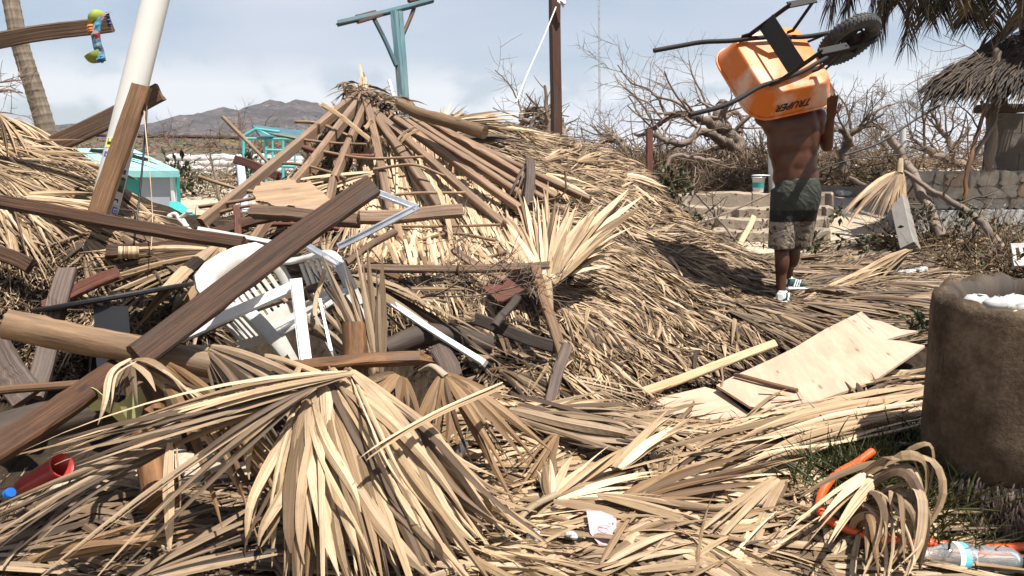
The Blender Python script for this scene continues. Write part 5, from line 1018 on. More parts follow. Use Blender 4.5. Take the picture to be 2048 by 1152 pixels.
# broken white tap pipe
PV = thing('pvc_fitting', P(365, 440, 5.0), 'broken white pvc pipe fitting sticking up left of the long rafter', 'pipe')
for pts, r in (([(338, 432, 5.0), (350, 428, 5.0), (358, 438, 5.0), (372, 452, 4.95)], 4.5), ([(358, 438, 5.0), (378, 424, 4.98)], 4.2), ([(366, 440, 4.98), (378, 462, 4.95)], 4.5)): plog('pipe', pts, r, 'white_pvc', parent=PV, rough=.0, sides=10)
for p in ((378, 424, 4.98), (372, 452, 4.95), (378, 460, 4.95), (340, 433, 5.0)):
    mb = MB(); ell(mb, P(*p), (.02, .02, .016)); mb.build('pipe_joint', M['white_pvc'], PV, smooth=True)

# white pole with stickers
WPL = thing('white_pole', P(178, 470, 4.75), 'thick leaning white pvc pole with stickers on its lower part', 'pole')
pa, pb = P(318, -30, 4.9), P(196, 470, 4.72); mb = MB(); rp = 26 / FPX * 4.85; tube(mb, [pb, pb * .7 + pa * .3, pb * .3 + pa * .7, pa], rp, 28); mb.build('pole_tube', M['white_pvc'], WPL, smooth=True)
pd = norm(pa - pb); toC = norm(np.array((0, 0, CAMH)) - pb); toC = norm(toC - pd * (toC @ pd)); sd_ = np.cross(pd, toC)
def sticker(t, ang, w, h, cols, seed):
    r_ = np.random.default_rng(seed)
    c = pb + (pa - pb) * t
    for m_, sc, off, o_ in ((cols[0], 1.0, .0015, (0, 0)), (cols[1], .62, .0028, r_.uniform(-.1, .1, 2)), (cols[2], .3, .004, r_.uniform(-.25, .25, 2))):
        mb = MB(); g = []
        for i in range(7):
            a = ang + (i / 6 - .5) * w * sc / rp + o_[0] * .1
            for j in range(2): g.append(c + pd * ((j - .5) * h * sc + o_[1] * h) + (toC * math.cos(a) + sd_ * math.sin(a)) * (rp + off))
        q = [(i * 2, i * 2 + 2, i * 2 + 3, i * 2 + 1) for i in range(6)]; mb.add(g, q); mb.build('sticker', m_, WPL)
cY, cB, cK, cW = plain('sticker_yellow', (.72, .62, .12)), plain('sticker_blue', (.05, .08, .35)), plain('sticker_black', (.02, .025, .025)), plain('sticker_grey', (.55, .56, .55))
sticker(.345, -.75, .06, .06, (cY, cK, cY), 1); sticker(.30, -.72, .05, .03, (cB, cB, cW), 2)
sticker(.25, .75, .05, .05, (cW, cB, cK), 3); sticker(.20, .72, .07, .09, (cK, plain('sticker_green', (.06, .13, .09)), cK), 4); sticker(.135, .62, .06, .04, (cW, cK, cW), 5); sticker(.10, .75, .035, .04, (cB, cW, cB), 6); sticker(.055, .5, .045, .05, (cW, cK, cW), 7); sticker(.05, .85, .05, .05, (cW, cK, cB), 8)
def cable(name, pts, r, mat, label, cat='cable', n=30): w = P(*np.array(pts, float).T); mb = MB(); tube(mb, spline(w, n), r, 6, caps=False); return mb.build(name, mat, base=w[0], smooth=True, label=label, cat=cat)
cable('cable', [(294, 205, 4.6), (291, 260, 4.55), (285, 330, 4.5), (278, 400, 4.45), (273, 440, 4.4)], .006, M['black_plastic'], 'black cable hanging from the leaning beam end beside the white pole')
cable('cable', [(287, 210, 4.6), (292, 270, 4.5), (300, 350, 4.45), (305, 440, 4.4), (302, 500, 4.3)], .003, M['straw_pale'], 'thin pale cord hanging beside the black cable', 'cord')
cable('cable', [(1112, 14, 9.2), (1085, 80, 9.0), (1058, 140, 8.6), (1032, 205, 7.6)], .008, M['white_paint'], 'thin white cord running down from the tall brown post', 'cord')
cable('wire', [(1890, 205, 9.3), (1830, 240, 9.1), (1760, 285, 8.8), (1690, 310, 8.6)], .012, M['black_plastic'], 'sagging black wire stretching down from the hut eave', 'wire')
cable('wire', [(1930, 240, 9.6), (1840, 300, 9.2), (1700, 320, 9.0), (1630, 345, 8.8)], .006, M['black_plastic'], 'thin wire running low behind the white pipe', 'wire')

# bikini top on the beam end
BK = thing('bikini_top', P(195, 50, 4.45), 'lime and patterned bikini top hanging from the beam end', 'bikini')
M['pattern'] = None
m, nt, b, out = new_mat('patterned_fabric'); t = nd(nt, 'ShaderNodeUVMap'); t.uv_map = 'UV'
vo = nd(nt, 'ShaderNodeTexVoronoi', {'Vector': mapping(nt, t.outputs[0], (60, 60, 1)), 'Scale': 1.0}); hs = nd(nt, 'ShaderNodeSeparateXYZ', {0: vo.outputs['Color']})
setp(nt, b, col=ramp(nt, hs.outputs[0], [(0, (.015, .10, .17)), (.35, (.03, .18, .21)), (.6, (.30, .085, .03)), (.7, (.22, .24, .22)), (.8, (.012, .04, .14)), (.92, (.22, .03, .06))], 'CONSTANT'), rough=.8); M['pattern'] = m
def cupm(c, r, ax, cut=.55):
    mb = MB(); A = np.array(ax).T; rings = []
    for t in np.linspace(.05, PI * cut, 8):
        a = np.arange(18) / 18 * 2 * PI; rr = 1 + .06 * np.sin(3 * a + t * 2); rings.append((np.stack([np.sin(t) * np.cos(a) * r * rr, np.sin(t) * np.sin(a) * r * rr, np.full(18, np.cos(t) * r)], -1)) @ A.T + c)
    loft(mb, rings, caps=False); return mb
_, s_, u_ = frame(np.array((.45, .2, -.85))); cupm(P(186, 108, 4.4), .05, (s_, u_, norm(np.array((.4, .35, -.85))))).build('cup', M['lime'], BK, smooth=True)
cupm(P(194, 38, 4.42), .05, (s_, u_, norm(np.array((-.2, -.5, .85))))).build('cup', M['lime'], BK, smooth=True)
def band(name, pts, w, mat, wd=(1, 0, .25)):
    q = spline(P(*np.array(pts, float).T), 16); wd = norm(np.array(wd, float)) * w / 2; mb = MB(); wig = np.stack([np.zeros(16), rng.normal(0, .004, 16), np.zeros(16)], -1)
    loft(mb, np.stack([q - wd + wig, q + wig * 2 + [0, -.008, 0], q + wd + wig, q + wd + [0, .004, 0], q - wd + [0, .004, 0]], 1)); mb.build(name, mat, BK)
band('strap', [(214, 26, 4.42), (200, 34, 4.38), (192, 60, 4.38), (193, 85, 4.38), (200, 108, 4.38), (203, 124, 4.38)], .05, M['pattern'])
band('strap', [(181, 42, 4.39), (180, 55, 4.38), (182, 66, 4.38)], .035, plain('orange_fabric', (.42, .13, .03), rough=.8))
band('tie', [(214, 25, 4.44), (217, 40, 4.46), (220, 54, 4.46)], .02, plain('navy_fabric', (.03, .04, .12), rough=.8)); band('tie', [(203, 112, 4.38), (205, 120, 4.38), (204, 126, 4.38)], .014, M['blue_plastic'])

# ------------------------------------------------------------------ hollow palm stump planter
ST = thing('palm_stump', P(2020, 1010, 2.72), 'hollow palm trunk stump used as a planter at the right edge', 'stump')
sc = P(2042, 590, 2.72); zt = sc[2]; rx = .275
M['stump_wood'] = wood('weathered_palm_stump', (.045, .032, .021), (.15, .108, .072), grain=34, stain=(.03, .02, .014), stamt=.8, bs=.6, knots=True)
m, nt, b, out = new_mat('weathered_palm_stump'); t = nd(nt, 'ShaderNodeTexCoord'); n_ = noise(nt, t.outputs['Object'], 7.0, 8.0, .65); n2_ = noise(nt, mapping(nt, t.outputs['Object'], (26, 26, 1.6)), 1.0, 5.0, .6, .5); n3 = noise(nt, t.outputs['Object'], 60.0, 4.0, .7); n4 = noise(nt, mapping(nt, t.outputs['Object'], (24, 24, 1.1)), 1.0, 3.0, .5, 1.2)
c_ = ramp(nt, n_, [(.32, (.035, .0235, .0145)), (.5, (.075, .052, .034)), (.68, (.125, .092, .063))]); c_ = mix(nt, .5, c_, mix(nt, 1.0, c_, ramp(nt, n3, [(.3, .35), (.7, 1.5)]), 'MULTIPLY')); c_ = mix(nt, ramp(nt, n4, [(.30, .8), (.32, 0.0)]), c_, (.012, .008, .006))
h_ = mth(nt, 'ADD', mth(nt, 'MULTIPLY', n2_, 1.3), mth(nt, 'ADD', n3, mth(nt, 'MULTIPLY', ramp(nt, n4, [(.29, 0.0), (.33, 1.0)]), .7))); setp(nt, b, col=c_, rough=.9, spec=.15, normal=bump(nt, h_, .6, .012)); M['stump_wood'] = m
mb = MB()
prof = [(rx * .84, .25), (rx * .93, .275), (rx * .98, .33), (rx * .99, .45), (rx * .985, .6), (rx, zt - .06), (rx * .99, zt - .02), (rx * .955, zt + .004), (rx * .83, zt + .006), (rx * .70, zt - .02), (rx * .66, zt - .07), (rx * .62, zt - .2), (.02, zt - .22)]
sh = rng.normal(0, 1, 40); sh = (sh + np.roll(sh, 1) + np.roll(sh, 2) + np.roll(sh, -1)) / 4; an = np.arange(40) / 40 * 2 * PI; rings = []
for k, (r, z) in enumerate(prof):
    inner = k >= 9; rr = r * (1 + .025 * sh * (3.2 if inner else 1)); tz = .025 * np.sin(an + .6) * (z > zt - .1) + (rng.normal(0, .013, 40) if k in (7, 8, 9) else 0)
    rings.append(np.stack([sc[0] + np.cos(an) * rr, sc[1] + np.sin(an) * rr, np.full(40, z) + tz], -1))
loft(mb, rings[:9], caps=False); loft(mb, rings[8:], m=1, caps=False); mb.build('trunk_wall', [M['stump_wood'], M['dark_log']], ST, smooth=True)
mb = MB(); lathe(mb, [(rx * 1.45, -.02), (rx * 1.3, .1), (rx * 1.12, .22), (rx * .97, .30)], (sc[0], sc[1], 0), 36, rough=.05); mb.build('root_base', M['dark_log'], ST, smooth=True)
n = 4200; a = rng.uniform(0, 2 * PI, n); z = rng.uniform(.0, .30, n); r = np.interp(z, [0, .1, .22, .3], [1.42, 1.3, 1.13, .99]) * rx
p0 = np.stack([sc[0] + np.cos(a) * r, sc[1] + np.sin(a) * r, z + .02], -1); out_ = np.stack([np.cos(a), np.sin(a), np.zeros(n)], -1)
p2 = p0 + out_ * rng.uniform(.004, .022, n)[:, None] + np.c_[rng.normal(0, .008, (n, 2)), -rng.uniform(.02, .07, n)]
M['root'] = straw('palm_root_fibre', [(0, (.022, .015, .012)), (.5, (.06, .042, .033)), (.9, (.14, .11, .092)), (1, (.2, .165, .14))], wamt=.3, transl=0.0)
mb = MB(); ribbons(mb, p0, (p0 + p2) / 2 + out_ * .008, p2, rng.uniform(.004, .010, n), out_ + rng.normal(0, .4, (n, 3)), 3, .5); mb.build('root_fibre', M['root'], ST, kind='stuff')
mb = MB(); c = sc + np.array((.03, .02, -.045))
for k in range(7): ell(mb, c + rng.normal(0, 1, 3) * (.07, .05, .012), (.05, .045, .03), nu=12, nv=8)
mb.v = [v + rng.normal(0, .003, v.shape) for v in mb.v]; mb.build('crumpled_cloth', M['white_foam'], smooth=True, label='crumpled white cloth lying inside the hollow stump', cat='cloth')
mb = MB(); ell(mb, sc + np.array((-.06, -.02, -.075)), (.13, .11, .03)); mb.build('sandbag', plain('yellowish_sack', (.42, .34, .19), rough=.9, bumps=.4), smooth=True, label='yellowish sack packed into the hollow stump under the cloth', cat='sack')

# ------------------------------------------------------------------ hose, bottle, rubbish
w = P(*np.array([(1745, 903, 2.82), (1715, 925, 2.78), (1672, 950, 2.72), (1645, 985, 2.66), (1640, 1020, 2.6), (1665, 1045, 2.55), (1700, 1060, 2.53), (1760, 1078, 2.5), (1850, 1085, 2.5), (1960, 1098, 2.48), (2090, 1090, 2.5)]).T)
w[:, 2] = np.maximum(w[:, 2], surf(w[:, 0], w[:, 1]) + np.array([.02] * 7 + [-.005, -.014, -.012, -.012])); q = spline(w, 90); mb = MB(); tube(mb, q, .0135 + .0012 * (np.arange(90) % 2), 14); mb.build('hose', M['orange_hose'], base=w[0], smooth=True, label='ribbed orange hose looping around curled palm leaves', cat='hose')
BT = thing('plastic_bottle', P(1950, 1130, 2.45), 'crushed clear plastic water bottle lying at the bottom right', 'bottle')
m, nt, b, out = new_mat('clear_plastic'); setp(nt, b, col=(.93, .95, .97), rough=.08, trans=.86, ior=1.25, spec=.6); M['clear'] = m
a, b_ = P(1838, 1120, 2.42), P(2110, 1140, 2.5); ad = norm(b_ - a); _, s_, u_ = frame(ad); AX = np.stack([s_, u_, ad], 1); Lb = .33
pr = [(.0135, .012), (.0135, .03), (.02, .04), (.035, .075), (.042, .10), (.043, .13), (.043, .165), (.040, .17), (.043, .176), (.040, .19), (.043, .2), (.040, .212), (.043, .225), (.040, .238), (.043, .25), (.040, .262), (.043, .275), (.041, .31), (.034, .33), (.001, .326)]
a = a + [0, 0, .02]; mb = MB(); lathe(mb, pr, a, 28, ax=AX, rough=.03); mb.build('bottle_body', M['clear'], BT, smooth=True)
mb = MB(); lathe(mb, [(.001, 0), (.0155, 0), (.0165, .003), (.0165, .018), (.0145, .02)], a, 20, ax=AX); mb.build('cap', M['white_foam'], BT, smooth=True)
m, nt, b, out = new_mat('bottle_label'); t = nd(nt, 'ShaderNodeUVMap'); t.uv_map = 'UV'; sx = nd(nt, 'ShaderNodeSeparateXYZ', {0: t.outputs[0]})
setp(nt, b, col=(.75, .8, .82), rough=.4); M['label'] = m
mb = MB(); lathe(mb, [(.0436, .108), (.0441, .125)], a, 28, ax=AX); mb.build('label_band', M['label'], BT, smooth=True)
mb = MB(); lathe(mb, [(.0441, .1255), (.0440, .146)], a, 28, ax=AX); mb.build('label_band', plain('label_blue', (.10, .50, .68), rough=.4), BT, smooth=True)
m = plain('pink_wrapper', (.36, .235, .26), rough=.6); m2 = plain('dark_print', (.10, .06, .07), rough=.6)
WR = thing('wrapper', P(1200, 1085, 2.5), 'torn pinkish printed wrapper lying in the leaf litter', 'wrapper')
wp_ = P(*np.array([(1172, 1066, 2.54), (1200, 1064, 2.54), (1232, 1070, 2.54), (1232, 1092, 2.48), (1205, 1104, 2.45), (1180, 1094, 2.47)], float).T); wp_[:, 2] = surf(wp_[:, 0], wp_[:, 1]) + np.array((.085, .09, .075, .045, .035, .06))
mb = MB(); sheet(mb, wp_, .002); mb.build('foil', m, WR)
c = wp_.mean(0) + [0, 0, .003]
mb = MB()
for k in range(7): boxbeam(mb, c + [-.036 + k * .012, .012, .001], c + [-.034 + k * .012, .03, .001], .004, .001, face=(0, 0, 1), seg=1, warp=0)
mb.build('print', m2, WR)
mb = MB(); an = np.linspace(0, 5.6, 22); tube(mb, c + np.stack([.018 * np.cos(an) + .006, -.012 + .008 * np.sin(an), np.full(22, .002)], -1), .001, 4); mb.build('print', m2, WR)
def foam(px, py, d, s, label, kind='foam_piece', cat='foam', mat='white_foam'):
    p = P(px, py, d); p[2] = surf(p[0], p[1]) + s * .5 + (.04 if py > 1000 else 0); mb = MB()
    for k in range(5): ell(mb, p + rng.normal(0, s * .5, 3) * (1, .7, .3), (s * rng.uniform(.5, .9), s * rng.uniform(.5, .8), s * .45), nu=9, nv=6)
    mb.v = [v + rng.normal(0, s * .06, v.shape) for v in mb.v]; mb.build(kind, M[mat], label=label, cat=cat)
foam(1070, 1068, 2.5, .022, 'crumbled white foam lying left of the torn wrapper'); foam(1140, 1088, 2.47, .018, 'smaller white foam crumbs touching the torn wrapper'); foam(1640, 900, 2.85, .035, 'white paper scrap under the grass left of the hose', 'paper_scrap', 'paper'); foam(1560, 1075, 2.5, .02, 'crumpled foil scrap in the litter left of the hose loop', 'foil_scrap', 'foil', 'aluminium')
foam(1810, 525, 7.2, .06, 'white plastic scrap at the foot of the concrete post', 'plastic_scrap', 'scrap'); foam(1845, 522, 7.2, .05, 'smaller white scrap right of the concrete post', 'plastic_scrap', 'scrap'); foam(1692, 390, 12.0, .10, 'flat white scrap lying at the top of the sandy path', 'plastic_scrap', 'scrap')
mb = MB(); boxbeam(mb, P(1640, 384, 12.3), P(1775, 386, 12.0), .16, .2, face=(0, -1, .3), seg=8, warp=.02); mb.build('kerb_log', M['stone'], label='pale kerb beam across the top of the sandy path', cat='kerb')
BU = thing('paint_bucket', P(1514, 383, 10.9), 'white and green bucket sitting on the top step beside the man', 'bucket')
c = P(1516, 384, 10.9); mb = MB(); lathe(mb, [(.07, 0), (.085, .19), (.095, .19), (.095, .205), (.08, .205), (.065, .02), (.001, .02)], c, 20); mb.build('bucket_body', M['white_paint'], BU, smooth=True)
mb = MB(); lathe(mb, [(.0765, .06), (.082, .13)], c, 20); mb.build('bucket_label', M['teal'], BU, smooth=True)
mb = MB(); ell(mb, c + [.03, 0, .225], (.13, .10, .012)); mb.build('lid', M['white_paint'], BU, smooth=True)
# leaning concrete post and second chair at right
mb = MB(); boxbeam(mb, P(1792, 382, 9.0), P(1822, 500, 8.1), .15, .15, face=(.5, -1, .2), seg=4); mb.build('concrete_post', M['concrete'], label='leaning square concrete post under the dead hanging frond', cat='post')
CB = thing('plastic_chair', P(2040, 500, 7.2), 'overturned white plastic chair back at the right edge below the wall', 'chair')
mb = MB(); boxbeam(mb, P(2020, 492, 7.3), P(2120, 490, 7.3), .05, .03, face=(0, -1, .4)); mb.build('top_rail', M['chair_white'], CB)
for k in range(5):
    mb = MB(); boxbeam(mb, P(2026 + k * 15, 494, 7.29), P(2030 + k * 16, 524, 7.1), .035, .015, face=(0, -1, .5), seg=2); mb.build('slat', M['chair_white'], CB)
mb = MB(); boxbeam(mb, P(2026, 528, 7.05), P(2120, 530, 7.05), .06, .03, face=(0, -1, .6)); mb.build('seat_edge', M['chair_white'], CB)

# ------------------------------------------------------------------ storm-stripped trees
def grow(mb, p, d, r, L, lvl, rg, wig=.22, up=.03, kids=3.0, ang=(.5, 1.2), sides=6, taper=.55, rmin=.004):
    n = max(4, int(L / max(r * 2.2, .09))); n = min(n, 16); st = L / n; pts = [np.array(p, float)]; d = norm(d); q = np.array(d)
    bend = rg.normal(0, wig * .5, 3)
    for i in range(n):
        q = norm(q + rg.normal(0, wig, 3) * .6 + bend * .35 + np.array((0, 0, up))); pts.append(pts[-1] + q * st)
        if rg.random() < .15: bend = rg.normal(0, wig * .6, 3)
    rs = np.linspace(r, r * taper if lvl > 0 else r * .35, n + 1); tube(mb, pts, rs, sides if lvl > 1 else (5 if lvl == 1 else 4), rough=.06 if lvl > 1 else 0, caps=lvl > 0)
    if lvl <= 0: return
    for k in range(rg.poisson(kids) + 1):
        i = int(rg.uniform(.25, 1) * n); T = norm(pts[min(i + 1, n)] - pts[max(i - 1, 0)]); a = rg.uniform(*ang); ax_ = norm(np.cross(T, rg.normal(0, 1, 3)))
        dd = norm(T * math.cos(a) + ax_ * math.sin(a)); grow(mb, pts[i], dd, max(rs[i] * rg.uniform(.4, .7), rmin), L * rg.uniform(.45, .8), lvl - 1, rg, wig, up, kids, ang, sides, taper, rmin)
def tree(name, limbs, label, seed, rpx, twigs=(2, 3.0, .9), wig=.22, up=.03, mat='bark', group=None, rmin=.004, kidn=1.0):
    """limbs: list of polylines (px,py,d) for trunk and main boughs; twigs grown from them"""
    rg = np.random.default_rng(seed); b0 = P(*limbs[0][0]); th = thing(name, b0, label, 'tree', group); mt = MB(); mc = MB()
    for li, pts in enumerate(limbs):
        w = P(*np.array([p[:3] for p in pts], float).T); q = spline(w, len(pts) * 5) if len(w) > 2 else np.linspace(w[0], w[1], 8)
        rr = .84 * np.array(rpx[li] if isinstance(rpx[li], (list, tuple)) else (rpx[li], rpx[li] * .45), float) / FPX * pts[0][2]
        r = np.interp(np.linspace(0, 1, len(q)), np.linspace(0, 1, len(rr)), rr); q = q + rg.normal(0, 1, q.shape) * r[:, None] * .22
        tube(mt, q, r, 9, rough=.10)
        nk = int(len(q) * kidn * (.22 if li == 0 and len(limbs) > 1 else .42)) + 1
        for k in range(nk):
            i = int(rg.uniform(.3, 1) * (len(q) - 1)); T = norm(q[min(i + 1, len(q) - 1)] - q[max(i - 1, 0)]); a = rg.uniform(.4, 1.3); ax_ = norm(np.cross(T, rg.normal(0, 1, 3)))
            grow(mc, q[i], T * math.cos(a) + ax_ * math.sin(a) + [0, 0, .25], max(r[i] * rg.uniform(.25, .5), rmin), twigs[2] * rg.uniform(.5, 1.2), twigs[0], rg, wig, up, twigs[1], rmin=rmin)
    mt.build('trunk', M[mat], th, smooth=True)
    if mc.v: mc.build('crown', M['twig'], th, smooth=True, kind='stuff')
    return th
D = 15.0
tree('gnarled_tree', [[(1500, 330, D), (1478, 300, D), (1462, 268, D), (1440, 240, D), (1438, 215, D), (1452, 205, D)], [(1442, 258, D), (1420, 248, D - .4), (1395, 235, D - .8), (1372, 230, D - 1), (1345, 230, D - 1), (1322, 245, D - 1), (1300, 262, D - .8)],
     [(1478, 300, D), (1450, 285, D - .6), (1430, 275, D - 1), (1400, 262, D - 1.2), (1375, 285, D - 1.4), (1340, 285, D - 1.4), (1310, 272, D - 1.2), (1270, 268, D)], [(1490, 310, D), (1455, 290, D), (1425, 300, D), (1418, 320, D)], [(1345, 230, D - 1), (1330, 228, D), (1318, 200, D), (1295, 178, D), (1262, 165, D), (1235, 130, D)], [(1440, 240, D), (1470, 225, D + .5), (1485, 245, D + .5), (1478, 265, D)]],
     'largest gnarled stripped tree with boughs arching left beside the wheelbarrow handle', 3, [(24, 19, 14, 12, 9), (12, 9, 7, 5), (13, 9, 7, 4), (10, 6), (4.5, 1.5), (7, 4)], twigs=(2, 1.7, .85), kidn=.7)
tree('gnarled_tree', [[(1096, 300, 12), (1090, 262, 12), (1085, 235, 12), (1078, 222, 12), (1058, 218, 12)], [(1090, 255, 12), (1060, 245, 11.8), (1042, 238, 11.8), (1052, 222, 12), (1085, 228, 12)], [(1090, 250, 12), (1072, 232, 11.8), (1062, 258, 11.7), (1068, 275, 11.7), (1088, 284, 11.7)], [(1120, 300, 12.1), (1126, 265, 12.1), (1120, 240, 12.1)], [(1046, 290, 12), (1040, 270, 12), (1045, 245, 12), (1055, 230, 12)]],
     'gnarled broken tree with curled boughs behind the tall brown post', 8, [(13, 9, 7), (8, 5), (7, 3.5), (12, 8), (6, 5)], twigs=(1, 2.2, .45), kidn=.6)
mb = MB()
TB_ = tree('splintered_trunk', [[(1098, 290, 11.6), (1094, 230, 11.6), (1090, 170, 11.6)]], 'torn pale splintered trunk standing beside the tall brown post', 4, [(8, 6, 3)], twigs=(0, 1, .3), kidn=.3, mat='log')
tree('bare_tree', [[(1062, 285, 13), (1048, 240, 13), (1035, 200, 13), (1015, 165, 13), (990, 140, 13)]], 'thin bare sapling with fine twigs left of the tall brown post', 15, [(3, 1.2)], twigs=(1, 2.0, .6), kidn=.7)
tree('bare_tree', [[(1260, 320, 16), (1238, 285, 16), (1212, 280, 16), (1192, 300, 16), (1172, 318, 16)], [(1260, 300, 16), (1240, 278, 16), (1215, 270, 16), (1195, 290, 16)]], 'arched fallen bough behind the right end of the thatch ridge', 21, [(9, 6), (7, 4)], twigs=(2, 2.5, .8))
tree('bare_tree', [[(1330, 335, 17), (1318, 285, 17), (1300, 235, 17), (1272, 195, 17), (1250, 175, 17)], [(1318, 285, 17), (1345, 235, 17), (1350, 200, 17)]], 'bare tree with a spray of fine twigs behind the red-brown post', 23, [(4, 1.6), (3, 1)], twigs=(1, 2.6, .9), kidn=1.0)
tree('bare_tree', [[(1440, 330, 18), (1425, 250, 18), (1405, 190, 18), (1385, 150, 18), (1378, 120, 18)]], 'tall thin bare tree rising toward the wheelbarrow handles', 29, [(4, 1.2)], twigs=(1, 2.2, .9), kidn=.9)
tree('gnarled_tree', [[(1692, 350, 14), (1690, 300, 14), (1700, 270, 14), (1722, 255, 14), (1745, 250, 14), (1765, 258, 14)], [(1700, 290, 14), (1690, 265, 13.8), (1672, 258, 13.8), (1655, 262, 13.8)], [(1718, 256, 14), (1730, 240, 14), (1765, 215, 14), (1790, 208, 14)], [(1705, 268, 14), (1698, 235, 14), (1688, 205, 14), (1668, 190, 14)]],
     'gnarled stripped tree just right of the man with boughs bent right', 31, [(14, 9, 6, 4), (9, 5), (5, 1.6), (4, 1.2)], twigs=(2, 2.4, .6), kidn=.7)
tree('gnarled_tree', [[(1925, 330, 16), (1900, 322, 16), (1870, 310, 16), (1850, 298, 16)], [(1905, 322, 16), (1900, 285, 16), (1885, 265, 16), (1872, 240, 16), (1860, 222, 16)], [(1900, 300, 16), (1925, 275, 16), (1940, 255, 16)], [(1862, 305, 16), (1835, 285, 16), (1820, 275, 16)]],
     'crooked stripped tree rising behind the stone wall before the dark car', 37, [(11, 8), (8, 2.5), (7, 3), (6, 2)], twigs=(2, 2.8, .9), kidn=1.0)
tree('bare_tree', [[(1790, 345, 24), (1778, 310, 24), (1770, 290, 24)]], 'low far-off bare scrub tree just left of the white pipe', 41, [(5, 3)], twigs=(2, 4, 1.3), kidn=1.6)
tree('bare_tree', [[(1700, 340, 24), (1690, 315, 24), (1700, 300, 24)]], 'low far-off bare scrub tree behind the gnarled tree right of the man', 42, [(5, 3)], twigs=(2, 4, 1.3), kidn=1.6)
tree('bare_tree', [[(485, 300, 20), (480, 260, 20), (478, 225, 20)], [(480, 262, 20), (492, 245, 20)]], 'small bare broken tree before the hill left of the longest rafter', 43, [(5, 2), (3, 1.5)], twigs=(1, 2, .6), kidn=.6)
tree('bare_tree', [[(440, 400, 12), (430, 350, 12), (420, 312, 12)]], 'thin leafless stem standing right of the pump house', 47, [(4, 2)], twigs=(1, 2, .5), kidn=.8)
tree('bare_tree', [[(-90, 400, 9), (-80, 220, 9), (0, 182, 9), (45, 186, 9)], [(-80, 220, 9), (-40, 172, 9), (0, 165, 9), (40, 160, 9)], [(-80, 230, 9), (0, 225, 9), (28, 228, 9)]], 'dead tree reaching in from the left edge behind the palm trunk', 53, [(9, 5, 3, 2), (3, 1.5), (3, 1)], twigs=(1, 2, .35), kidn=.9)
tree('bare_tree', [[(350, 330, 26), (345, 300, 26), (330, 270, 26)]], 'low bare bush on the brown bank above the pump house roof', 59, [(3, 1.5)], twigs=(1, 3, .9))
tree('bare_tree', [[(400, 330, 26), (410, 290, 26), (440, 283, 26)]], 'low bare bush on the brown bank above the whitewashed wall', 60, [(3, 1.2)], twigs=(1, 3, .9))
tree('bare_tree', [[(1530, 345, 17), (1524, 290, 17), (1520, 262, 17)], [(1529, 330, 17), (1518, 300, 17), (1505, 285, 17)]], 'broken sapling standing left of the man\'s waist', 61, [(4, 3), (4, 2)], twigs=(1, 2.5, .6))
tree('bare_branch', [[(1775, 268, 9.3), (1815, 330, 9.2), (1850, 400, 8.9), (1885, 478, 8.4)]], 'fallen straight trunk leaning before the stone wall by the white pipe', 67, [(10, 11, 11, 12)], twigs=(0, 1, .4), kidn=.3)
tree('bare_branch', [[(1808, 343, 9.0), (1870, 385, 8.8), (1930, 420, 8.5), (1975, 455, 8.2), (2005, 498, 7.9)]], 'long dark bough arching down across the stone wall', 71, [(5, 7, 8, 8.5)], twigs=(1, 2, .5), kidn=.5)
tree('bare_branch', [[(1925, 430, 9.2), (1938, 330, 9.3), (1960, 250, 9.4), (1995, 140, 9.5)]], 'reddish crooked pole trunk rising in front of the hut corner', 73, [(6, 5, 4)], twigs=(1, 2, .9), kidn=.6, mat='bark_log')
tree('bare_branch', [[(1980, 340, 9.6), (1985, 250, 9.6), (1995, 160, 9.6), (1990, 100, 9.6)], [(1935, 330, 9.5), (1985, 250, 9.5), (1998, 200, 9.5)]], 'forked brown trunk holding up the hut eave', 79, [(12, 11, 10), (6, 4)], twigs=(1, 2, .5), kidn=.4, mat='palm_bark')
tree('bare_branch', [[(1700, 355, 10), (1760, 390, 9.5), (1795, 440, 9.0), (1835, 520, 8.0)]], 'thin fallen branch crossing before the leaning concrete post', 83, [(4, 5, 5)], twigs=(1, 2.0, .5), kidn=.7)
tree('bare_branch', [[(1340, 478, 8.6), (1350, 440, 8.8), (1380, 395, 9.2), (1390, 380, 9.3)]], 'dark broken branch poking out of the brush left of the steps', 89, [(8, 7, 6)], twigs=(1, 2.5, .5), kidn=.6)
tree('bare_branch', [[(1390, 385, 9.4), (1430, 430, 9.0), (1478, 490, 8.4)]], 'thin fallen branch lying down across the stone steps', 97, [(3, 2.2)], twigs=(1, 2, .4), kidn=.6)
tree('bare_branch', [[(1545, 385, 9.4), (1440, 432, 9.0), (1380, 452, 8.6)]], 'thin bare pole lying slantwise over the stone steps up to the bucket', 98, [(2.4, 2)], twigs=(1, 2, .4), kidn=.4)
tree('bare_branch', [[(1325, 345, 11), (1350, 312, 11), (1395, 318, 11), (1440, 322, 11)]], 'long reddish fallen branch lying over the brush', 101, [(4, 6, 4)], twigs=(1, 2, .5), kidn=.6)
tree('bare_branch', [[(1060, 405, 5.6), (1125, 390, 5.5), (1130, 340, 5.4)]], 'small pale dead twig sticking out of the upper thatch', 103, [(2.5, 1.8)], twigs=(0, 1, .15), kidn=.5, mat='stick')
tree('bare_branch', [[(830, 600, 4.3), (900, 575, 4.2), (960, 520, 4.2)], [(850, 592, 4.27), (960, 590, 4.1), (1060, 565, 4.0)]], 'tangle of thin dead twigs in the hollow under the level lath', 107, [(2.5, 1.6), (2.5, 1.6)], twigs=(2, 2.5, .28), kidn=1.4, rmin=.0022)

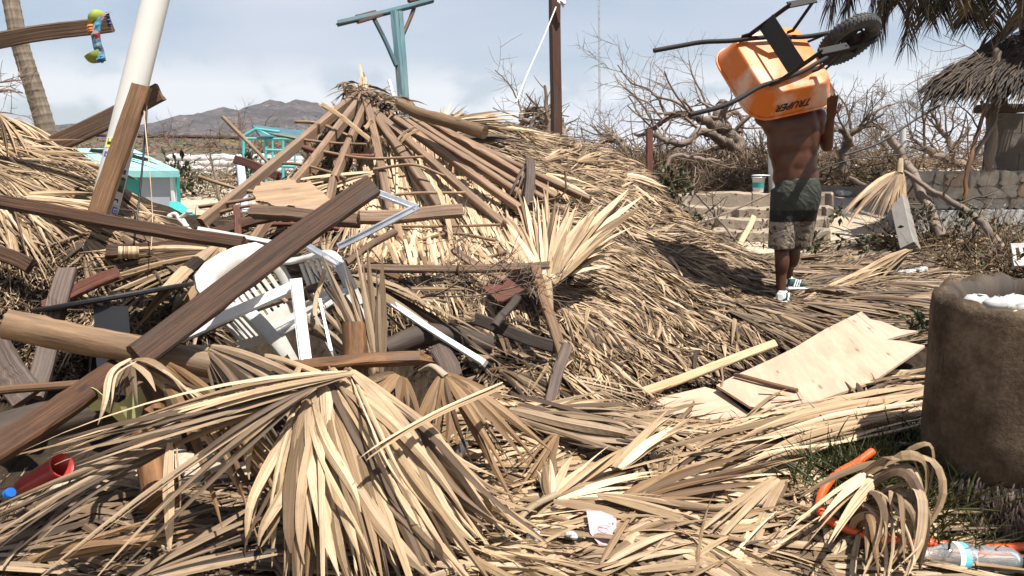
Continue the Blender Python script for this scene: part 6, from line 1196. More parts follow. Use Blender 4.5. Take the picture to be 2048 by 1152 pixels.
# ------------------------------------------------------------------ brush (uncountable dry twigs and leaves)
def brush(label, polys, n, zr, size, seed, leaves=0, green=0, far=1.0):
    rg = np.random.default_rng(seed); mb = MB()
    x, y = [], []
    (x0, y0, x1, y1) = polys; xx = rg.uniform(x0, x1, n); yy = rg.uniform(y0, y1, n); g = ground_z(xx, yy)
    hgt = np.maximum(zr[0] + (zr[1] - zr[0]) * rg.random(n) ** 1.5 * (.65 + .5 * fbm(xx, yy, .35, seed, 3)), .0)
    p0 = np.stack([xx, yy, g + hgt], -1); d = norm(np.stack([rg.normal(0, 1, n), rg.normal(0, .8, n), rg.normal(.15, .55, n)], -1)); L = rg.uniform(*size, n)[:, None]
    ribbons(mb, p0, p0 + d * L * .5 + rg.normal(0, .12, (n, 3)) * L, p0 + d * L + rg.normal(0, .12, (n, 3)) * L, rg.uniform(.006, .018, n) * far, norm(rg.normal(0, .5, (n, 3)) + [0, -1, .3]), 3, .8, end=.4)
    mats = [M['dead_leaf'], M['twig'], M['leaf_green']]
    k = rg.random(n) < .55
    o = mb.build('dry_brush', M['dead_leaf'], base=(0, 0, 0), kind='stuff', label=label, cat='brush')
    if leaves:
        mb = MB(); i = rg.integers(0, n, leaves); p = p0[i] + rg.normal(0, .12, (leaves, 3)); d = norm(rg.normal(0, 1, (leaves, 3))); l = rg.uniform(.03, .08, leaves)[:, None] * far
        gm = rg.random(leaves) < green
        for mk, sel in (('dead_leaf', ~gm), ('leaf_green', gm)):
            if sel.sum() < 2: continue
            mb = MB(); ribbons(mb, p[sel], p[sel] + d[sel] * l[sel] * .5 + [0, 0, .01], p[sel] + d[sel] * l[sel], l[sel][:, 0] * .5, norm(rg.normal(0, 1, (sel.sum(), 3)) + [0, -.6, .8]), 2, .2, [.2, 1, .1])
            mb.build('brush_leaves', M[mk], base=(0, 0, 0), kind='stuff', label=('green leaves' if mk == 'leaf_green' else 'withered leaves') + ' scattered in the ' + label, cat='leaves')
brush('tangled brown brush heaped beyond the thatch and steps', (1.6, 11.5, 4.0, 17), 9000, (.0, .55), (.2, .6), 5, 9000, .10)
brush('dry brush behind the thatch ridge', (-.2, 12, 2.2, 20), 3500, (.0, .6), (.2, .7), 6, 3000, .06, 1.2)
brush('brown brush right of the man before the far trees', (3.4, 13.0, 7.5, 22), 7500, (.0, .62), (.2, .7), 7, 6000, .06, 1.3)
brush('brushwood left of the thatch slope edge', (1.45, 8.3, 1.95, 9.6), 1700, (.0, .35), (.15, .45), 8, 3400, .3)
brush('dry debris lying on the stone steps', (2.0, 9.0, 3.6, 10.8), 420, (.0, .06), (.08, .25), 19, 500, .12)
brush('low debris at the foot of the stone wall', (4.1, 6.9, 6.3, 9.3), 1900, (.0, .3), (.15, .5), 9, 3000, .35)
brush('far brown scrub line before the horizon', (-10, 24, 30, 70), 9000, (.0, 1.3), (.5, 1.5), 10, 4000, .05, 3.0)
brush('dry weeds below the whitewashed wall', (-8.5, 14, -2.8, 23), 1500, (.0, .3), (.2, .6), 11, 3000, .08, 1.3)
brush('scrub clinging to the brown bank', (-22, 26.5, -4.5, 34), 0 + 5000, (.3, 1.7), (.2, .6), 12, 4000, .12, 1.6)
brush('dry scraps behind the collapsed roof on the left', (-3.2, 7.2, -.9, 9.5), 1800, (.0, .25), (.1, .4), 13, 1500, .1)
# leafy bits
def bush(label, px, py, d, r, n, mat, seed, name='green_shrub', cat='plant', sz=(.04, .09)):
    rg = np.random.default_rng(seed); c = P(px, py, d); th = thing(name, c, label, cat); mb = MB()
    p = c + rg.normal(0, 1, (n, 3)) * r * np.array((.5, .4, .5)); dd = norm(p - c + [0, 0, r * .3] + rg.normal(0, r * .5, (n, 3))); l = rg.uniform(*sz, n)[:, None]
    ribbons(mb, p, p + dd * l * .5 + [0, 0, .01], p + dd * l - [0, 0, .01], l[:, 0] * .5, norm(rg.normal(0, .6, (n, 3)) + [0, -.5, 1]), 3, .3, [.25, 1, .7, .05]); mb.build('leaves', M[mat], th, kind='stuff')
    mb = MB()
    for k in range(6): tube(mb, [c - [0, 0, r * .6], c + rg.normal(0, r * .2, 3), c + rg.normal(0, r * .6, 3)], .004, 4)
    mb.build('stems', M['twig'], th)
bush('small green leafy shrub sprouting before the steps', 1368, 445, 8.8, .14, 160, 'leaf_green', 1)
bush('broad green leaf clump beside the man\'s right knee', 1632, 490, 7.6, .07, 34, 'leaf_green', 2, sz=(.05, .09))
bush('single cluster of dark green leaves lying on the sandy path', 1682, 484, 7.8, .04, 12, 'leaf_green', 3, sz=(.05, .09))
bush('wilted dark green leaf cluster left of the concrete post', 1738, 484, 7.8, .09, 42, 'leaf_green', 4, sz=(.04, .09))
bush('green sprig on the branch above the sandy path', 1680, 425, 8.5, .07, 26, 'leaf_green', 5)
bush('green leaves on the branches before the plastered wall', 1930, 440, 8.4, .13, 60, 'leaf_green', 6)
bush('yellow-green shrub at the edge of the thatch slope', 1345, 372, 9.2, .20, 260, 'leaf_green', 7)
bush('dark green clump right of the pump house', 362, 362, 15, .40, 170, 'leaf_green', 8, sz=(.08, .2))
bush('olive shrub behind the turquoise frame', 505, 330, 13, .22, 110, 'leaf_green', 9, sz=(.06, .15))
bush('green leaves squeezed under the stump side', 1838, 660, 4.9, .10, 80, 'leaf_green', 10)
bush('green leaves among the fallen branches right of the post', 1850, 430, 8.6, .15, 60, 'leaf_green', 12)
# grass tufts round the stump
rg = np.random.default_rng(3); pts = []
for (px, py, d, n, s) in ((1690, 905, 2.8, 260, .08), (1735, 880, 2.85, 300, .09), (1790, 860, 2.85, 200, .09), (1840, 850, 2.8, 420, .11), (1870, 905, 2.65, 260, .09), (1700, 990, 2.6, 60, .05), (1900, 1050, 2.5, 60, .06), (1830, 790, 3.1, 160, .08)):
    c = P(px, py, d); c[2] = surf(c[0], c[1]); p = c + rg.normal(0, s, (n, 3)) * (1, 1, 0); pts.append(p)
p = np.vstack(pts); n = len(p); p[:, 2] = surf(p[:, 0], p[:, 1]) + .01; d = norm(np.c_[rg.normal(0, .6, (n, 2)), np.full(n, .9)]); L = rg.uniform(.07, .23, n)[:, None]
mb = MB(); ribbons(mb, p, p + d * L * .6, p + d * L + np.c_[rg.normal(0, .05, (n, 2)), -rg.uniform(0, .04, n)], rg.uniform(.004, .009, n), norm(rg.normal(0, 1, (n, 3)) + [0, -.8, .3]), 4, .4); mb.build('grass', M['grass'], base=(0, 0, 0), kind='stuff', label='green grass growing round the foot of the stump', cat='grass')

# ------------------------------------------------------------------ air
m = bpy.data.materials.new('hazy_air'); m.use_nodes = True; nt = m.node_tree; nt.nodes.clear()
pv = nd(nt, 'ShaderNodeVolumePrincipled', {'Color': (.78, .85, .97), 'Density': .00024, 'Anisotropy': .2}); ov = nd(nt, 'ShaderNodeOutputMaterial', {'Volume': pv.outputs[0]})
mb = MB(); v8 = [(x, y, z) for z in (-4, 110) for x, y in ((-1650, -110), (1650, -110), (1650, 1750), (-1650, 1750))]
mb.add(v8, [(3, 2, 1, 0), (4, 5, 6, 7), (0, 1, 5, 4), (1, 2, 6, 5), (2, 3, 7, 6), (3, 0, 4, 7)]); mb.build('haze', m, base=(0, 0, 0), kind='stuff')

# ------------------------------------------------------------------ palm trees
def pinnate(mb_r, mb_l, c, az, L, rise, fall, rg, nl=60, ll=.45, w=.028):
    dh = np.array((math.cos(az), math.sin(az), 0)); t = np.linspace(0, 1, 16)
    r_ = L * (np.sin(t * 1.3) * .55) ; z_ = rise * np.sin(t * PI * .6) - fall * t ** 2; sidew = np.cross(dh, (0, 0, 1)) * rg.normal(0, .25)
    q = c + dh * r_[:, None] + np.stack([np.zeros(16), np.zeros(16), z_], -1) + sidew * (t ** 2)[:, None]
    tube(mb_r, q, np.linspace(.03, .006, 16), 6)
    tt = np.repeat(np.linspace(.12, 1, nl), 2); idx = tt * 15; i = np.minimum(idx.astype(int), 14); f = (idx - i)[:, None]; p = q[i] * (1 - f) + q[i + 1] * f; T = norm(q[i + 1] - q[i])
    s = np.tile([1., -1], nl)[:, None]; sd = norm(np.cross(T, dh + np.array((0, 0, .01)) + rg.normal(0, .15, (len(tt), 3)))); sd2 = np.cross(T, [0, 0, 1.]); ok = np.linalg.norm(sd2, axis=1, keepdims=True) > .25; sd = np.where(ok, norm(sd2), np.cross(dh, [0, 0, 1.]))
    ln = (ll * (1 - .55 * np.abs(tt - .35)) * rg.uniform(.7, 1.15, len(tt)))[:, None]; d = norm(T * .75 + sd * s * .75 + rg.normal(0, .12, (len(tt), 3)))
    P2 = p + d * ln - np.array((0, 0, 1)) * ln * rg.uniform(.25, .7, (len(tt), 1)); P1 = p + d * ln * .55 + [0, 0, .01]
    ribbons(mb_l, p, P1, P2, w * rg.uniform(.7, 1.1, len(tt)), norm(np.cross(d, T) * s + rg.normal(0, .2, (len(tt), 3))), 3, .5)
def palm(base, crown, r0, label, nf, seed, fr=None, mat='frond_green', Lr=(1.6, 2.3), fall=(1.3, 2.2), nl=60, ll=.45, lw=.028, fs=1.0):
    rg = np.random.default_rng(seed); th = thing('palm_tree', base, label, 'palm tree'); mb = MB(); b0 = np.array(base, float); c0 = np.array(crown, float)
    q = spline([b0, b0 * .6 + c0 * .4 + [.05, 0, 0], c0], 60); r = np.linspace(r0, r0 * .72, 60) * (1 + .05 * (np.arange(60) % 2)); tube(mb, q, r, 14, rough=.02); mb.build('trunk', M['palm_bark'], th, smooth=False)
    for k in range(nf):
        az, L, ri, fa = fr[k] if fr and k < len(fr) else (rg.uniform(0, 2 * PI), rg.uniform(*Lr), rg.uniform(.1, .6), rg.uniform(*fall))
        a, b_ = MB(), MB(); pinnate(a, b_, c0 + rg.normal(0, .05, 3), az, L * 1.6 * fs, ri * fs, fa * fs * (.80 if fs > 1 else 1), rg, nl, ll * fs, lw * fs); f = b_.build('frond', M[mat], th, kind='stuff'); a.build('rachis', M['stalk'], f, smooth=True)
    return th
cr1 = P(2010, -330, 10.2); palm((7.2, 10.6, .3), tuple(cr1), .15, 'palm tree whose dead drooping fronds hang into the upper right corner', 46, 5, Lr=(.8, 1.7), fall=(1.7, 2.6), nl=190, ll=.36, lw=.018, fs=1.34,
     fr=[(3.14, 2.9, .55, 1.55), (3.3, 2.3, .45, 1.85), (3.05, 2.0, .4, 2.05), (3.5, 1.9, .3, 2.2), (3.14, 1.6, .3, 2.3), (2.9, 1.3, .3, 2.4), (3.4, 1.7, .3, 2.15), (3.7, 1.5, .25, 2.35), (2.9, 1.5, .25, 2.2), (2.5, 1.1, .2, 2.4), (3.2, 2.6, .5, 1.75), (3.0, 2.2, .45, 2.0), (3.35, 2.1, .35, 2.15), (3.14, 1.9, .3, 2.3), (2.8, 1.7, .3, 2.3), (3.55, 1.2, .2, 2.5), (3.2, .9, .2, 2.6), (4.1, 1.0, .2, 2.4), (4.6, .9, .2, 2.5), (5.0, 1.2, .3, 2.3), (0, 1.2, .3, 2.2), (.5, 1.6, .3, 2.0), (5.6, 1.5, .3, 2.1)])
# the palm outside the frame on the right that shades the stump
palm((4.5, 1.3, 0), (4.35, 1.55, 4.7), .16, 'palm tree outside the right edge shading the stump', 60, 9, Lr=(1.2, 1.9), fall=(.5, 1.3), nl=80, ll=.55, lw=.075)
# leaning palm trunk at left
b0, c0 = P(112, 330, 9.5), P(12, -60, 9.3); th = thing('palm_tree', P(118, 345, 9.5), 'leaning bare palm trunk with ringed bark at the upper left', 'palm tree')
mb = MB(); q = spline([b0 - [0, 0, .5], b0, P(75, 200, 9.4), P(38, 80, 9.3), c0, P(0, -160, 9.3)], 120); tube(mb, q, np.linspace(20, 13, 120) / FPX * 9.4 * (1 + .05 * (np.arange(120) % 3 == 0)), 16, rough=.015); mb.build('trunk', M['palm_bark'], th, smooth=False)

# ------------------------------------------------------------------ the man
MP = P(1585, 605, 6.2); MP = np.array((MP[0], MP[1], surf(P(1567, 608, 6.2)[0], P(1567, 608, 6.2)[1]) - .005)); MP[2] = P(1567, 606, 6.2)[2]
def mp(x, y, z): return MP + np.array((x - .03 - .058 * max(z - .9, 0) / .5, y, z))
m, nt, b, out = new_mat('brown_skin'); t = nd(nt, 'ShaderNodeTexCoord'); n_ = noise(nt, t.outputs['Object'], 9.0, 5.0); n2_ = noise(nt, t.outputs['Object'], 140.0, 3.0)
setp(nt, b, col=ramp(nt, n_, [(.3, (.050, .0175, .0085)), (.7, (.085, .031, .0155))]), rough=ramp(nt, n_, [(.3, .34), (.7, .5)]), spec=.36, normal=bump(nt, n2_, .12, .002)); b.inputs['Subsurface Weight'].default_value = .06; b.inputs['Subsurface Radius'].default_value = (.6, .2, .1); b.inputs['Subsurface Scale'].default_value = .02; M['skin'] = m
m, nt, b, out = new_mat('board_shorts'); t = nd(nt, 'ShaderNodeTexCoord'); sx = nd(nt, 'ShaderNodeSeparateXYZ', {0: t.outputs['Object']})
nz_ = noise(nt, mapping(nt, t.outputs['Object'], (9, 9, 14)), 1.0, 2.0, .4, 1.2); nz2 = noise(nt, mapping(nt, t.outputs['Object'], (16, 16, 24)), 1.0, 2.0, .4, 1.0)
camo = ramp(nt, nz_, [(.0, (.06, .046, .035)), (.44, (.19, .152, .118)), (.56, (.09, .069, .052))], 'CONSTANT'); camo = mix(nt, ramp(nt, nz2, [(.57, 0.0), (.58, 1.0)]), camo, (.26, .22, .18))
zc = mth(nt, 'ADD', sx.outputs[2], mth(nt, 'MULTIPLY', noise(nt, t.outputs['Object'], 3.0), .02))
top = mix(nt, ramp(nt, noise(nt, t.outputs['Object'], 5.0), [(.4, 0.0), (.65, 1.0)]), (.026, .029, .023), (.042, .045, .034))
c_ = mix(nt, mth(nt, 'GREATER_THAN', zc, .645), camo, (.012, .013, .012)); c_ = mix(nt, mth(nt, 'GREATER_THAN', zc, .735), c_, top)
wv = nd(nt, 'ShaderNodeTexWave', {'Vector': mapping(nt, t.outputs['Object'], (1, 1, 1)), 'Scale': 9.0, 'Distortion': 6.0, 'Detail': 2.0, 'Detail Scale': 2.0}, wave_type='BANDS', bands_direction='DIAGONAL')
setp(nt, b, col=c_, rough=.75, spec=.25, normal=bump(nt, mth(nt, 'ADD', wv.outputs[1], noise(nt, t.outputs['Object'], 260.0)), .35, .012)); M['shorts'] = m
MAN = thing('person', MP, 'shirtless man in camouflage board shorts walking away under a carried wheelbarrow', 'person')
mb = MB()
# torso
ell(mb, mp(.012, .01, .98), (.178, .118, .15)); ell(mb, mp(.006, .0, 1.10), (.176, .112, .17)); ell(mb, mp(.0, .0, 1.24), (.198, .122, .18)); ell(mb, mp(-.005, -.005, 1.36), (.222, .12, .14))
ell(mb, mp(-.09, -.055, 1.34), (.09, .058, .15)); ell(mb, mp(.09, -.055, 1.34), (.09, .058, .15)); ell(mb, mp(0, -.01, 1.18), (.148, .096, .20)); ell(mb, mp(-.13, -.02, 1.24), (.062, .085, .17)); ell(mb, mp(.13, -.02, 1.24), (.062, .085, .17))
ell(mb, mp(-.045, -.068, 1.12), (.042, .036, .24)); ell(mb, mp(.052, -.068, 1.12), (.042, .036, .24))
ell(mb, mp(-.085, -.02, 1.45), (.10, .07, .06)); ell(mb, mp(.085, -.02, 1.45), (.10, .07, .06))
cap(mb, mp(0, 0, 1.42), mp(0, .055, 1.58), .062, .056)
# shoulders, arms
ell(mb, mp(-.195, .03, 1.42), (.07, .07, .075)); ell(mb, mp(.19, -.01, 1.41), (.072, .072, .08))
cap(mb, mp(.19, -.01, 1.40), mp(.262, .01, 1.205), .058, .046); cap(mb, mp(.262, .01, 1.205), mp(.198, -.25, 1.395), .046, .027); ell(mb, mp(.254, -.02, 1.265), (.045, .045, .07))
cap(mb, mp(-.195, .03, 1.43), mp(-.20, .24, 1.58), .058, .045); cap(mb, mp(-.20, .24, 1.58), mp(-.215, .27, 1.80), .045, .029)
# head with a face (hidden inside the tray)
ell(mb, mp(0, .075, 1.65), (.076, .095, .112)); ell(mb, mp(0, .12, 1.60), (.05, .06, .06)); ell(mb, mp(0, .17, 1.635), (.014, .018, .022)); ell(mb, mp(0, .165, 1.595), (.026, .012, .008))
for s in (-1, 1): ell(mb, mp(s * .078, .07, 1.64), (.012, .02, .03)); ell(mb, mp(s * .03, .16, 1.66), (.016, .01, .009))
# hips and legs (inside the shorts down to the shins)
ell(mb, mp(.015, .01, .90), (.155, .115, .12))
kl, kr = mp(-.07, .03, .44), mp(.085, .17, .47)
cap(mb, mp(-.07, .01, .86), kl, .085, .058); cap(mb, mp(.09, .02, .86), kr, .085, .058)
al, ar = mp(-.068, -.01, .085), mp(.062, .27, .135)
cap(mb, kl, al, .056, .036); cap(mb, kr, ar, .056, .036); ell(mb, kl * .68 + al * .32 + [0, -.022, 0], (.056, .054, .12)); ell(mb, kr * .68 + ar * .32 + [0, -.022, 0], (.056, .054, .12))
cap(mb, al, mp(-.05, .03, .04), .034, .03); cap(mb, ar, mp(.097, .29, .095), .034, .03)
# right hand: palm on the outer panel, fingers upward; thumb to the inside
def hand(wr, pdir, side, nrm, curl, sc=1.0, thumb=1):
    pdir = norm(pdir); nrm = norm(np.asarray(nrm, float) - pdir * (np.asarray(nrm, float) @ pdir)); side = np.cross(pdir, nrm) * thumb
    pc = wr + pdir * .045 * sc
    for k, o in enumerate((-.028, -.010, .010, .027)):
        cap(mb, wr + side * o * .6, wr + pdir * .088 * sc + side * o, .014, .0115); ln = (.062, .075, .08, .07)[k] * sc; a0 = wr + pdir * .088 * sc + side * o
        d1 = norm(pdir + nrm * curl * .35 + side * o * 3); d2 = norm(pdir + nrm * curl * .9 + side * o * 3); a1 = a0 + d1 * ln * .5; a2 = a1 + d2 * ln * .32; a3 = a2 + norm(pdir + nrm * curl * 1.5) * ln * .22
        cap(mb, a0, a1, .0102, .0095, nu=8); cap(mb, a1, a2, .0092, .0085, nu=8); cap(mb, a2, a3, .0083, .007, nu=8)
    t0 = wr + pdir * .028 * sc + side * .026; t1 = t0 + norm(pdir * .5 + side * .8 + nrm * .25) * .042; t2 = t1 + norm(pdir * .85 + side * .35 + nrm * .5) * .032
    cap(mb, t0, t1, .014, .011, nu=8); cap(mb, t1, t2, .0105, .008, nu=8)
hand(mp(.196, -.262, 1.402), (-.20, -.56, .80), None, (0, .8, .5), -.05, 1.12, -1)
hand(mp(-.215, .27, 1.81), (-.1, .05, .98), None, (0, -1, .1), .6)
BODY = remesh(mb, 'body', M['skin'], .0062, MAN, 6)
def soften(o, mask, it):
    me = o.data; n = len(me.vertices); co = np.zeros(n * 3, np.float32); me.vertices.foreach_get('co', co); co = co.reshape(-1, 3).astype(float); e = np.zeros(len(me.edges) * 2, np.int32); me.edges.foreach_get('vertices', e); e = e.reshape(-1, 2)
    deg = np.bincount(e.ravel(), minlength=n)[:, None]; w = mask(co)[:, None] * .6
    for _ in range(it):
        s = np.zeros((n, 3))
        for k in range(3): s[:, k] = np.bincount(e[:, 0], co[e[:, 1], k], n) + np.bincount(e[:, 1], co[e[:, 0], k], n)
        co = co + w * (s / np.maximum(deg, 1) - co)
    me.vertices.foreach_set('co', co.astype(np.float32).ravel()); me.update()
soften(BODY, lambda c: ((c[:, 2] > .9) & (c[:, 2] < 1.5) & (c[:, 0] > -.34) & (c[:, 0] < .16) & (c[:, 1] > -.16)).astype(float), 18)
soften(BODY, lambda c: (c[:, 2] < .6).astype(float), 12)
mb = MB(); ell(mb, mp(0, .062, 1.675), (.083, .10, .10)); mb.build('hair', plain('black_hair', (.008, .007, .006), rough=.6, bumps=.8, bsc=160), MAN, smooth=True)
for s in (-1, 1):
    mb = MB(); ell(mb, mp(s * .03, .167, 1.66), (.009, .006, .006), nu=10, nv=6); mb.build('eye', M['white_foam'], MAN, smooth=True)
# shorts
mb = MB(); ell(mb, mp(.015, .005, .885), (.160, .120, .135)); ell(mb, mp(-.055, -.015, .83), (.11, .10, .20)); ell(mb, mp(.085, -.012, .83), (.11, .10, .20)); ell(mb, mp(.015, -.03, .80), (.12, .09, .15))
cap(mb, mp(.015, .005, .955), mp(.015, .005, .90), .10, .12)
def cone(a, b, ra, rb, yk=1.0):
    a = np.asarray(a); b = np.asarray(b); d, s, u = frame(b - a, (0, 1, 0)); an = np.arange(24) / 24 * 2 * PI
    rings = []
    for t in np.linspace(0, 1, 9):
        r = ra + (rb - ra) * t; w_ = 1 + .035 * np.sin(5 * an + t * 4) * t + .02 * np.sin(9 * an - 3 * t); rings.append(a + (b - a) * t + np.outer(np.cos(an) * r * w_, s) + np.outer(np.sin(an) * r * w_ * yk, u))
    loft(mb, rings)
cone(mp(-.072, .0, .88), mp(-.078, .02, .425), .108, .098); cone(mp(.095, .01, .88), mp(.095, .13, .44), .108, .097)
SHO = remesh(mb, 'shorts', M['shorts'], .0085, MAN, 8)
mb = MB(); rings = []
an = np.arange(28) / 28 * 2 * PI
for z, k in ((.915, 1.0), (.92, 1.015), (.955, 1.01), (.962, .995), (.960, .96), (.92, .95)): rings.append(np.stack([np.cos(an) * .158 * k, np.sin(an) * .113 * k, np.full(28, z)], -1) + mp(.015, .006, 0))
loft(mb, rings, caps=False); mb.build('waistband', plain('olive_waistband', (.032, .036, .027), rough=.75, bumps=.3, bsc=120), MAN, smooth=True)
# shoes
M['shoe_green'] = plain('dark_green_suede', (.010, .05, .04), rough=.8, var=.15); M['shoe_white'] = plain('white_leather', (.78, .78, .76), rough=.5, var=.05, dirt=(.45, .38, .28), damt=.35, dsc=12)
def shoe(heel, dirv, pitch):
    d = np.array((math.cos(dirv), math.sin(dirv), 0)); u = np.array((0, 0, 1.)); u = norm(u * math.cos(pitch) - d * math.sin(pitch)); d = norm(d * math.cos(pitch) + np.array((0, 0, 1)) * math.sin(pitch)); s = np.cross(u, d)
    th = MB(); th2 = MB(); th3 = MB(); an = np.arange(20) / 20 * 2 * PI
    def ring(x, w, z0, z1, px=2.6): c, q = np.cos(an), np.sin(an); return heel + d * x + np.outer(np.sign(c) * np.abs(c) ** (2 / px) * w, s) + np.outer((z0 + z1) / 2 + np.sign(q) * np.abs(q) ** (2 / px) * (z1 - z0) / 2, u)
    loft(th, [ring(x, w, .022, h) for x, w, h in ((-.002, .022, .07), (.008, .033, .088), (.04, .037, .096), (.09, .038, .094), (.14, .042, .078), (.20, .046, .06), (.245, .04, .05), (.272, .02, .036))])
    loft(th2, [ring(x, w, .0, .028, 3.5) for x, w in ((-.012, .02), (-.004, .035), (.04, .042), (.10, .04), (.19, .05), (.245, .046), (.275, .03), (.285, .012))])
    up_ = th.build('shoe', M['shoe_green'], MAN, smooth=True); th2.build('sole', M['shoe_white'], up_, smooth=True)
    loft(th3, [ring(x, w, .032, h) for x, w, h in ((-.0065, .018, .082), (.000, .031, .096), (.016, .037, .1))]); th3.build('heel_tab', M['shoe_white'], up_, smooth=True)
    mb = MB()
    for k in range(3):
        for sg in (-1, 1): mb = MB(); boxbeam(mb, heel + d * (.085 + k * .024) + s * sg * .0405 + u * .03, heel + d * (.108 + k * .024) + s * sg * .036 + u * .086, .011, .006, face=s * sg, seg=2, warp=0); mb.build('stripe', M['shoe_white'], up_)
    mb = MB(); rings = [heel + d * .045 + d * np.cos(an)[:, None] * r * 1.25 + s * np.sin(an)[:, None] * r + u * z for r, z in ((.035, .088), (.040, .10), (.034, .106), (.030, .09))]; loft(mb, rings, caps=False); mb.build('collar', M['shoe_white'], up_, smooth=True)
    mb = MB()
    for k in range(4): mb = MB(); boxbeam(mb, heel + d * (.105 + k * .02) - s * .022 + u * (.092 - k * .006), heel + d * (.105 + k * .02) + s * .022 + u * (.092 - k * .006), .007, .005, face=u, seg=2, warp=0); mb.build('lace', M['shoe_white'], up_)
shoe(mp(-.085, -.055, -.002), 1.05, -.10); shoe(mp(.026, .245, .065), .42, -.06)

# ------------------------------------------------------------------ wheelbarrow, upside down on his shoulders
WB = thing('wheelbarrow', P(1502, 126, 5.62), 'orange wheelbarrow carried upside down over the man\'s head', 'wheelbarrow')
xa = norm(np.array((.93, .30, .20))); yl = np.array((.375, -.52, -.77)); yl = norm(yl - xa * (xa @ yl)); zl = np.cross(xa, yl); RB_ = np.stack([xa, yl, zl], 1); O = np.array(list(WB['_w']))
def wl(p): return np.asarray(p, float) * .95 @ RB_.T + O
M['orange'] = plain('orange_paint', (.74, .245, .035), rough=.33, var=.08, dirt=(.80, .60, .45), damt=.55, dsc=4.5)
m, nt, b, out = new_mat('worn_orange_paint'); t = nd(nt, 'ShaderNodeTexCoord'); n_ = noise(nt, t.outputs['Object'], 3.2, 7.0, .6); n3 = noise(nt, t.outputs['Object'], 24.0, 6.0, .7); n4 = noise(nt, t.outputs['Object'], 1.6, 3.0)
c_ = mix(nt, mth(nt, 'MULTIPLY', ramp(nt, n_, [(.47, 0.0), (.62, .85)]), ramp(nt, n4, [(.40, 0.0), (.5, 1.0)])), (.52, .135, .014), (.58, .38, .28)); c_ = mix(nt, ramp(nt, n3, [(.68, 0.0), (.74, .8)]), c_, (.16, .07, .035))
setp(nt, b, col=c_, rough=.5, spec=.35, normal=bump(nt, n_, .1, .01)); M['orange'] = m
def rrect(x0, x1, y0, y1, r, z, k=6):
    out = []
    for cx_, cy_, a0 in ((x1 - r, y1 - r, 0), (x0 + r, y1 - r, PI / 2), (x0 + r, y0 + r, PI), (x1 - r, y0 + r, 1.5 * PI)):
        for i in range(k): a = a0 + i / (k - 1) * PI / 2; out.append((cx_ + r * math.cos(a), cy_ + r * math.sin(a), z))
    return wl(out)
X0, X1, Y, H = -.08, .74, .365, .235
sec = [(.0, 0.0), (.12, .012), (.35, .06), (.7, .16), (1, H)]
rings = []
for f, z in ((0, .03), (.0, .03)): pass
def tr(f, z, e=0):  # f: 0 base .. 1 rim
    return rrect(.0 + (X0 - .0) * f + e, .57 + (X1 - .57) * f - e, -(.285 + (Y - .285) * f) + e, .285 + (Y - .285) * f - e, .10 + .07 * f, z)
outer = [tr(0, .022), tr(.06, .024), tr(.16, .045), tr(.5, .13), tr(.85, .205), tr(1, H)]
inner = [tr(1, H + .001, .004), tr(.85, .208, .004), tr(.5, .134, .004), tr(.16, .05, .004), tr(0, .03, .004)]
mb = MB(); c = outer[0].mean(0); loft(mb, [c + (outer[0] - c) * .02] + outer + inner + [c + (inner[-1] - c) * .02]); mb.build('tray', M['orange'], WB, smooth=True)
mb = MB(); q = np.vstack([tr(1, H), tr(1, H)[:1]]); tube(mb, q, .009, 8, caps=False); mb.build('tray_rim', M['orange'], WB, smooth=True)
for s in (-1, 1):
    mb = MB(); q = spline(wl([(-.66, s * .31, .035), (-.42, s * .305, .03), (-.26, s * .285, .012), (-.06, s * .232, -.008), (.10, s * .215, -.012), (.34, s * .18, -.014), (.52, s * .13, -.02), (.72, s * .095, -.05), (.98, s * .085, -.07), (1.06, s * .06, -.07), (1.09, 0, -.07)]), 70); tube(mb, q, .0165, 12); hd = mb.build('handle', M['black_steel'], WB, smooth=True)
    def flat(pts, w, h=.006, name='strut', face=None):
        pts = wl(pts); mb = MB()
        for a, b_ in zip(pts[:-1], pts[1:]): boxbeam(mb, a - norm(b_ - a) * .008, b_ + norm(b_ - a) * .008, w, h, face=yl * s * -1 + 0.01 if face is None else face, seg=3, warp=0, ch=.002)
        return mb.build(name, M['black_steel'], WB)
    flat([(.04, s * .235, -.02), (.10, s * .235, -.03), (.30, s * .235, -.24), (.34, s * .235, -.275)], .05, .008, 'leg')
    flat([(.33, s * .235, -.278), (.55, s * .235, -.283)], .055, .012, 'foot', face=-zl)
    flat([(.55, s * .235, -.283), (.47, s * .20, -.03), (.43, s * .2, -.02)], .034, .006, 'leg_brace')
    flat([(.78, s * .10, -.06), (.56, s * .16, .12), (.52, s * .2, .15)], .028, .006, 'tray_brace')
    mb = MB(); boxbeam(mb, wl((.86, s * .075, -.075)), wl((.86, s * .105, -.02)), .05, .02, face=xa); mb.build('axle_bracket', M['black_steel'], WB)
mb = MB(); boxbeam(mb, wl((.19, -.236, -.15)), wl((.19, .236, -.15)), .13, .006, face=wl((.19 - .5, 0, -.15 - .3)) - wl((.19, 0, -.15)), seg=2, warp=0); mb.build('cross_brace', M['black_steel'], WB)
WH = MB(); cw = wl((.86, 0, -.045)); AXW = np.stack([xa, -zl, yl], 1); RW = .235
an = np.linspace(0, 2 * PI, 17)[:-1]; prof = [(RW - .055 + .055 * math.cos(a) * 1.0, .046 * math.sin(a)) for a in np.linspace(-PI, PI, 15)]
lathe(WH, prof, cw, 48, ax=AXW); n = 48
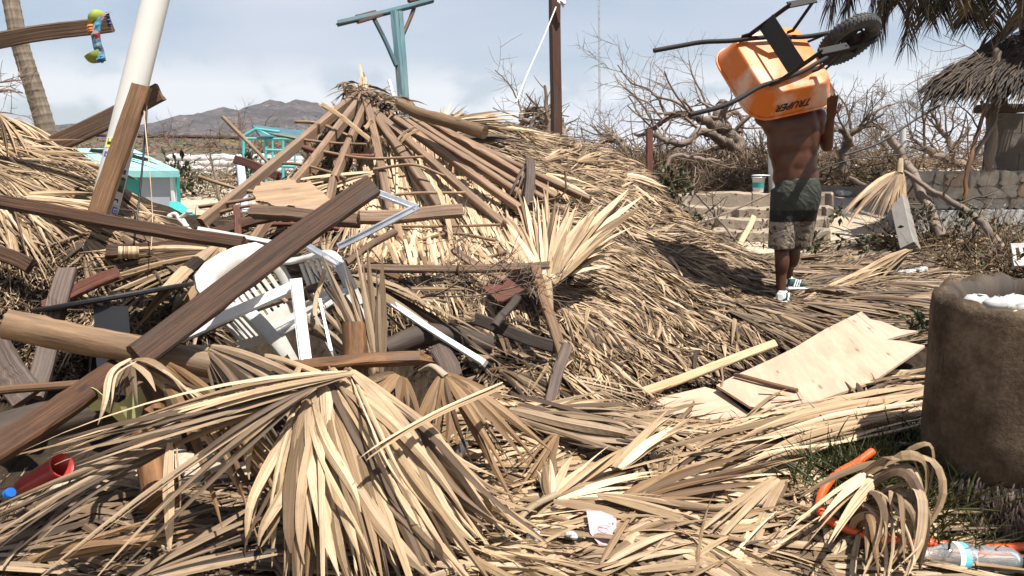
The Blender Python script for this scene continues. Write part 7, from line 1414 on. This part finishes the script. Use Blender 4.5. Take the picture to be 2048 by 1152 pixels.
for k in range(n):
    a = k / n * 2 * PI; e = np.array((math.cos(a), math.sin(a), 0)); tg = np.array((-math.sin(a), math.cos(a), 0))
    for sg in (-1, 1):
        p = AXW @ (e * (RW + .001) + np.array((0, 0, sg * .008))) + cw; p2 = AXW @ (e * (RW - .014) + np.array((0, 0, sg * .036)) + tg * .012) + cw; boxbeam(WH, p, p2, .014, .006, face=AXW @ e, seg=1, warp=0)
tyre = WH.build('wheel', M['rubber'], WB, smooth=False)
mb = MB(); lathe(mb, [(.03, -.05), (.03, .05), (.022, .052), (.022, -.052), (.03, -.05)], cw, 16, ax=AXW)
lathe(mb, [(.118, -.03), (.112, -.012), (.105, .0), (.112, .012), (.118, .03), (.108, .028), (.1, .004), (.1, -.004), (.108, -.028), (.118, -.03)], cw, 40, ax=AXW)
for k in range(5):
    a = k / 5 * 2 * PI + .3; e = np.array((math.cos(a), math.sin(a), 0)); boxbeam(mb, AXW @ (e * .024) + cw, AXW @ (e * .108) + cw, .062, .012, face=AXW @ np.array((0, 0, 1.)), seg=2, warp=0)
mb.build('rim', M['black_steel'], tyre, smooth=False)
mb = MB(); tube(mb, [cw - yl * .10, cw + yl * .10], .01, 8); mb.build('axle', M['black_steel'], tyre)
# lettering on the tray side (reads upside down, as carried)
fc = bpy.data.curves.new('lettering', 'FONT'); fc.body = 'TRUPER'; fc.size = .08; fc.shear = .28; fc.extrude = .0006; fc.offset = .0022; fc.align_x = 'CENTER'; fc.align_y = 'CENTER'; fc.space_character = 1.06
fo = bpy.data.objects.new('tmp_font', fc); C.objects.link(fo); dg = bpy.context.evaluated_depsgraph_get(); me = bpy.data.meshes.new_from_object(fo.evaluated_get(dg)); bpy.data.objects.remove(fo)
pA, pB = wl((.28, .285 + (Y - .285) * .5, .13)), wl((.28, .285 + (Y - .285) * .85, .225)); up_t = norm(pA - pB)   # toward the base = screen up; letters upside down
e1 = xa; nrm_t = norm(np.cross(e1, up_t)); nrm_t = nrm_t * np.sign(nrm_t @ -np.array(O - [0, 0, CAMH]))
ty = -up_t; tx = np.cross(ty, nrm_t); ctr = wl((.27, .285 + (Y - .285) * .60, .156)) + nrm_t * .006
M4 = Matrix(((tx[0], ty[0], nrm_t[0], ctr[0] - O[0]), (tx[1], ty[1], nrm_t[1], ctr[1] - O[1]), (tx[2], ty[2], nrm_t[2], ctr[2] - O[2]), (0, 0, 0, 1)))
me.transform(M4); me.materials.clear(); me.materials.append(plain('black_print', (.012, .011, .010), rough=.5)); lo = bpy.data.objects.new('lettering', me); C.objects.link(lo); lo.parent = WB
for o in bpy.data.objects:
    if '_w' in o: del o['_w']
